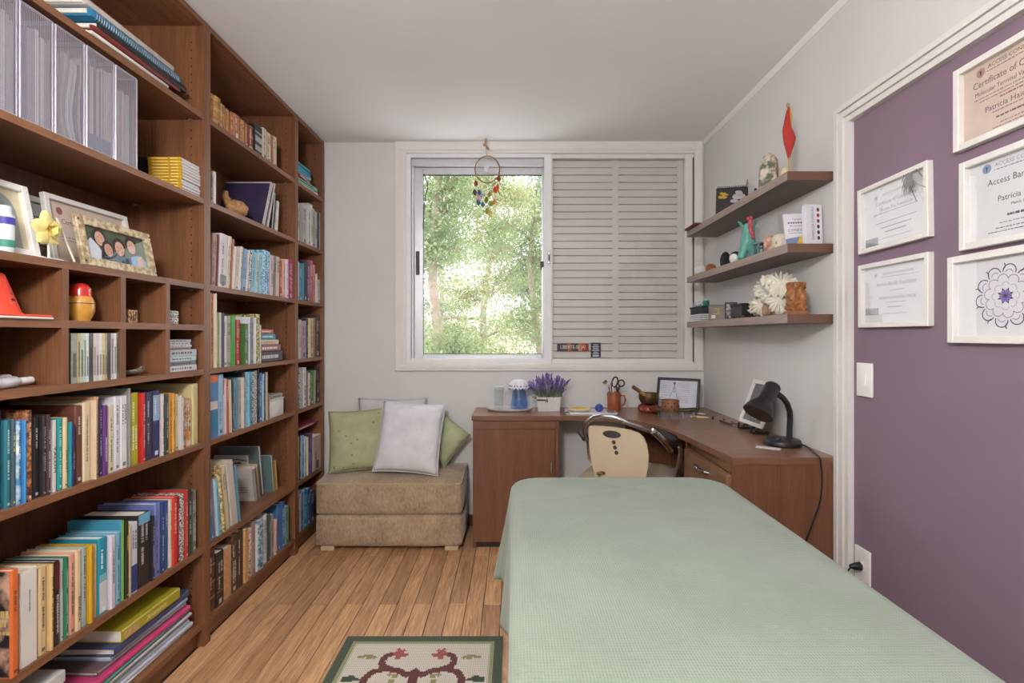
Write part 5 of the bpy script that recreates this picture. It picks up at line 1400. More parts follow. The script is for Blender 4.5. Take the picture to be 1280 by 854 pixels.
def soft_box(x0, x1, y0, y1, z0, z1, r, bulge, n=14):
    bm = bmesh.new(); bmesh.ops.create_cube(bm, size=2.0)
    bmesh.ops.subdivide_edges(bm, edges=bm.edges[:], cuts=n, use_grid_fill=True)
    hx, hy, hz = (x1 - x0) / 2, (y1 - y0) / 2, (z1 - z0) / 2
    for v in bm.verts:
        u = v.co.copy()
        p = Vector((u.x * hx, u.y * hy, u.z * hz))
        c = Vector((max(-hx + r, min(hx - r, p.x)), max(-hy + r, min(hy - r, p.y)), max(-hz + r, min(hz - r, p.z))))
        d = p - c
        if d.length > 1e-9: p = c + d.normalized() * min(d.length, r) if d.length > r else p
        bx, by, bz = (1 - u.x ** 2), (1 - u.y ** 2), (1 - u.z ** 2)
        p.x += math.copysign(bulge * by * bz, u.x) * (abs(u.x) > .98); p.y += math.copysign(bulge * bx ** .4 * bz, u.y) * (abs(u.y) > .98); p.z += math.copysign(bulge * bx ** .5 * by ** .5, u.z) * (abs(u.z) > .98)
        p += Vector((0, 0, .0016)) * mnoise.noise(p * 9)
        v.co = p + Vector(((x0 + x1) / 2, (y0 + y1) / 2, (z0 + z1) / 2))
    return bm
b = MB(); b.from_bm(soft_box(OX0, OX1, OY0, OY1, .024, .208, .022, .008)); b.build('base', M_VEL, root, smooth=True, angle=180)
b = MB(); bm = soft_box(OX0 + .002, OX1 - .002, OY0, OY1, .208, .392, .018, .010)
for v in bm.verts: v.co.z += max(0, (v.co.z - .25)) * .16 * (v.co.y - OY0) / (OY1 - OY0)
b.from_bm(bm); cush = b.build('seat_cushion', M_VEL, root, smooth=True, angle=180)
zt = lambda y: .388 + (.388 - .25) * .16 * (y - OY0) / (OY1 - OY0)
pp = [(OX0 + .012, OY0 + .004, .386), (OX1 - .012, OY0 + .004, .386), (OX1 - .004, OY0 + .014, .388), (OX1 - .004, OY1 - .014, .408), (OX1 - .014, OY1 - .004, .409), (OX0 + .014, OY1 - .004, .409), (OX0 + .004, OY1 - .014, .408), (OX0 + .004, OY0 + .014, .387), (OX0 + .012, OY0 + .004, .386)]
MB().tube(pp, .0045, 8).build('piping', plain((176, 158, 130), .8), cush, smooth=True)
for x in (OX0 + .028, OX1 - .10):
    for y in (OY0 + .012, OY1 - .09):
        MB().rbox(x, x + .078, y, y + .07, 0, .026, .003).build('foot', plain((196, 176, 140), .6), root)

def cushion(name, label, c, w, h, th, yaw, lean, roll, mat, seed, wr=.008, patt=None, group='cushions on the ottoman'):
    # c = middle of the cushion; faces -y, leans back, rolls in its own plane
    M = Matrix.Translation(c) @ Matrix.Rotation(R(yaw), 4, 'Z') @ Matrix.Rotation(R(-lean), 4, 'X') @ Matrix.Rotation(R(roll), 4, 'Y')
    root = thing(name, c, label, 'cushion', group)
    n = 26; vs = []; fs = []
    for side in (-1, 1):
        for j in range(n + 1):
            for i in range(n + 1):
                u = i / n * 2 - 1; v = j / n * 2 - 1
                prof = ((1 - u ** 4) * (1 - v ** 4)) ** .55
                x = w / 2 * u * (1 - .055 * (1 - v * v)); z = h / 2 * v * (1 - .055 * (1 - u * u))
                q = Vector((u * 2.3 + seed, v * 2.3, side * .4 + seed))
                e = mnoise.noise(q) * wr + mnoise.noise(q * 2.7) * wr * .5
                cr = abs(u * v) ** 1.5
                e += wr * .9 * cr * math.sin((u - v * (1 if u * v > 0 else -1)) * 16 + seed)
                y = side * (th / 2 * prof) + e * min(1, prof * 2.5) + wr * .5 * mnoise.noise(Vector((u * 1.3, v * 1.3, seed + 9)))
                vs.append((x, y, z))
    k = (n + 1) ** 2
    for side in (0, 1):
        for j in range(n):
            for i in range(n):
                a = side * k + j * (n + 1) + i; f = (a, a + 1, a + n + 2, a + n + 1)
                fs.append(f if side == 0 else f[::-1])
    MB().add(vs, fs, M).build('cover', mat, root, smooth=True, merge=True, angle=180)
    ring = []
    for (fu, fv) in [(i / 12 * 2 - 1, -1) for i in range(13)] + [(1, i / 12 * 2 - 1) for i in range(1, 13)] + [(1 - i / 12 * 2, 1) for i in range(1, 13)] + [(-1, 1 - i / 12 * 2) for i in range(1, 13)]:
        ring.append((w / 2 * fu * (1 - .055 * (1 - fv * fv)), wr * .5 * mnoise.noise(Vector((fu * 1.3, fv * 1.3, seed + 9))), h / 2 * fv * (1 - .055 * (1 - fu * fu))))
    MB().tube(ring, .0035, 6, M).build('seam_edge', mat if patt is None else patt, root, smooth=True)
    return root
def fabric(name, c1, c2, scale=14, bs=.2, dots=None):
    m, nt, b = new_mat(name); v = objco(nt)
    n = noise(nt, v, scale, 3); r = ramp(nt, n.outputs['Fac'], lin(c1), lin(c2)); col = r.outputs['Color']
    if dots:
        vo = N(nt, 'ShaderNodeTexVoronoi'); vo.inputs['Scale'].default_value = 26; nt.links.new(v, vo.inputs['Vector'])
        lt = N(nt, 'ShaderNodeMath', operation='LESS_THAN'); lt.inputs[1].default_value = .20; nt.links.new(vo.outputs['Distance'], lt.inputs[0])
        mx = N(nt, 'ShaderNodeMix', data_type='RGBA'); nt.links.new(lt.outputs[0], mx.inputs[0]); nt.links.new(col, mx.inputs[6]); mx.inputs[7].default_value = (*lin(dots), 1); col = mx.outputs[2]
    nt.links.new(col, b.inputs['Base Color']); b.inputs['Roughness'].default_value = .85
    n2 = noise(nt, v, 420, 2); bump(nt, n2.outputs['Fac'], b, bs, .001)
    return m
M_GREEN = fabric('sage_print_fabric', (158, 160, 124), (174, 176, 138), dots=(130, 130, 96)); M_GREEN2 = fabric('sage_fabric', (158, 166, 130), (178, 184, 148)); M_WCUSH = fabric('white_cotton', (206, 205, 212), (222, 221, 226)); M_GCUSH = fabric('pale_grey_cotton', (186, 184, 186), (206, 204, 206))
cushion('cushion', 'pale grey cushion mostly hidden behind the white and green cushions', (-.79, 3.165, .628), .44, .42, .035, 0, 4, 0, M_GCUSH, 21.0, .002)
cushion('cushion', 'sage green cushion turned on its corner behind the white cushion', (-.458, 3.115, .590), .255, .255, .085, 0, 12, 39, M_GREEN2, 13.0, .007)
cushion('cushion', 'patterned sage green cushion at the bookcase end of the ottoman', (-.965, 3.04, .595), .35, .375, .12, 14, 17, -2, M_GREEN, 4.0, .004)
cushion('cushion', 'large white cushion leaning in the middle of the ottoman', (-.635, 2.985, .622), .395, .425, .12, -4, 18, 3, M_WCUSH, 7.0, .006)

# ================================================================ corner desk
DZ = .772; DT = .026
root = thing('corner_desk', (.5, 2.9, 0), 'brown corner desk running under the window and along the right wall', 'desk')
def arc(p0, p1, p2, n):                           # quadratic curve
    return [((1 - t) ** 2 * p0[0] + 2 * t * (1 - t) * p1[0] + t * t * p2[0], (1 - t) ** 2 * p0[1] + 2 * t * (1 - t) * p1[1] + t * t * p2[1]) for t in [i / n for i in range(n + 1)]]
front = [(-.249, 2.858), (.36, 2.858)] + arc((.42, 2.855), (.74, 2.80), (.795, 2.32), 12) + [(.836, 1.885)]
poly = front + [(1.238, 1.885), (1.238, 3.206), (-.249, 3.206)]
M_DESK = wood('desk_laminate', (110, 74, 52), (148, 105, 78), 'x', rough=.30, coat=.25)
MB().prism(poly, DZ - DT, DZ).build('worktop', M_DESK, root)
ed = MB()
e0 = [(x, y) for x, y in front] + [(1.238, 1.885)]
vs = []; fs = []
for (x, y) in e0: vs += [(x, y - .0012, DZ - DT), (x, y - .0012, DZ - .001)]
for i in range(len(e0) - 1): fs.append((2 * i, 2 * i + 2, 2 * i + 3, 2 * i + 1))
ed.add(vs, fs); ed.build('edge_band', wood('desk_edge', (100, 68, 48), (130, 92, 68), 'x', bump_s=0), root)
M_DV = wood('desk_upright', (92, 58, 40), (128, 85, 60), 'z')
# cabinet under the window
def desk_cab():
    x0, x1, y0, y1 = -.243, .257, 2.876, 3.2
    MB().box(x0, x0 + .018, y0, y1, .0, DZ - DT).build('side_panel', M_DV, root)
    MB().box(x1 - .018, x1, y0, y1, .0, DZ - DT).build('side_panel', M_DV, root)
    MB().box(x0 + .018, x1 - .018, y0 + .012, y1, .03, DZ - DT).build('carcass', M_DV, root)
    MB().box(x0 + .004, x1 - .02, y0 - .004, y0 + .012, DZ - DT - .052, DZ - DT - .004).build('top_rail', M_DV, root)
    d = MB().rbox(x0 + .003, x1 - .021, y0 - .006, y0 + .012, .035, DZ - DT - .056, .0015).build('door', M_DV, root)
    MB().rbox(x1 - .045, x1 - .037, y0 - .022, y0 - .006, .44, .50, .003).build('handle', M_STEEL, d, smooth=True)
    MB().box(x0 + .01, x1 - .01, y0 + .008, y0 + .02, 0, .03).build('plinth', plain((50, 32, 24), .6), root)
desk_cab()
# drawer unit along the right wall
M_DY = wood('drawer_front_wood', (104, 73, 50), (142, 104, 76), 'z')
MB().box(.836, 1.236, 1.889, 1.907, 0, DZ - DT).build('end_panel', M_DV, root)
MB().box(.826, 1.236, 2.355, 2.373, 0, DZ - DT).build('side_panel', M_DV, root)
MB().box(.846, 1.236, 1.907, 2.355, .04, DZ - DT).build('carcass', M_DV, root)
MB().box(.842, .846, 1.907, 2.355, .704, DZ - DT).build('front_rail', M_DY, root)
for (za, zb) in ((.512, .700), (.316, .506), (.06, .310)):
    d = MB().rbox(.812, .842, 1.893, 2.352, za, zb, .002).build('drawer', M_DY, root)
    yc = 2.12; zc = zb - .032
    MB().tube([(.812, yc - .062, zc - .004), (.796, yc - .058, zc), (.786, yc - .035, zc + .003), (.784, yc, zc + .003), (.786, yc + .035, zc + .003), (.796, yc + .058, zc), (.812, yc + .062, zc - .004)], .006, 8).build('handle', M_CHROME, d, smooth=True)
MB().box(.70, 1.236, 3.10, 3.118, .25, DZ - DT).build('modesty_panel', M_DV, root)

# ================================================================ desk chair, back to the viewer
M_PLY = plain((190, 174, 148), .45, var=.04, scale=9, name='cream_moulded_back')
cc = Vector((.50, 2.33, 0))
root = thing('desk_chair', (.52, 2.38, 0), 'cream backed swivel chair with chrome bow and black armrests at desk', 'chair')
yaw = R(-27)
rt = Vector((math.cos(yaw), math.sin(yaw), 0)); fw = Vector((-math.sin(yaw), math.cos(yaw), 0))
BC = Vector((.466, 2.215, 0))
def bp(u, z, t=0.0):                              # point on the gently curved back shell
    return BC + rt * u + fw * (t + .55 * u * u * 1.6 - .04 * math.sin((z - .5) * 4)) + Vector((0, 0, z))
def back_shell():
    prof = [(.540, -.090, .100), (.575, -.100, .112), (.62, -.112, .126), (.67, -.122, .136), (.72, -.128, .138), (.765, -.130, .132), (.795, -.131, .120), (.815, -.131, .100), (.826, -.126, .06)]
    n = 16; vs = []; fs = []; m = len(prof)
    for t in (0.0, .012):
        for (z, a, b_) in prof:
            for i in range(n + 1):
                u = a + (b_ - a) * i / n
                zz = z + (.006 * math.sin(math.pi * i / n) if z > .82 else 0)
                vs.append(bp(u, zz, t))
    k = m * (n + 1)
    for j in range(m - 1):
        for i in range(n):
            a = j * (n + 1) + i
            fs.append((a, a + 1, a + n + 2, a + n + 1)); fs.append((k + a, k + a + n + 1, k + a + n + 2, k + a + 1))
    bd = [i for i in range(n + 1)] + [j * (n + 1) + n for j in range(1, m)] + [(m - 1) * (n + 1) + i for i in range(n - 1, -1, -1)] + [j * (n + 1) for j in range(m - 2, 0, -1)]
    for a, b_ in zip(bd, bd[1:] + bd[:1]): fs.append((a, k + a, k + b_, b_))
    return MB().add(vs, fs)
back = back_shell().build('backrest', M_PLY, root, smooth=True, angle=50)
def hole(u0, z0, ru, rz):
    pts = [bp(u0 + ru * math.cos(a), z0 + rz * math.sin(a), -.0015) for a in [i * math.pi / 9 for i in range(18)]]
    b = MB(); b.add(pts + [p + fw * .0005 for p in pts], [tuple(range(17, -1, -1))]); return b
hm = plain((58, 52, 46), .7)
hole(-.018, .800, .042, .017).build('grip_hole', hm, back)
for (u, z) in ((-.009, .765), (-.004, .742), (.002, .719)): hole(u, z, .009, .0095).build('round_hole', hm, back)
bow = [at(733, 549, 2.46), at(730.5, 541, 2.38), at(731, 533, 2.29), at(735.5, 525.8, 2.22), at(744, 521.3, 2.17), at(754, 519.8, 2.145), at(766, 521, 2.125), at(778, 525.5, 2.115), at(790, 530.5, 2.115), at(802, 535, 2.12), at(813, 539, 2.13)]
MB().tube(bow, .0105, 12).build('chrome_bow', M_CHROME, root, smooth=True)
MB().tube([at(815, 538.6, 2.13), at(818, 540, 2.132)], .013, 10).build('bow_ferrule', plain((214, 206, 190), .3, .8), root, smooth=True)
ra = [at(816, 539.5, 2.13), at(822, 544, 2.14), at(829, 551, 2.16), at(835, 558, 2.19), at(839, 563.5, 2.22)]
MB().tube(ra, [.0125, .014, .014, .0135, .011], 10).build('chrome_arm', M_CHROME, root, smooth=True)
P1, P2, P3, P4, P5 = at(818, 539, 2.15), at(832, 552, 2.18), at(839, 562, 2.22), at(850, 557, 2.34), at(846, 549, 2.33)
up = Vector((0, 0, .018))
pad = MB(); ring_ = [P1, P2, P3, P4, P5, at(832, 543, 2.24)]
pad.add([p for p in ring_] + [p + up for p in ring_], [tuple(range(5, -1, -1)), tuple(range(6, 12))] + [(i, (i + 1) % 6, 6 + (i + 1) % 6, 6 + i) for i in range(6)])
pad.build('armrest', M_BLACK, root)
L1, L2 = at(733, 549, 2.46), at(741, 551, 2.60)
MB().rbox(L1.x - .02, L2.x + .02, 2.46, 2.66, L1.z - .012, L1.z + .012, .01, 3).build('armrest', M_BLACK, root, smooth=True)
MB().tube([at(849, 558, 2.33), at(851, 566, 2.34), at(849.5, 577, 2.36), at(846, 590, 2.38), at(843, 604, 2.38), at(830, 616, 2.40)], .010, 10).build('chrome_leg', M_CHROME, root, smooth=True)
MB().tube([Vector((L1.x + .02, 2.56, L1.z)), Vector((L1.x + .03, 2.56, .60)), Vector((.52, 2.52, .465))], .010, 10).build('chrome_leg', M_CHROME, root, smooth=True)
b = MB(); b.from_bm(soft_box(-.22, .22, -.21, .21, .0, .075, .03, .012, 10), Matrix.Translation((.600, 2.545, .470)) @ Matrix.Rotation(yaw, 4, 'Z')); b.build('seat', plain((150, 134, 116), .85, var=.08, scale=90, bump_s=.2, bump_scale=300), root, smooth=True, angle=180)
MB().tube([BC + rt * 0 + fw * .03 + Vector((0, 0, .60)), BC + fw * .04 + Vector((0, 0, .47)), Vector((.56, 2.46, .455))], .014, 8).build('back_bracket', M_BLACK, root, smooth=True)
for (px_, py_) in ((747, 592), (752, 591)):
    p_ = at(px_, py_, 2.22); MB().tube([p_, p_ + Vector((.012, .01, -.004))], .008, 8).build('adjust_knob', plain((140, 110, 80), .4, .5), root, smooth=True)
sc = Vector((.600, 2.545, 0))
MB().tube([sc + Vector((0, 0, .08)), sc + Vector((0, 0, .47))], .022, 12).build('gas_column', M_BLACK, root, smooth=True)
for k in range(5):
    a = k * 2 * math.pi / 5 + .3; d = Vector((math.cos(a), math.sin(a), 0))
    l = MB().tube([sc + Vector((0, 0, .10)), sc + d * .14 + Vector((0, 0, .085)), sc + d * .245 + Vector((0, 0, .065))], [.022, .017, .012], 8).build('base_leg', M_BLACK, root, smooth=True)
    MB().tube([sc + d * .245 + Vector((-d.y, d.x, 0)) * -.02 + Vector((0, 0, .026)), sc + d * .245 + Vector((-d.y, d.x, 0)) * .02 + Vector((0, 0, .026))], .025, 14).build('caster', M_BLACK, l, smooth=True)

# ================================================================ switch, outlet, floating shelves
def wall_plate(y0, y1, z0, z1, label, cat, name):
    root = thing(name, (XR + .012, (y0 + y1) / 2, z0), label, cat)
    MB().rbox(XR + .0035, XR + .012, y0, y1, z0, z1, .003, 3).build('plate', M_WHITE, root, smooth=True)
    return root
r_ = wall_plate(1.713, 1.790, 1.022, 1.142, 'white light switch plate on the purple wall beside the moulding', 'light switch', 'light_switch')
MB().rbox(XR + .0005, XR + .0045, 1.742, 1.762, 1.060, 1.104, .0012).build('rocker', M_WHITE, r_)
r_ = wall_plate(1.724, 1.800, .344, .478, 'white power outlet low on the purple wall', 'outlet', 'power_outlet')
MB().lathe([(.019, 0), (.020, .002), (.017, .004)], 20, Matrix.Translation((XR + .0035, 1.764, .412)) @ Matrix.Rotation(R(-90), 4, 'Y')).build('socket', plain((214, 212, 210), .4), r_, smooth=True)
SZ = [1.3226, 1.596, 1.8755]
SHL = ['lowest grey brown floating shelf, carrying the white ruffled sculpture', 'middle grey brown floating shelf, carrying the turquoise figurine', 'top grey brown floating shelf, carrying the small red flag']
for z, lab in zip(SZ, SHL):
    r_ = thing('floating_shelf', (1.15, 2.45, z - .034), lab, 'shelf', 'floating shelves')
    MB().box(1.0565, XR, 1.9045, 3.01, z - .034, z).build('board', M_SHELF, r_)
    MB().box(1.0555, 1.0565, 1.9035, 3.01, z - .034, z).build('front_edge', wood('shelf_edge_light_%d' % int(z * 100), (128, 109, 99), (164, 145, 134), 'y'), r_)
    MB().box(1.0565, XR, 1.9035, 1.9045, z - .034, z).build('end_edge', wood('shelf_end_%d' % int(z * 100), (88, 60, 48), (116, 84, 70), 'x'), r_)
# ================================================================ frames on the purple wall
XW = XR + .012
def wall_frame(y_left, z0, w, h, label, paper, fw=.016, dep=.020, tilt=0.0):
    M = place((XW, y_left, z0), (0, -1, math.sin(R(tilt))), (0, 0, 1))
    return framed('framed_certificate', label, 'frame', M, w, h, fw, dep, WF, paper, 'white frames on the purple wall'), M
INKF = plain((142, 140, 150), .7); INKM = plain((120, 118, 126), .7); INKBL = plain((124, 140, 168), .7)
def seal(root, M, x, y, r, rgb):
    b = MB(); n = 16
    ring = [(x + r * (1 if i % 2 else .86) * math.cos(i * math.pi / n), y + r * (1 if i % 2 else .86) * math.sin(i * math.pi / n)) for i in range(2 * n)]
    b.prism(ring, .0041, .0044, M)
    b.build('seal', plain(rgb, .7), root)
    c = MB(); c.prism([(x - r * .28, y + r * .45), (x, y + r * .3), (x + r * .28, y + r * .45), (x + r * .12, y - r * .1), (x + r * .06, y - r * .6), (x - r * .06, y - r * .6), (x - r * .12, y - r * .1)], .0044, .0047, M)
    c.build('seal_emblem', plain(shade3(rgb, .55), .7), root)
root, M = wall_frame(1.765, 1.529, .300, .230, 'upper small framed certificate with a hanging grey feather', PAP, tilt=1.2)
seal(root, M, .072, .182, .009, (190, 190, 196))
lines(root, M, [('t', 'ACCESS CONSCIOUSNESS', .165, .185, .011), ('t', 'Certificate of Completion', .155, .158, .018, .9), ('t', 'Access The Foundation', .16, .135, .016, .9), ('l', .06, .25, .122, .002, 1), ('l', .07, .24, .09, .0025, 2), ('l', .09, .22, .072, .003, 3), ('l', .11, .2, .056, .004, 4), ('l', .08, .22, .036, .0016, 5)], INKF)
b = MB(); b.box(.020, .078, .019, .047, .0045, .0052, M); b.build('grey_label', plain((150, 150, 158), .6), root)
# feather tucked behind the glass corner, outside the frame face
ft = thing('feather', M @ Vector((.232, .16, .021)), 'grey brown feather tuft hanging over the upper small certificate corner', 'feather')
b = MB(); rr = random.Random(3)
for i in range(46):
    p0 = Vector((.222 + rr.uniform(-.006, .03), .212 - rr.uniform(0, .02), .0215 + rr.uniform(0, .003))); L = rr.uniform(.02, .055); a = R(-100 + rr.uniform(-26, 30))
    d = Vector((math.cos(a), math.sin(a), 0)); p1 = p0 + d * L; s_ = Vector((-d.y, d.x, 0)) * .0022
    b.add([p0 - s_, p0 + s_, p0 + d * L * .6 + s_ * .8, p1, p0 + d * L * .6 - s_ * .8], [(0, 1, 2, 3, 4)], M)
b.build('barbs', plain((140, 138, 136), .8, var=.3, scale=120), ft)['kind'] = 'stuff'
b = MB(); b.tube([(.232, .214, .0218), (.240, .17, .0222), (.262, .118, .0218)], .0011, 5, M); b.tube([(.246, .19, .022), (.270, .165, .0222), (.296, .150, .022)], .0008, 5, M); b.tube([(.262, .216, .022), (.275, .20, .022), (.284, .186, .022)], .0012, 5, M)
b.build('quills', plain((112, 108, 106), .8), ft)['kind'] = 'stuff'
root, M = wall_frame(1.766, 1.268, .300, .222, 'lower small framed certificate hanging just above the light switch', PAP)
seal(root, M, .068, .178, .009, (196, 198, 196))
lines(root, M, [('t', 'ACCESS CONSCIOUSNESS', .165, .180, .011), ('l', .09, .25, .168, .0016, 1), ('t', 'Access Bars\u00ae Facilitator', .155, .145, .019, .9), ('l', .13, .19, .122, .002, 2), ('t', 'PATRICIA HAIDAR JORGE', .16, .098, .0135), ('l', .11, .2, .082, .002, 3), ('l', .12, .18, .066, .003, 4), ('l', .1, .2, .045, .0016, 5)], INKF)
b = MB(); b.box(.019, .080, .043, .066, .0045, .0052, M); b.build('grey_label', plain((156, 156, 164), .6), root)
root, M = wall_frame(1.384, 1.752, .315, .229, 'top large framed buff certificate near the moulding corner', PAPT, fw=.018)
seal(root, M, .068, .190, .013, (176, 132, 130))
lines(root, M, [('t', 'ACCESS CONSCIOUSNESS', .172, .197, .0145), ('l', .085, .26, .184, .0022, 1), ('t', 'Certificate of Completion', .158, .160, .0245, .88), ('t', 'Molecular Terminal Valence Sloughers', .160, .135, .0165, .85), ('l', .05, .28, .120, .002, 2), ('l', .065, .27, .111, .002, 3), ('t', 'Patricia Haidar Jorge', .165, .084, .0205), ('l', .1, .24, .069, .0022, 4), ('l', .11, .22, .052, .004, 5), ('l', .12, .22, .036, .002, 6), ('l', .1, .25, .027, .002, 7)], plain((98, 84, 86), .7))
lines(root, M, [('l', .12, .23, .101, .004, 9)], INKR, 'red_print')
root, M = wall_frame(1.3655, 1.474, .315, .242, 'middle large framed certificate with a blue seal', PAP, fw=.018)
seal(root, M, .066, .205, .013, (130, 150, 184))
lines(root, M, [('t', 'ACCESS CONSCIOUSNESS', .172, .208, .0145), ('l', .085, .26, .195, .0026, 1)], INKBL, 'blue_print')
lines(root, M, [('t', 'Access Bars Facilitator', .165, .165, .024, .88), ('t', 'Patricia Haidar Jorge', .178, .118, .021, .95), ('t', 'March 19th, 2016', .165, .098, .010), ('l', .12, .22, .070, .006, 4), ('l', .1, .25, .055, .0016, 5), ('l', .09, .26, .042, .0022, 6), ('l', .07, .28, .033, .0022, 7)], plain((84, 82, 92), .7))
# mandala print
root, M = wall_frame(1.402, 1.219, .302, .242, 'lowest large white frame holding a purple mandala drawing', PAP, fw=.019)
cx_, cy_ = .152, .122
VI = plain((58, 50, 92), .6); VM = plain((126, 102, 158), .6); VL = plain((170, 150, 196), .6)
def arcs(mat, name, items, rad):
    b = MB()
    for (x, y, r, a0, a1) in items:
        b.tube([(x + r * math.cos(R(a0 + (a1 - a0) * i / 14)), y + r * math.sin(R(a0 + (a1 - a0) * i / 14)), .0043) for i in range(15)], rad, 4, M, flat=.4)
    b.build(name, mat, root)['kind'] = 'stuff'
n = 10
out_, mid_, inn_ = [], [], []
for i in range(n):
    a = i * 360 / n + 9
    out_.append((cx_ + .064 * math.cos(R(a)), cy_ + .064 * math.sin(R(a)), .0165, a - 105, a + 105))
    out_.append((cx_ + .078 * math.cos(R(a + 17)), cy_ + .078 * math.sin(R(a + 17)), .010, a - 140, a - 40))
for i in range(n):
    a = i * 36 + 27
    mid_.append((cx_ + .043 * math.cos(R(a)), cy_ + .043 * math.sin(R(a)), .0135, a - 95, a + 95))
for i in range(n):
    a = i * 36 + 9
    mid_.append((cx_ + .057 * math.cos(R(a)), cy_ + .057 * math.sin(R(a)), .010, a - 70, a + 70))
for i in range(8):
    a = i * 45
    inn_.append((cx_ + .026 * math.cos(R(a)), cy_ + .026 * math.sin(R(a)), .0095, a - 80, a + 80))
arcs(VI, 'outer_curls', out_, .0013); arcs(VM, 'middle_petals', mid_, .0009); arcs(VL, 'inner_petals', inn_, .0008)
b = MB(); ell(b, cx_, cy_, .0155, .0155, .0041, M, 28); b.build('violet_centre', plain((150, 126, 190), .6), root)
b = MB()
for i in range(14):
    a = i * 2 * math.pi / 14; b.tube([(cx_, cy_, .0046), (cx_ + .0155 * math.cos(a), cy_ + .0155 * math.sin(a), .0046)], .0007, 4, M)
for i in range(8):
    a = R(i * 45 + 22); b.prism([(cx_ + .0155 * math.cos(a - .2), cy_ + .0155 * math.sin(a - .2)), (cx_ + .0225 * math.cos(a), cy_ + .0225 * math.sin(a)), (cx_ + .0155 * math.cos(a + .2), cy_ + .0155 * math.sin(a + .2))], .0043, .0047, M)
b.build('centre_rays', VI, root)['kind'] = 'stuff'

# ================================================================ things on the floating shelves
def T_(x, y, z): return Matrix.Translation((x, y, z))
# top shelf
z = 1.8757
root = thing('folder', (1.09, 2.93, z), 'thin maroon folder lying at the window end of the top shelf', 'folder')
MB().rbox(1.035, 1.20, 2.82, 2.995, z, z + .012, .002, 2, None).build('cover', plain((92, 40, 44), .5), root)
MB().box(1.04, 1.196, 2.824, 2.99, z + .003, z + .009).build('papers', M_PAPER, root)
CM = T_(1.072, 2.60, z) @ Matrix.Rotation(R(-14), 4, 'Z')
root = thing('desk_calendar', (1.14, 2.6, z), 'black desk calendar with yellow and white print and spiral top', 'calendar')
pl_ = MB(); pl_.add([(0, 0, 0), (.155, 0, 0), (.155, .028, .150), (0, .028, .150), (0, .003, 0), (.155, .003, 0), (.155, .031, .150), (0, .031, .150)], [(0, 1, 2, 3), (7, 6, 5, 4), (0, 4, 5, 1), (1, 5, 6, 2), (2, 6, 7, 3), (3, 7, 4, 0)], CM)
pl_.build('front_board', plain((40, 38, 40), .5), root)
b = MB(); b.add([(0, .062, 0), (.155, .062, 0), (.155, .032, .150), (0, .032, .150), (0, .065, 0), (.155, .065, 0), (.155, .035, .150), (0, .035, .150)], [(3, 2, 1, 0), (4, 5, 6, 7), (0, 4, 7, 3), (1, 2, 6, 5), (2, 3, 7, 6), (0, 1, 5, 4)], CM); b.build('rear_board', plain((46, 44, 46), .5), root)
b = MB()
for i in range(15):
    x = .008 + i * .0099
    b.tube([(x, .031 + .008 * math.cos(a), .150 + .010 * math.sin(a)) for a in [k * math.pi / 4 for k in range(9)]], .0011, 4, CM)
b.build('spiral_binding', plain((60, 56, 54), .4, .5), root)['kind'] = 'stuff'
CF = CM @ Matrix(((1, 0, 0, 0), (0, .1836, -1, -.0008), (0, .983, 0, 0), (0, 0, 0, 1)))     # front face: x right, y up
b = MB(); rr = random.Random(5)
for i in range(9): ell(b, .032 + rr.uniform(-.018, .018), .108 + rr.uniform(-.014, .014), rr.uniform(.006, .012), rr.uniform(.004, .009), .0002 + i * .0001, CF, 9)
b.build('yellow_print', plain((196, 160, 50), .6), root)['kind'] = 'stuff'
b = MB()
for (x, y, rx, ry) in ((.098, .098, .022, .016), (.112, .118, .016, .014), (.084, .075, .020, .010), (.128, .09, .016, .022), (.120, .066, .024, .012), (.10, .122, .008, .010)): ell(b, x, y, rx, ry, .0003, CF, 12)
b.build('white_print', plain((178, 172, 178), .6, var=.3, scale=150), root)['kind'] = 'stuff'
b = MB(); b.ball((.150, .020, .165), .006, .005, .012, 7, CM); b.ball((.150, .020, .180), .004, n=6, M=CM)
tag(b.build('figurine', plain((150, 116, 86), .5), None, smooth=True, base=CM @ Vector((.150, .02, .152))), 'tiny tan charm clipped to the black calendar corner', 'charm')
tag(MB().ball((1.105, 2.26, z + .014), .013, .016, .014, 8).ball((1.10, 2.245, z + .03), .007, n=6).build('figurine', plain((34, 32, 34), .4), None, smooth=True, base=(1.105, 2.26, z)), 'tiny dark figurine between calendar and arched stone', 'figurine')
# arched stone plaque
PM = place((1.078, 2.155, z), (.62, -.78, 0), (.05, .05, 1))
root = thing('stone_plaque', (1.10, 2.13, z), 'arched polished stone with mottled brown and green face near the flag', 'stone')
ap = [(0, 0), (.075, 0)] + [(.0375 + .0375 * math.cos(math.pi * i / 16), .075 + .074 * math.sin(math.pi * i / 16)) for i in range(17)]
MB().prism(ap, 0, .022, PM).build('body', pattern_mat('agate_rim', (110, 84, 64), (190, 170, 146), 40), root)
ap2 = [(.0375 + (x - .0375) * .84, .006 + y * .88) for (x, y) in ap]
MB().prism(ap2, .0221, .0228, PM).build('polished_face', pattern_mat('agate_face', (96, 100, 84), (206, 196, 180), 28, .42, .58, .15), root)
tag(MB().ball((1.118, 2.045, z + .032), .013, .030, .033, 10).build('shell', plain((206, 190, 160), .35, var=.15, scale=50), None, smooth=True, base=(1.118, 2.045, z)), 'cream upright shell between the arched stone and the flag', 'shell')
root = thing('small_flag', (1.115, 1.995, z), 'small furled red and yellow flag on a stick', 'flag')
MB().lathe([(.020, 0), (.020, .004), (.008, .010), (.005, .016)], 16, T_(1.115, 1.995, z)).build('stand', plain((190, 160, 96), .4), root, smooth=True)
MB().tube([(1.115, 1.995, z + .01), (1.112, 2.00, z + .298)], .0035, 8).build('stick', plain((176, 140, 70), .5), root, smooth=True)
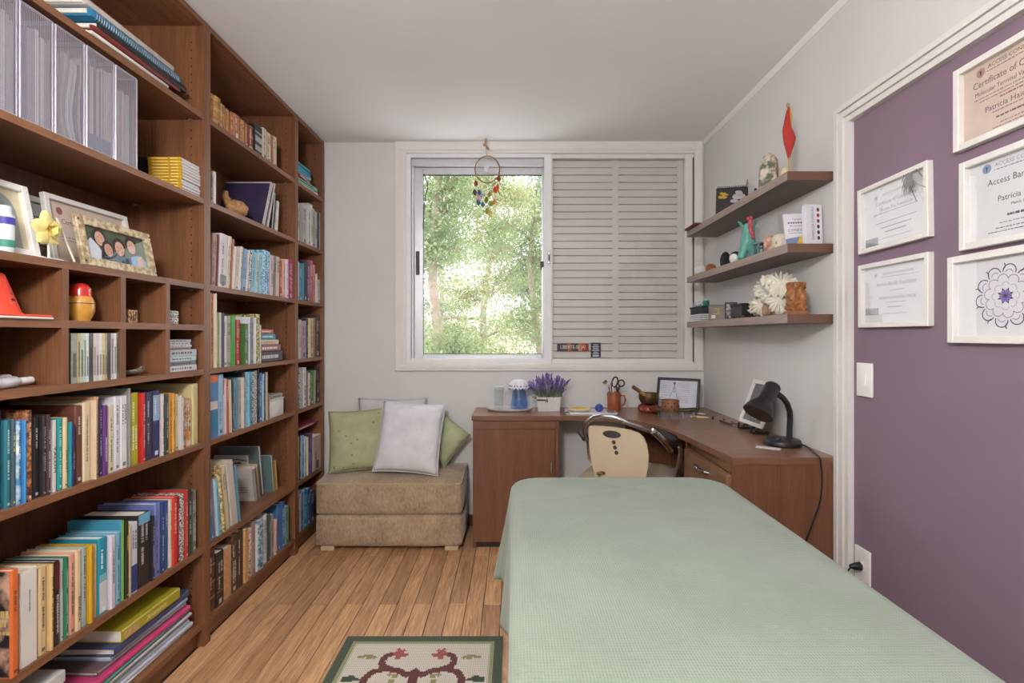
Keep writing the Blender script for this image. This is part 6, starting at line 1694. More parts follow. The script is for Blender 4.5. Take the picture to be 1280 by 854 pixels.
MB().ball((1.112, 2.00, z + .301), .007, .007, .009, 8).build('finial', plain((150, 146, 120), .3, .4), root, smooth=True)
def flag_cloth(name, mat, prof, off):
    vs = []; fs = []; n = 18; k = len(prof)
    for (zz, wl, wr) in prof:
        for i in range(n):
            a = 2 * math.pi * i / n; w = wr if math.cos(a) > 0 else wl
            rp = 1 + .22 * math.sin(3 * a + zz * 30)
            vs.append((1.1135 + off + math.cos(a) * w * rp, 1.998 + math.sin(a) * .011 * rp * min(1, w / .008), z + zz))
    for j in range(k - 1):
        for i in range(n): fs.append((j * n + i, j * n + (i + 1) % n, (j + 1) * n + (i + 1) % n, (j + 1) * n + i))
    fs += [tuple(range(n - 1, -1, -1)), tuple(range((k - 1) * n, k * n))]
    return MB().add(vs, fs).build(name, mat, root, smooth=True, angle=120)
flag_cloth('red_cloth', plain((168, 46, 42), .8, var=.1), [(.085, .003, .004), (.11, .010, .010), (.14, .016, .022), (.165, .019, .032), (.19, .020, .026), (.205, .020, .014), (.235, .015, .008), (.27, .009, .006), (.29, .004, .004)], 0)
flag_cloth('yellow_cloth', plain((206, 168, 56), .8), [(.195, .001, .004), (.225, .003, .011), (.255, .003, .010), (.28, .003, .006), (.294, .002, .003)], .002)

# middle shelf
z = 1.5962
tag(MB().ball((1.115, 2.955, z + .036), .036, n=16).build('ball', plain((226, 222, 220), .35), None, smooth=True, base=(1.115, 2.955, z)), 'white ball at the window end of the middle shelf', 'ball')
tag(MB().ball((1.118, 2.80, z + .026), .030, .030, .026, 14).build('ball', plain((150, 84, 36), .3, var=.25, scale=40), None, smooth=True, base=(1.118, 2.80, z)), 'amber brown stone ball beside the white ball', 'stone')
root = thing('dark_plate', (1.14, 2.62, z), 'round dark plate standing on edge behind the small stones', 'plate')
MB().lathe([(0, 0), (.03, .001), (.046, .006), (.047, .009), (.03, .004), (0, .003)], 28, T_(1.12, 2.63, z + .044) @ Matrix.Rotation(R(35), 4, 'Z') @ Matrix.Rotation(R(96), 4, 'X')).build('plate', plain((44, 52, 50), .25), root, smooth=True, angle=60)
MB().box(1.10, 1.14, 2.622, 2.648, z, z + .006).build('stand', M_BLACK, root)
def zebra():
    m, nt, b = new_mat('black_white_bands'); v = objco(nt, (1, 1, .4))
    w = N(nt, 'ShaderNodeTexWave', bands_direction='DIAGONAL'); w.inputs['Scale'].default_value = 9; w.inputs['Distortion'].default_value = 2.5; nt.links.new(v, w.inputs['Vector'])
    r = ramp(nt, w.outputs['Fac'], (.03, .03, .035), (.75, .74, .72), .42, .52); nt.links.new(r.outputs['Color'], b.inputs['Base Color']); b.inputs['Roughness'].default_value = .35
    return m
tag(MB().ball((1.108, 2.465, z + .030), .030, .034, .036, 12).build('striped_stone', zebra(), None, smooth=True, base=(1.108, 2.465, z)), 'black and white striped stone beside the turquoise figurine', 'stone')
# turquoise animal figurine: one body, mane as a part
root = thing('animal_figurine', (1.125, 2.37, z), 'turquoise ceramic animal with raised ears and pink mane', 'figurine')
def skin(name, joints, edges, mat, parent, M, sub=2):
    me = bpy.data.meshes.new(name); w = wloc(parent)
    me.from_pydata([M @ Vector(j[:3]) - w for j in joints], edges, []); me.materials.append(mat)
    o = bpy.data.objects.new(name, me); COL.objects.link(o); o.parent = parent
    sk = o.modifiers.new('skin', 'SKIN'); sk.use_smooth_shade = True
    for i, j in enumerate(joints):
        r_ = j[3]; me.skin_vertices[0].data[i].radius = (r_, r_ if len(j) < 5 else j[4])
    me.skin_vertices[0].data[0].use_root = True
    sb = o.modifiers.new('sub', 'SUBSURF'); sb.levels = sub; sb.render_levels = sub
    return o
TQ = plain((92, 160, 148), .4, var=.08, scale=30)
FM = T_(1.125, 2.37, z) @ Matrix.Rotation(R(-18), 4, 'Z')
J = [(0, 0, .088, .036, .032), (0, 0, .115, .034, .030), (.002, 0, .14, .031, .028), (.004, -.002, .168, .032, .028), (.004, -.002, .188, .022, .020),
     (-.016, 0, .06, .024, .024), (-.026, 0, .028, .022, .022), (-.030, 0, .004, .022, .022), (.018, 0, .06, .022, .022), (.024, 0, .028, .019, .02), (.027, 0, .004, .018, .02)]
E = [(0, 1), (1, 2), (2, 3), (3, 4), (0, 5), (5, 6), (6, 7), (0, 8), (8, 9), (9, 10)]
skin('body', J, E, TQ, root, FM)
for (sx, ln) in ((-1, .034), (1, .026)):
    b = MB(); e0_, e1_ = Vector((sx * .020, 0, .168)), Vector((sx * (.028 + ln * .5), -.003, .196))
    b.tube([e0_, e0_.lerp(e1_, .5), e0_.lerp(e1_, .85), e1_], [.013, .014, .009, .003], 10, FM, flat=.5)
    b.build('ear', TQ, root, smooth=True, angle=80)
b = MB(); rr = random.Random(2)
for i in range(22):
    t = i / 21
    b.ball((.004 + .014 * t * t + rr.uniform(-.007, .007), -.027 - .006 * math.sin(t * 3.1) + .004 * rr.random(), .205 - .095 * t), .0085 - .002 * t, .008, .009, 7, FM)
b.build('mane', plain((206, 84, 100), .5, var=.12, scale=120), root, smooth=True)['kind'] = 'stuff'
root = thing('small_stand', (1.125, 2.245, z), 'little blue wooden stand behind the amber candle', 'stand')
for (x, y) in ((1.10, 2.215), (1.145, 2.215), (1.10, 2.262), (1.145, 2.262)): MB().rbox(x - .004, x + .004, y - .004, y + .004, z, z + .062, .001).build('leg', plain((96, 116, 132), .5), root)
MB().rbox(1.092, 1.153, 2.208, 2.270, z + .058, z + .066, .002).build('top', plain((104, 126, 142), .5), root)
MB().rbox(1.096, 1.149, 2.211, 2.219, z + .034, z + .042, .001).build('crossbar', plain((96, 116, 132), .5), root)
MB().rbox(1.094, 1.151, 2.214, 2.264, z + .0, z + .012, .002).build('lower_board', plain((120, 130, 150), .5), root)
bm = bmesh.new(); bmesh.ops.create_cone(bm, cap_ends=True, segments=24, radius1=.028, radius2=.027, depth=.070); bmesh.ops.subdivide_edges(bm, edges=bm.edges[:], cuts=4, use_grid_fill=True)
for v in bm.verts:
    k = 1 + .12 * mnoise.noise(v.co * 60); v.co.x *= k; v.co.y *= k
b = MB(); b.from_bm(bm, T_(1.112, 2.135, z + .0355)); root = thing('stone_candle', (1.112, 2.135, z), 'rough amber and white crystal candle holder on middle shelf', 'candle holder')
b.build('body', pattern_mat('amber_crystal', (136, 66, 34), (214, 176, 146), 34, .4, .68, .3), root, smooth=True, angle=60)
MB().lathe([(.012, 0), (.011, .004)], 12, T_(1.112, 2.135, z + .071)).build('wick_cup', plain((60, 44, 36), .5), root)
root = thing('ribbon_roll', (1.105, 2.045, z), 'cream wrapped bundle tied with tan ribbon near the leaning booklets', 'bundle')
b = MB(); b.from_bm(soft_box(-.030, .030, -.026, .026, 0, .062, .014, .003, 8), T_(1.108, 2.045, z)); b.build('bundle', plain((206, 196, 178), .7, var=.08, scale=60), root, smooth=True, angle=180)
MB().box(1.119, 1.129, 2.0176, 2.0186, z + .004, z + .062).box(1.0768, 1.0776, 2.02, 2.07, z + .020, z + .030).build('ribbon', plain((170, 146, 110), .6), root)
MB().rbox(1.132, 1.185, 2.018, 2.026, z + .024, z + .036, .002).build('loose_end', plain((150, 120, 90), .6), root)
# two leaning booklets
def booklet(name, label, M, w, h, t, rgb):
    root = thing(name, M @ Vector((w / 2, 0, 0)), label, 'book', 'booklets on the middle shelf')
    MB().box(0, w, 0, h, -t, -t + .002, M).box(0, w, 0, h, -.002, 0, M).box(0, .002, 0, h, -t + .002, -.002, M).build('cover', plain(rgb, .4, var=.03), root)
    MB().box(.002, w - .003, .003, h - .003, -t + .002, -.002, M).build('pages', M_PAPER, root)
    return root
M = place((1.098, 1.985, z + .002), (.97, -.22, 0), (.30, .28, 1))
b1 = booklet('booklet', 'white booklet with yellow and blue foot and dotted row leaning', M, .100, .150, .012, (214, 212, 218))
lines(b1, M, [('t', 'Terapia', .05, .125, .012), ('t', 'CONEX\u00c3O', .05, .074, .018, .85), ('l', .015, .085, .060, .0022, 3), ('l', .02, .08, .092, .0026, 2)], plain((96, 92, 132), .6), z=.0002)
b = MB()
for i in range(8): ell(b, .018 + i * .0092, .108, .0033, .0042, .0002, M, 8)
b.build('dotted_row', plain((54, 44, 48), .6), b1)['kind'] = 'stuff'
b = MB(); b.prism([(.0, .0), (.036, .0), (.052, .044), (.0, .034)], .0001, .0004, M); b.build('blue_foot', plain((112, 130, 160), .6), b1)
b = MB(); b.prism([(.036, .0), (.078, .0), (.090, .048), (.052, .044)], .0001, .0004, M); b.build('yellow_foot', plain((206, 164, 48), .6), b1)
b = MB(); b.prism([(.078, .0), (.10, .0), (.10, .050), (.090, .048)], .0001, .0004, M); b.build('orange_foot', plain((190, 110, 60), .6), b1)
M = place((1.150, 1.935, z + .002), (.985, .17, 0), (.36, .10, 1))
b2 = booklet('booklet', 'thick white booklet with column of dark red seals leaning on wall', M, .072, .160, .022, (216, 214, 220))
TR_ = M @ T_(.030, .085, .0002) @ Matrix.Rotation(R(90), 4, 'Z')
b = MB(); text_mb(b, 'DI\u00c1RIO DA CONEX\u00c3O', .0165, TR_ @ Matrix.Diagonal((.78, 1, 1, 1)), .0001); b.build('spine_print', plain((110, 108, 136), .6), b2)['kind'] = 'stuff'
for i, c_ in enumerate([(60, 48, 60), (50, 44, 56), (56, 46, 56), (116, 40, 46), (130, 44, 48), (110, 44, 52)]):
    b = MB(); ell(b, .054, .028 + i * .0225, .0062, .0078, .0001, M, 12); b.build('seal_mark', plain(c_, .6), b2)

# lowest shelf
z = 1.3228
zz = z
for (t, rgb, lab, x1, y1) in ((.010, (196, 204, 212), 'pale booklet lowest of the blue pile at the lowest shelf end', 1.20, 2.995), (.012, (120, 150, 176), 'mid blue booklet in the pile at the lowest shelf end', 1.19, 2.98), (.010, (96, 122, 150), 'steel blue booklet in the pile beneath the black box', 1.19, 2.97), (.010, (150, 150, 180), 'lilac blue booklet topping the pile beneath the black box', 1.18, 2.965)):
    root = thing('booklet', (1.12, 2.9, zz), lab, 'booklet', 'blue booklets on the lowest shelf')
    MB().box(1.060, x1, y1 - .17, y1, zz, zz + .0015).box(1.060, x1, y1 - .17, y1, zz + t - .002, zz + t - .0005).build('cover', plain(rgb, .5), root)
    MB().box(1.062, x1 - .003, y1 - .168, y1 - .002, zz + .0015, zz + t - .002).build('pages', M_PAPER, root); zz += t
root = thing('tray_box', (1.12, 2.88, zz), 'black open box on the blue booklets holding small bottles', 'box')
MB().rbox(1.064, 1.20, 2.79, 2.975, zz, zz + .040, .003).build('body', plain((38, 38, 40), .5), root, smooth=True)
MB().rbox(1.060, 1.204, 2.786, 2.979, zz + .034, zz + .044, .002).build('rim', plain((30, 30, 32), .5), root)
zt_ = zz + .0442
root = thing('card_packet', (1.10, 2.92, zt_), 'blue and white packet lying on the black box', 'packet')
MB().rbox(1.075, 1.12, 2.88, 2.965, zt_, zt_ + .026, .004, 2, None).build('body', pattern_mat('blue_white_packet', (90, 120, 140), (220, 224, 226), 60), root, smooth=True)
MB().rbox(1.08, 1.115, 2.885, 2.93, zt_ + .026, zt_ + .033, .003).build('flap', plain((214, 216, 218), .5), root)
root = thing('small_jar', (1.10, 2.825, zt_), 'squat green glass jar standing on the black box', 'jar')
MB().lathe([(.016, 0), (.018, .004), (.018, .026), (.012, .032)], 16, T_(1.10, 2.825, zt_)).build('jar', plain((44, 110, 92), .2), root, smooth=True)
MB().lathe([(.013, .031), (.013, .040), (.010, .042)], 16, T_(1.10, 2.825, zt_)).build('lid', plain((150, 190, 180), .4), root, smooth=True)
M = place((1.066, 2.700, z), (.93, -.36, 0), (.06, .14, 1))
root = framed('framed_picture', 'small grey framed card with yellow lettering on the lowest shelf', 'frame', M, .082, .085, .006, .010, plain((120, 114, 106), .5), plain((130, 120, 110), .6), glass=False)
b = MB(); rr = random.Random(9)
for i in range(8): b.tube([(.036 + rr.uniform(-.012, .02), .03 + i * .005, .0044), (.046 + rr.uniform(-.01, .01), .034 + i * .005, .0048), (.054 + rr.uniform(-.01, .01), .03 + i * .005 + rr.uniform(-.006, .006), .0044)], .0012, 4, M)
b.build('yellow_lettering', plain((200, 176, 70), .6), root)['kind'] = 'stuff'
b = MB(); b.box(.014, .034, .010, .028, .0042, .0048, M); b.build('white_label', plain((216, 212, 200), .6), root)
M = place((1.108, 2.59, z), (.93, -.36, 0), (.06, .16, 1))
root = framed('framed_picture', 'small black framed photograph beside the grey framed card', 'frame', M, .060, .092, .006, .010, M_BLACK, pattern_mat('dark_snapshot', (40, 38, 40), (170, 164, 160), 55), glass=False)
root = thing('dark_box', (1.16, 2.50, z), 'small dark box with lid behind the black framed photograph', 'box')
MB().rbox(1.125, 1.20, 2.44, 2.56, z, z + .07, .003).build('body', plain((48, 44, 46), .5), root)
MB().rbox(1.122, 1.203, 2.437, 2.563, z + .062, z + .078, .003).build('lid', plain((40, 36, 40), .5), root)
SN = ['nearest the frames', 'second', 'third', 'nearest the sculpture']
for i in range(4):
    tag(MB().ball((1.095 + .006 * (i % 2), 2.455 - i * .030, z + .007), .010, .012, .007, 7).build('pebble', plain((46 + 10 * i, 42 + 6 * i, 42), .4), None, smooth=True, base=(1.095, 2.455 - i * .03, z)), 'dark pebble, %s of four before the white ruffled sculpture' % SN[i], 'pebble', 'dark pebbles on the lowest shelf')
# white ruffled sculpture
root = thing('ruffled_sculpture', (1.135, 2.15, z), 'white ruffled ceramic flower sculpture on the lowest shelf', 'sculpture')
RUF = plain((218, 212, 198), .7, var=.06, scale=40)
rr = random.Random(12)
def ruffle(c, rad, tilt, az, n_lobes, seed, name, dome=.35):
    vs = []; fs = []; nr, na = 8, 72
    for i in range(nr + 1):
        t = i / nr
        for j in range(na):
            a = 2 * math.pi * j / na
            w = math.sin(a * n_lobes + seed) * .30 * t ** 1.6 * rad + mnoise.noise(Vector((math.cos(a) * 2 + seed, math.sin(a) * 2, t * 2))) * .18 * rad * t
            r2 = rad * t * (1 + .10 * math.sin(a * (n_lobes // 2) + seed * 2))
            vs.append((r2 * math.cos(a), r2 * math.sin(a), dome * rad * (1 - t * t) + w))
    for i in range(nr):
        for j in range(na): fs.append((i * na + j, i * na + (j + 1) % na, (i + 1) * na + (j + 1) % na, (i + 1) * na + j))
    M = Matrix.Translation(c) @ Matrix.Rotation(R(az), 4, 'Z') @ Matrix.Rotation(R(tilt), 4, 'X')
    o = MB().add(vs, fs, M).build(name, RUF, root, smooth=True, angle=180)
    md = o.modifiers.new('thick', 'SOLIDIFY'); md.thickness = .002
for k, (c, rad, tl, az, nl) in enumerate((((1.130, 2.085, z + .130), .062, 62, -30, 17), ((1.125, 2.120, z + .150), .058, 30, -20, 15), ((1.120, 2.180, z + .128), .060, 58, -62, 16), ((1.135, 2.13, z + .110), .070, 80, -45, 19), ((1.118, 2.245, z + .052), .048, 66, -50, 14), ((1.105, 2.195, z + .050), .046, 84, -40, 13), ((1.13, 2.255, z + .040), .038, 40, -60, 12), ((1.120, 2.085, z + .060), .050, 78, -20, 14), ((1.14, 2.15, z + .165), .045, 8, 0, 13))):
    ruffle(Vector(c), rad, tl, az, nl, k * 1.7, 'ruffled_petal')
MB().rbox(1.105, 1.165, 2.07, 2.26, z, z + .05, .02, 3).build('core', RUF, root, smooth=True)
root = thing('small_figure', (1.085, 2.125, z), 'small brown stone owl shaped figure before the white ruffled sculpture', 'figurine')
b = MB(); b.from_bm(soft_box(-.018, .018, -.014, .014, 0, .048, .012, .003, 6), T_(1.080, 2.105, z)); b.build('body', plain((140, 116, 88), .6, var=.25, scale=60), root, smooth=True, angle=180)
MB().tube([(1.068, 2.10, z + .044), (1.064, 2.10, z + .058)], [.007, .001], 6).build('ear', plain((130, 106, 80), .6), root); MB().tube([(1.091, 2.10, z + .044), (1.095, 2.10, z + .058)], [.007, .001], 6).build('ear', plain((130, 106, 80), .6), root)
# carved brown figure block
bm = soft_box(-.030, .030, -.026, .026, 0, .126, .010, .004, 22)
for v in bm.verts:
    k = .010 * mnoise.noise(v.co * 55) + .006 * mnoise.noise(v.co * 120); d = Vector((v.co.x, v.co.y, 0)).normalized(); v.co += d * k - d * .004 * (math.sin(v.co.z * 150) > .6)
b = MB(); b.from_bm(bm, T_(1.118, 1.952, z)); root = thing('carved_figure', (1.118, 1.952, z), 'chunky carved amber brown wooden figure at the lowest shelf end', 'carving')
b.build('carving', plain((146, 92, 50), .45, var=.35, scale=45), root, smooth=True, angle=60)
MB().rbox(1.086, 1.150, 1.922, 1.982, z, z + .014, .002).build('base', plain((146, 94, 56), .5, var=.2), root)
# ================================================================ things on the desk
DT_ = DZ + .0004
TC = Vector((-.030, 3.085, DT_))
root = thing('serving_tray', TC, 'white oval tray carrying the blue jug and drinking glass', 'tray')
MB().lathe([(0, .003), (.115, .003), (.128, .006), (.142, .016), (.146, .017), (.144, .013), (.132, .002), (.12, 0), (0, 0)], 40, Matrix.Translation(TC), 1.0, .62).build('tray', plain((220, 219, 222), .25), root, smooth=True, angle=60)
GC = (-.098, 3.085, DT_ + .0034)
root = thing('drinking_glass', GC, 'clear straight drinking glass on the white oval tray', 'glass')
MB().lathe([(0, .004), (.025, .004), (.029, .145), (.0315, .146), (.030, .10), (.028, .002), (.024, 0), (0, 0)], 28, T_(*GC)).build('tumbler', M_GLASSD, root, smooth=True, angle=60)
MB().lathe([(.0292, .143), (.0316, .1465), (.0322, .145)], 28, T_(*GC)).build('rim', plain((226, 230, 232), .1), root, smooth=True)
JC = (.030, 3.090, DT_ + .0034)
root = thing('water_jug', JC, 'blue glass jug under a beaded lace cover on the tray', 'jug')
JG = glass_mat('blue_jug_glass', (.84, .90, .98), .02)
MB().lathe([(0, 0), (.050, 0), (.056, .006), (.055, .03), (.047, .085), (.041, .125), (.041, .15), (.047, .178), (.044, .178), (.038, .15), (.038, .125), (.044, .085), (.051, .03), (0, .008)], 32, T_(*JC)).build('jug', JG, root, smooth=True, angle=70)
MB().lathe([(0, .010), (.048, .010), (.050, .03), (.043, .085), (.037, .13), (0, .13)], 24, T_(*JC)).build('water', glass_mat('blue_water', (.80, .88, .98), .01), root, smooth=True, angle=60)
root = thing('lace_cover', (JC[0], JC[1], JC[2] + .179), 'white scalloped lace cover with violet beads over the blue jug', 'jug cover')
vs = []; fs = []; na = 60
for (r, zz) in ((.0, .206), (.020, .205), (.040, .200), (.052, .190), (.060, .170), (.066, .150)):
    for j in range(na):
        a = 2 * math.pi * j / na; sc_ = 1 + (.07 * math.sin(10 * a) if r > .05 else 0); dz = (.006 * math.cos(10 * a) if r > .055 else 0)
        vs.append((JC[0] + r * sc_ * math.cos(a), JC[1] + r * sc_ * math.sin(a), JC[2] + zz - .018 + dz))
for i in range(5):
    for j in range(na): fs.append((i * na + j, i * na + (j + 1) % na, (i + 1) * na + (j + 1) % na, (i + 1) * na + j))
MB().add(vs, fs).build('lace', plain((220, 218, 224), .85, var=.08, scale=300), root, smooth=True, angle=180)
b = MB()
for i in range(40):
    a = i * 2 * math.pi / 20 + (.15 if i >= 20 else 0); zz = .148 if i < 20 else .166; r = .068 if i < 20 else .063
    b.ball((JC[0] + r * math.cos(a), JC[1] + r * math.sin(a), JC[2] + zz - .016), .0042, n=5)
b.build('beads', plain((92, 84, 140), .2), root, smooth=True)['kind'] = 'stuff'

# lavender
LC = Vector((.212, 3.075, DT_))
root = thing('lavender_pot', LC, 'white box planter with artificial lavender on the desk', 'plant')
b = MB(); b.prism([(-.072, -.045), (.072, -.045), (.072, .045), (-.072, .045)], 0, .082, Matrix.Translation(LC)); b.v = [Vector((LC.x + (p.x - LC.x) * (.92 + .10 * (p.z - DT_) / .082), LC.y + (p.y - LC.y) * (.92 + .10 * (p.z - DT_) / .082), p.z)) for p in b.v]
b.build('planter', plain((204, 202, 204), .5, var=.04), root)
b = MB()
for (x0, x1, y0, y1) in ((-.075, .075, -.048, -.043), (-.075, .075, .043, .048), (-.075, -.070, -.043, .043), (.070, .075, -.043, .043)): b.box(LC.x + x0, LC.x + x1, LC.y + y0, LC.y + y1, DT_ + .076, DT_ + .087)
b.build('planter_rim', plain((210, 208, 208), .5), root)
b = MB(); b.box(LC.x - .072, LC.x - .02, LC.y - .0492, LC.y - .0478, DT_ + .066, DT_ + .074).box(LC.x - .022, LC.x - .006, LC.y - .0496, LC.y - .0478, DT_ + .058, DT_ + .074); b.build('black_label', M_BLACK, root)
b = MB(); b.box(LC.x - .0185, LC.x - .015, LC.y - .0501, LC.y - .0496, DT_ + .061, DT_ + .071).box(LC.x - .013, LC.x - .0095, LC.y - .0501, LC.y - .0496, DT_ + .061, DT_ + .071); b.build('label_print', plain((180, 176, 176), .6), root)['kind'] = 'stuff'
MB().box(LC.x - .066, LC.x + .066, LC.y - .04, LC.y + .04, DT_ + .066, DT_ + .074).build('moss', plain((84, 96, 66), .9, var=.4, scale=90), root)
st = MB(); fl = MB(); lv = MB(); rr = random.Random(4)
for i in range(120):
    x0 = rr.uniform(-.064, .064); y0 = rr.uniform(-.036, .036); az = rr.uniform(0, 6.28); sp = rr.uniform(.0, .045)
    h = rr.uniform(.085, .165) * (1 - .25 * abs(x0) / .064)
    p0 = Vector((LC.x + x0, LC.y + y0, DT_ + .07)); p2 = p0 + Vector((x0 * .75 + math.cos(az) * sp, y0 * .6 + math.sin(az) * sp * .6, h)); p2.y = min(p2.y, 3.19); p1 = p0.lerp(p2, .5) + Vector((0, 0, .01))
    st.tube([p0, p1, p2], .0011, 4)
    d = (p2 - p1).normalized()
    fl.cur = rr.randrange(3)
    for k in range(5):
        c = p2 - d * (.008 * k) + Vector((rr.uniform(-.002, .002), rr.uniform(-.002, .002), 0)); fl.ball(c, .0042 + .0011 * math.sin(k), .0042, .0046, 4)
for i in range(150):
    x0 = rr.uniform(-.07, .07); y0 = rr.uniform(-.045, .04); p0 = Vector((LC.x + x0, LC.y + y0, DT_ + .068)); d = Vector((x0 * 6 + rr.uniform(-.5, .5), y0 * 5 + rr.uniform(-.5, .5), rr.uniform(.3, 1.2))).normalized(); L = rr.uniform(.025, .055)
    s_ = d.cross(Vector((rr.uniform(-1, 1), rr.uniform(-1, 1), .2))).normalized() * .0035
    if (p0 + d * L).y > 3.2: continue
    lv.add([p0 - s_ * .4, p0 + d * L * .5 - s_, p0 + d * L, p0 + d * L * .5 + s_, p0 + s_ * .4], [(0, 1, 2, 3, 4)])
st.build('stems', plain((96, 112, 84), .8), root)['kind'] = 'stuff'
fl.build('lavender_flowers', [plain((92, 74, 138), .8), plain((116, 98, 162), .8), plain((150, 136, 190), .8)], root, smooth=True)['kind'] = 'stuff'
lv.build('leaves', plain((112, 126, 98), .8, var=.3, scale=60), root)['kind'] = 'stuff'

# papers, yellow dish and blue ball
root = thing('paper_tray', (.46, 2.99, DT_), 'low white paper tray with printed sheets beside the planter', 'paper tray')
PMx = T_(.46, 2.99, DT_) @ Matrix.Rotation(R(-4), 4, 'Z')
MB().box(-.150, .150, -.085, .095, 0, .003, PMx).build('lower_sheet', plain((206, 202, 212), .7), root)
MB().box(-.140, .158, -.078, .088, .0032, .0055, PMx).build('middle_sheet', plain((216, 214, 220), .7), root)
MB().box(-.152, .10, -.07, .10, .0057, .0075, PMx).build('top_sheet', plain((220, 218, 222), .7), root)
MB().box(.102, .150, -.05, .06, .0057, .0064, PMx).build('printed_patch', plain((120, 108, 128), .6, var=.4, scale=60), root)
MB().tube([(-.150, -.080, .010), (-.138, -.084, .014), (-.128, -.086, .008)], .003, 6, PMx).build('clip', M_BLACK, root, smooth=True)
DC = (.395, 2.985, DT_ + .0078)
root = thing('oval_dish', DC, 'shallow cream oval dish with yellow inside on the papers', 'dish')
MB().lathe([(0, .002), (.04, .003), (.062, .012), (.066, .020), (.070, .020), (.066, .009), (.045, 0), (0, 0)], 32, T_(*DC), 1.0, .66).build('dish', plain((218, 208, 176), .35), root, smooth=True, angle=60)
MB().lathe([(.052, .0075), (.047, .018), (.030, .024), (0, .026)], 28, T_(*DC), 1.0, .62).build('yellow_soap', plain((214, 176, 34), .4), root, smooth=True, angle=60)
bc = (.512, 2.975, DT_ + .0060)
bm = bmesh.new(); bmesh.ops.create_icosphere(bm, subdivisions=3, radius=.024)
b = MB(); b.from_bm(bm, T_(bc[0], bc[1], bc[2] + .024)); root = thing('massage_ball', bc, 'small cobalt blue massage ball lying on the papers', 'ball')
b.build('ball', plain((44, 68, 150), .35), root, smooth=True, angle=180)
b = MB()
for i in range(60):
    ph = math.acos(1 - 2 * (i + .5) / 60); th = i * 2.39996; d = Vector((math.sin(ph) * math.cos(th), math.sin(ph) * math.sin(th), math.cos(ph)))
    if d.z < -.9: continue
    b.ball(Vector((bc[0], bc[1], bc[2] + .024)) + d * .0242, .0022, n=4)
b.build('knobs', plain((60, 86, 170), .35), root, smooth=True)['kind'] = 'stuff'

# mug with scissors
MC = Vector((.622, 3.075, DT_))
TER = plain((150, 78, 44), .5, var=.14, scale=40)
root = thing('pen_mug', MC, 'terracotta mug with dotted rim holding scissors and pens', 'mug')
MB().lathe([(0, 0), (.036, 0), (.040, .004), (.041, .112), (.0395, .113), (.037, .108), (.036, .010), (0, .008)], 28, Matrix.Translation(MC)).build('mug', TER, root, smooth=True, angle=60)
MB().tube([MC + Vector((.038, -.01, .095)), MC + Vector((.062, -.016, .092)), MC + Vector((.068, -.018, .065)), MC + Vector((.058, -.015, .036)), MC + Vector((.038, -.01, .028))], .006, 8).build('handle', TER, root, smooth=True)
b = MB()
for i in range(22):
    a = i * 2 * math.pi / 22
    for zz in (.098, .086 if i % 2 else .104): b.ball(MC + Vector((.0412 * math.cos(a), .0412 * math.sin(a), zz)), .0028, n=4)
b.build('relief_dots', plain((84, 42, 28), .5), root)['kind'] = 'stuff'
def ringpts(c, rx, rz, tilt, n=20, ydir=0):
    return [c + Vector((rx * math.cos(a) * math.cos(tilt) - rz * math.sin(a) * math.sin(tilt), ydir * math.cos(a), rx * math.cos(a) * math.sin(tilt) + rz * math.sin(a) * math.cos(tilt))) for a in [i * 2 * math.pi / n for i in range(n + 1)]]
root = thing('scissors', MC + Vector((.01, -.005, .012)), 'dark handled scissors standing loops up in the mug', 'scissors')
MB().tube(ringpts(MC + Vector((.004, -.01, .178)), .017, .032, R(-14)), .0048, 7).tube([MC + Vector((.012, -.008, .150)), MC + Vector((.020, -.006, .115))], .006, 6).build('handle', plain((30, 30, 34), .4), root, smooth=True)
MB().tube(ringpts(MC + Vector((.044, -.008, .170)), .019, .020, R(20)), .0048, 7).tube([MC + Vector((.034, -.007, .154)), MC + Vector((.022, -.006, .115))], .006, 6).build('handle', plain((70, 34, 38), .4), root, smooth=True)
MB().tube([MC + Vector((.021, -.006, .118)), MC + Vector((.006, -.004, .014))], [.006, .003], 6, flat=.4).build('blade', M_STEEL, root, smooth=True)
MB().tube([MC + Vector((.021, -.004, .118)), MC + Vector((.014, -.002, .014))], [.006, .003], 6, flat=.4).build('blade', M_STEEL, root, smooth=True)
PENS = [((-.016, .012), (-.026, .020), .150, (206, 204, 206), 'white pen standing at the back of the terracotta mug'), ((-.020, -.008), (-.032, -.012), .142, (70, 64, 72), 'dark pen leaning out of the terracotta mug towards the ball'), ((-.008, -.020), (-.012, -.028), .150, (214, 216, 220), 'silver white marker at the front of the terracotta mug'), ((.018, .016), (.030, .022), .135, (52, 80, 70), 'dark green pen behind the scissors in the mug'), ((-.002, .02), (-.012, .026), .160, (120, 76, 60), 'brown pencil standing in the terracotta mug')]
for (a, c, L, rgb, lab) in PENS:
    p0 = MC + Vector((a[0] * .6, a[1] * .6, .012)); p1 = MC + Vector((c[0], c[1], L))
    root = thing('pen', p0, lab, 'pen', 'pens in the terracotta mug')
    MB().tube([p0, p1], .0036, 8).build('barrel', plain(rgb, .35), root, smooth=True)
    MB().tube([p1, p1 + (p1 - p0).normalized() * .010], [.0030, .002], 8).build('tip', plain(shade3(rgb, .6), .35), root, smooth=True)
root = thing('paper_bird', MC + Vector((-.012, -.03, .02)), 'small brown leaf shaped ornament on a thin wire from the mug', 'ornament')
MB().tube([MC + Vector((-.014, -.012, .02)), MC + Vector((-.028, -.024, .12)), MC + Vector((-.058, -.03, .176))], .0010, 5).build('wire', M_STEEL, root, smooth=True)
lc = MC + Vector((-.060, -.032, .178))
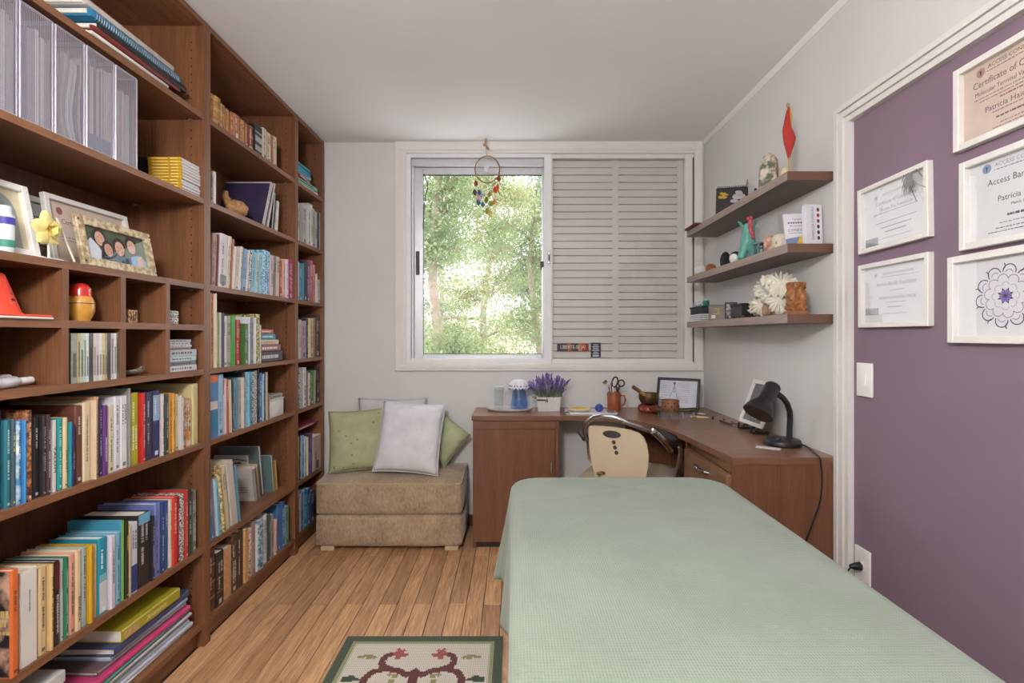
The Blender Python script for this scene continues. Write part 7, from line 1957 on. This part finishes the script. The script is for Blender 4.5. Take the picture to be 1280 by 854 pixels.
b = MB(); b.add([lc + Vector((-.020, 0, -.004)), lc + Vector((.002, -.004, .018)), lc + Vector((.016, 0, .002)), lc + Vector((-.002, -.004, -.012)), lc + Vector((-.001, .006, .003))], [(0, 1, 4), (1, 2, 4), (2, 3, 4), (3, 0, 4), (0, 3, 2, 1)]); b.build('leaf', plain((112, 92, 66), .7, var=.2, scale=120), root)

# singing bowl on its cushion, with mallet
SB = Vector((.822, 3.010, DT_))
root = thing('bowl_cushion', SB, 'red brocade ring cushion with golden triangles under the singing bowl', 'cushion')
pr = [(.020, .010)] + [(.045 + .022 * math.cos(a), .024 + .023 * math.sin(a)) for a in [R(-150 + i * 25) for i in range(13)]] + [(.02, .036)]
MB().lathe(pr, 32, Matrix.Translation(SB)).build('ring', plain((128, 40, 38), .6, var=.2, scale=60), root, smooth=True, angle=70)
for i in range(9):
    a = i * 2 * math.pi / 9 + .2
    def rp(da, zz):
        q = (zz - .024) / .0235; r = .0454 + .0222 * math.sqrt(max(0, 1 - q * q)); return SB + Vector((r * math.cos(a + da), r * math.sin(a + da), zz))
    MB().add([rp(-.24, .010), rp(.24, .010), rp(.12, .022), rp(0, .034), rp(-.12, .022)], [(0, 1, 2, 4), (4, 2, 3)]).build('gold_triangle', plain((190, 150, 104), .5, var=.2, scale=90), root)
BB = SB + Vector((0, 0, .0475))
root = thing('singing_bowl', BB, 'bronze singing bowl resting on the red ring cushion', 'bowl')
MB().lathe([(0, 0), (.030, .0), (.050, .012), (.060, .034), (.061, .058), (.0595, .068), (.056, .068), (.0565, .058), (.055, .034), (.045, .014), (.028, .005), (0, .005)], 36, Matrix.Translation(BB)).build('bowl', plain((104, 86, 54), .35, .7, var=.2, scale=30), root, smooth=True, angle=60)
root = thing('mallet', BB + Vector((0, 0, .05)), 'wooden striker leaning over the rim of the singing bowl', 'mallet')
p0, p1 = BB + Vector((-.012, -.036, .046)), BB + Vector((-.110, -.050, .112))
MB().tube([p0, p0.lerp(p1, .55)], [.0095, .0105], 12).build('grip', plain((166, 118, 70), .5, var=.15, scale=70), root, smooth=True)
MB().tube([p0.lerp(p1, .55), p1], [.0112, .0118], 12).build('suede_wrap', plain((110, 72, 44), .8), root, smooth=True)

# dark framed chart
M = place((.900, 3.135, DT_), (.85, -.53, 0), (.53 * .34, .85 * .34, 1))
root = framed('framed_chart', 'black framed body chart leaning on the desk under the window', 'frame', M, .262, .205, .015, .018, M_BLACKM, plain((206, 208, 222), .7))
lines(root, M, [('l', .035, .085, y, .0025, i) for i, y in enumerate((.172, .156, .140, .124, .108, .092))] + [('l', .128, .20, y, .0025, 20 + i) for i, y in enumerate((.170, .158, .146, .130, .118, .104, .090, .064, .050))], plain((140, 138, 158), .7))
lines(root, M, [('l', .128, .198, .076, .003, 77)], plain((170, 120, 140), .7), 'pink_print')
b = MB(); ell(b, .106, .172, .008, .009, .0042, M, 12)
for y in (.152, .140, .128, .116): ell(b, .106, y, .004, .004, .0042, M, 8)
b.tube([(.106, .163, .0042), (.098, .13, .0042), (.085, .085, .0042), (.070, .055, .0042), (.106, .045, .0042), (.142, .055, .0042), (.125, .09, .0042), (.114, .13, .0042), (.106, .163, .0042)], .001, 4, M, flat=.3)
b.build('body_figure', plain((96, 92, 112), .7), root)['kind'] = 'stuff'

# incense dish on metal feet with perforated tealight cup
IC = Vector((.925, 2.845, DT_ + .024))
root = thing('incense_dish', (IC.x, IC.y, DT_), 'dark leaf shaped metal dish on small feet beside the framed chart', 'dish')
vs = []; fs = []
for i in range(17):
    t = i / 16 * 2 - 1; hw = .062 * (1 - abs(t) ** 2.2) ** .75
    for j in range(9):
        s_ = (j - 4) / 4
        vs.append(IC + Vector((t * .150, s_ * hw + .010 * t, .004 + .008 * s_ * s_ + .014 * abs(t) ** 3)))
for i in range(16):
    for j in range(8): fs.append((i * 9 + j, i * 9 + j + 1, (i + 1) * 9 + j + 1, (i + 1) * 9 + j))
o = MB().add(vs, fs).build('dish', plain((92, 72, 40), .35, .6, var=.3, scale=40), root, smooth=True, angle=180); md = o.modifiers.new('thick', 'SOLIDIFY'); md.thickness = .003
for (dx, dy) in ((-.04, -.050), (.03, -.052), (.10, -.03), (-.09, .02), (.04, .05)):
    MB().tube([IC + Vector((dx, dy, .006)), IC + Vector((dx + .004, dy - .008, -.012)), IC + Vector((dx, dy - .010, -.0228))], [.004, .0028, .003], 6).build('foot', M_STEEL, root, smooth=True)
CC = IC + Vector((-.030, -.020, .0075))
root = thing('tealight_holder', CC, 'brown perforated tealight cup standing on the incense dish', 'candle holder')
MB().lathe([(0, .003), (.046, .003), (.047, .066), (.049, .067), (.050, .066), (.050, .002), (.048, 0), (0, 0)], 32, Matrix.Translation(CC)).build('cup', plain((128, 84, 56), .5, var=.12, scale=40), root, smooth=True, angle=60)
b = MB(); lit = MB()
for k, zz in enumerate((.014, .033, .052)):
    for i in range(9):
        a = i * 2 * math.pi / 9 + k * .35; (lit if (k == 2 and i == 7) else b).lathe([(.0046, 0), (.0046, .0012), (0, .0012)], 10, Matrix.Translation(CC) @ Matrix.Rotation(a, 4, 'Z') @ T_(.0495, 0, zz) @ Matrix.Rotation(R(90), 4, 'Y'))
b.build('perforations', plain((52, 28, 22), .8), root)['kind'] = 'stuff'
if lit.v: lit.build('painted_lit_hole', plain((222, 214, 196), .6), root)  # one perforation painted pale, as if light showed through
def pen(label, p0, p1, r, rgb, kind='pen', nm='pen'):
    p0 = Vector(p0); p1 = Vector(p1); root = thing(nm, p0.lerp(p1, .5), label, kind, None)
    d = (p1 - p0).normalized()
    MB().tube([p0, p1], r, 8).build('barrel', plain(rgb, .35), root, smooth=True)
    MB().tube([p1, p1 + d * .012], [r * .9, .001], 8).build('tip', plain((190, 188, 186), .3), root, smooth=True)
    MB().tube([p0 + d * .008, p0 + d * .03], r * 1.06, 8).build('band', plain(shade3(rgb, .6), .4), root, smooth=True)
pen('gold and white pen lying beyond the incense dish', (1.005, 2.80, DT_ + .006), (1.085, 2.765, DT_ + .006), .0055, (196, 176, 128))
pen('pale pen lying behind the gold pen near the desk corner', (1.06, 2.93, DT_ + .005), (1.115, 2.90, DT_ + .005), .0048, (206, 202, 196))
pen('dark brown pencil lying alone on the corner desk', (1.118, 2.675, DT_ + .0045), (1.130, 2.545, DT_ + .0045), .004, (56, 38, 32), 'pencil', 'pencil')
pen('light wooden pencil lying beside the dark brown one', (1.162, 2.64, DT_ + .004), (1.180, 2.52, DT_ + .004), .0036, (150, 112, 84), 'pencil', 'pencil')
for i, (x, y) in enumerate(((1.105, 2.74), (1.13, 2.80), (1.155, 2.71))):
    tag(MB().ball((x, y, DT_ + .004), .006, .006, .004, 6).build('bead', plain((52, 36, 32), .4), None, smooth=True, base=(x, y, DT_)), ['dark bead nearest the incense dish pens', 'dark bead towards the window corner of the desk', 'dark bead beside the light wooden pencil'][i], 'bead', 'dark beads on the desk')

# white frame on a black easel, leaning to the wall behind the lamp
M = place((1.150, 2.500, DT_ + .030), (.02, -1, 0), (.372, 0, 1))
root = framed('framed_picture', 'white framed grey print on a black easel behind the desk lamp', 'frame', M, .215, .225, .018, .014, WF, plain((106, 108, 112), .6, var=.25, scale=14), glass=True)
b = MB(); rr = random.Random(6)
for i in range(26): ell(b, .11 + rr.uniform(-.055, .055), .05 + rr.uniform(-.015, .05), rr.uniform(.004, .012), rr.uniform(.003, .007), .0042 + i * .00002, M, 8)
b.build('white_figure', plain((186, 186, 190), .6, var=.2, scale=90), root)['kind'] = 'stuff'
root = thing('display_easel', (1.16, 2.39, DT_), 'small black easel holding up the white framed print', 'easel')
for y in (2.455, 2.325):
    MB().tube([(1.12, y, DT_ + .034), (1.118, y, DT_ + .008), (1.135, y, DT_ + .006), (1.20, y, DT_ + .006)], .006, 8).tube([(1.135, y, DT_ + .012), (1.150, y, DT_ + .024), (1.165, y, DT_ + .024)], .006, 8).build('hook', M_BLACK, root, smooth=True)
MB().tube([(1.165, 2.455, DT_ + .010), (1.165, 2.325, DT_ + .010)], .005, 8).build('crossbar', M_BLACK, root, smooth=True)
MB().tube([(1.20, 2.39, DT_ + .006), (1.225, 2.39, DT_ + .12)], .005, 8).build('prop', M_BLACK, root, smooth=True)

# desk lamp
LB = Vector((1.146, 2.105, DT_))
root = thing('desk_lamp', LB, 'black gooseneck desk lamp at the near end of the desk', 'lamp')
MB().lathe([(.0, 0), (.072, 0), (.074, .004), (.074, .016), (.070, .025), (.060, .028), (0, .029)], 36, Matrix.Translation(LB)).build('base', M_BLACKM, root, smooth=True, angle=50)
MB().lathe([(.014, .028), (.012, .033), (0, .034)], 16, Matrix.Translation(LB + Vector((-.030, -.02, 0)))).build('switch', M_BLACK, root, smooth=True)
nk = [LB + Vector(p) for p in ((.030, 0, .026), (.031, 0, .07), (.031, -.004, .11), (.026, -.010, .145), (.012, -.016, .178), (-.008, -.022, .202), (-.028, -.028, .216), (-.040, -.03, .220))]
MB().tube(nk, .0115, 14).build('gooseneck', M_BLACKM, root, smooth=True)
b = MB()
for i in range(len(nk) - 1):
    for k in range(7):
        p = nk[i].lerp(nk[i + 1], k / 7); q = nk[i].lerp(nk[i + 1], (k + .35) / 7); b.tube([p, q], .0121, 10)
b.build('neck_rings', M_BLACK, root, smooth=True)['kind'] = 'stuff'
hd = Vector((-.070, -.030, -.092)).normalized()
A0 = LB + Vector((-.052, -.030, .258))            # upper rear of the head
zax = -hd; xax = Vector((0, 1, 0)).cross(zax).normalized(); yax = zax.cross(xax)
HM = Matrix(((xax.x, yax.x, zax.x, A0.x), (xax.y, yax.y, zax.y, A0.y), (xax.z, yax.z, zax.z, A0.z), (0, 0, 0, 1)))
MB().lathe([(.059, -.150), (.061, -.147), (.056, -.126), (.045, -.104), (.034, -.088), (.0295, -.080), (.0295, -.01), (.027, 0), (.024, .003), (0, .003)], 36, HM).build('head', M_BLACKM, root, smooth=True, angle=40)
MB().lathe([(.0565, -.1485), (.049, -.127), (.037, -.107), (.028, -.092), (0, -.088)], 32, HM).build('reflector', plain((150, 148, 146), .3), root, smooth=True, angle=60)
MB().ball((0, 0, -.112), .022, .022, .028, 12, HM).build('bulb', plain((226, 224, 220), .2), root, smooth=True)
MB().lathe([(.0312, -.014), (.0312, -.006)], 32, HM).build('cap_seam', M_BLACK, root, smooth=True)
MB().tube([nk[-1] + Vector((-.012, -.004, .002)), nk[-2]], .013, 10).build('collar', M_BLACK, root, smooth=True)
cp = [(1.205, 2.075, DT_ + .012), (1.212, 2.03, DT_ + .005), (1.190, 1.95, DT_ + .0035), (1.168, 1.888, DT_ + .0035), (1.166, 1.876, DT_ - .006), (1.172, 1.874, .70), (1.165, 1.872, .62), (1.140, 1.872, .54), (1.108, 1.874, .45), (1.10, 1.87, .36), (1.13, 1.84, .32), (1.18, 1.79, .35), (1.212, 1.772, .405), (1.222, 1.765, .412)]
def smooth_path(p, n=6):
    p = [Vector(q) for q in p]; out = []
    for i in range(len(p) - 1):
        a, b_, c, d = p[max(i - 1, 0)], p[i], p[i + 1], p[min(i + 2, len(p) - 1)]
        for k in range(n):
            t = k / n; out.append(.5 * ((2 * b_) + (c - a) * t + (2 * a - 5 * b_ + 4 * c - d) * t * t + (3 * b_ - a - 3 * c + d) * t ** 3))
    return out + [p[-1]]
MB().tube(smooth_path(cp), .0028, 7).build('power_cord', M_BLACK, root, smooth=True)
MB().tube([(1.205, 1.766, .411), (1.222, 1.765, .412), (1.2435, 1.764, .412)], [.007, .013, .016], 10).build('plug', M_BLACK, root, smooth=True)
root = thing('card', (1.03, 2.06, DT_), 'small white card lying partly beneath the lamp base', 'card')
MB().box(-.045, .045, -.02, .02, 0, .0012, T_(1.055, 2.045, DT_) @ Matrix.Rotation(R(-35), 4, 'Z')).build('card', plain((216, 212, 208), .6), root)

# ================================================================ dream catcher in the window
DCC = Vector(at(609.2, 212, 3.13))
root = thing('dream_catcher', (DCC.x, DCC.y, 2.42), 'dream catcher with coloured feathers hanging before the open window', 'dream catcher')
RR = .077
RX_ = .078; RZ_ = .085
MB().tube([DCC + Vector((RX_ * math.cos(a), 0, RZ_ * math.sin(a))) for a in [i * 2 * math.pi / 40 for i in range(41)]], .0042, 8, caps=False).build('hoop', plain((140, 100, 62), .6, var=.3, scale=150), root, smooth=True)
b = MB(); prev = [DCC + Vector((RX_ * math.cos(a), 0, RZ_ * math.sin(a))) for a in [i * 2 * math.pi / 12 for i in range(12)]]
for ring in range(5):
    k = .80 - ring * .15; off = (ring + 1) * math.pi / 12
    cur = [DCC + Vector((RX_ * k * math.cos(a), 0, RZ_ * k * math.sin(a))) for a in [i * 2 * math.pi / 12 + off for i in range(12)]]
    for i in range(12): b.tube([prev[i], cur[i]], .0006, 3); b.tube([cur[i], prev[(i + 1) % 12]], .0006, 3)
    prev = cur
b.build('web', plain((206, 200, 190), .6), root)['kind'] = 'stuff'
MB().ball(DCC + Vector((-.006, -.002, .004)), .019, .008, .019, 10).build('crystal_bead', plain((214, 216, 220), .1), root, smooth=True)
MB().tube([DCC + Vector((0, 0, RZ_)), at(607.5, 190, 3.14), at(607.5, 181, 3.15)], .0014, 5).build('cord', plain((150, 120, 90), .7), root)
b = MB(); b.tube([at(607.5, 170, 3.16), at(607.5, 176, 3.16), at(606, 180, 3.155), at(608.5, 184, 3.155), at(611, 187, 3.155)], .006, 7); b.ball(at(605.5, 181, 3.15), .010, n=6); b.ball(at(610, 185, 3.15), .008, n=6)
b.build('hook', plain((166, 134, 90), .5, var=.3, scale=90), root, smooth=True)
FE = [(594.5, 226, 233.5, (150, 54, 46), 4), (593, 237, 245, (74, 64, 80), 4), (598.5, 237.5, 245, (60, 70, 120), 3), (602, 241, 248, (140, 158, 186), -2), (597.5, 249, 257, (70, 92, 140), 5), (603.2, 252.5, 260, (86, 112, 158), 3), (608.2, 246, 254.5, (116, 112, 46), -3), (612.5, 240, 247, (150, 140, 52), -6), (613, 251, 259, (146, 134, 50), 4), (608.5, 260, 268, (140, 124, 46), 3),
      (618, 234, 241.5, (196, 66, 40), 8), (622, 231.5, 239.5, (206, 84, 44), -4), (623, 219.5, 227.5, (130, 44, 40), 3), (618.5, 249, 256.5, (196, 142, 66), -8), (611, 262, 272, (206, 190, 110), 10), (596, 243, 252, (206, 170, 160), 20)]
for (px_, ya, yb, rgb, tl) in FE:
    Yf = 3.125; a = at(px_, ya, Yf); c = at(px_ + tl * .25, yb, Yf); d = (c - a); s_ = Vector((-d.z, 0, d.x)).normalized()
    wv = d.length * .32; vs = []; nn = 7
    for i in range(nn + 1):
        t = i / nn; w = wv * math.sin(math.pi * min(1, .08 + t * .92)) ** .7
        vs += [a + d * t - s_ * w + Vector((0, .002 * math.sin(t * 9), 0)), a + d * t + Vector((0, -.003, 0)), a + d * t + s_ * w]
    fs = []
    for i in range(nn): fs += [(i * 3, i * 3 + 1, i * 3 + 4, i * 3 + 3), (i * 3 + 1, i * 3 + 2, i * 3 + 5, i * 3 + 4)]
    fo = MB().add(vs, fs).build('feather', plain(rgb, .7, var=.2, scale=200), root, smooth=True, angle=180)
    MB().tube([a + Vector((0, -.003, .004)), a + d * .9 + Vector((0, -.0036, 0))], .0008, 4).build('quill', plain(shade3(rgb, .7), .6), fo)
b = MB()
for (pa, pb_) in (((594.8, 220), (594, 226)), ((594.5, 233), (593.2, 237)), ((596, 222), (598.6, 238)), ((599, 226), (602, 241)), ((598.5, 244), (597.5, 249)), ((602, 247), (603.2, 253)), ((608, 229), (608.4, 246)), ((611, 228.5), (612.5, 240)), ((612.5, 246), (613, 251)), ((608, 254), (608.5, 260)), ((623, 215), (623, 219.5)), ((622.6, 227), (621.8, 232)), ((620, 222), (617.6, 234)), ((618, 241), (618.5, 249)), ((611, 255), (611, 262))):
    b.tube([at(*pa, 3.125), at(*pb_, 3.125)], .0009, 4)
b.build('threads', plain((150, 110, 80), .7), root)['kind'] = 'stuff'
for (pts) in ([(623.5, 225), (625, 230), (630, 231)], [(622.5, 238), (625, 244), (629.5, 246)], [(619, 228), (616.5, 232), (615, 236)]):
    MB().tube([at(x, y, 3.124) for x, y in pts], [.004, .003, .001], 6).build('plume', plain((170, 70, 50), .7, var=.2, scale=150), root, smooth=True)
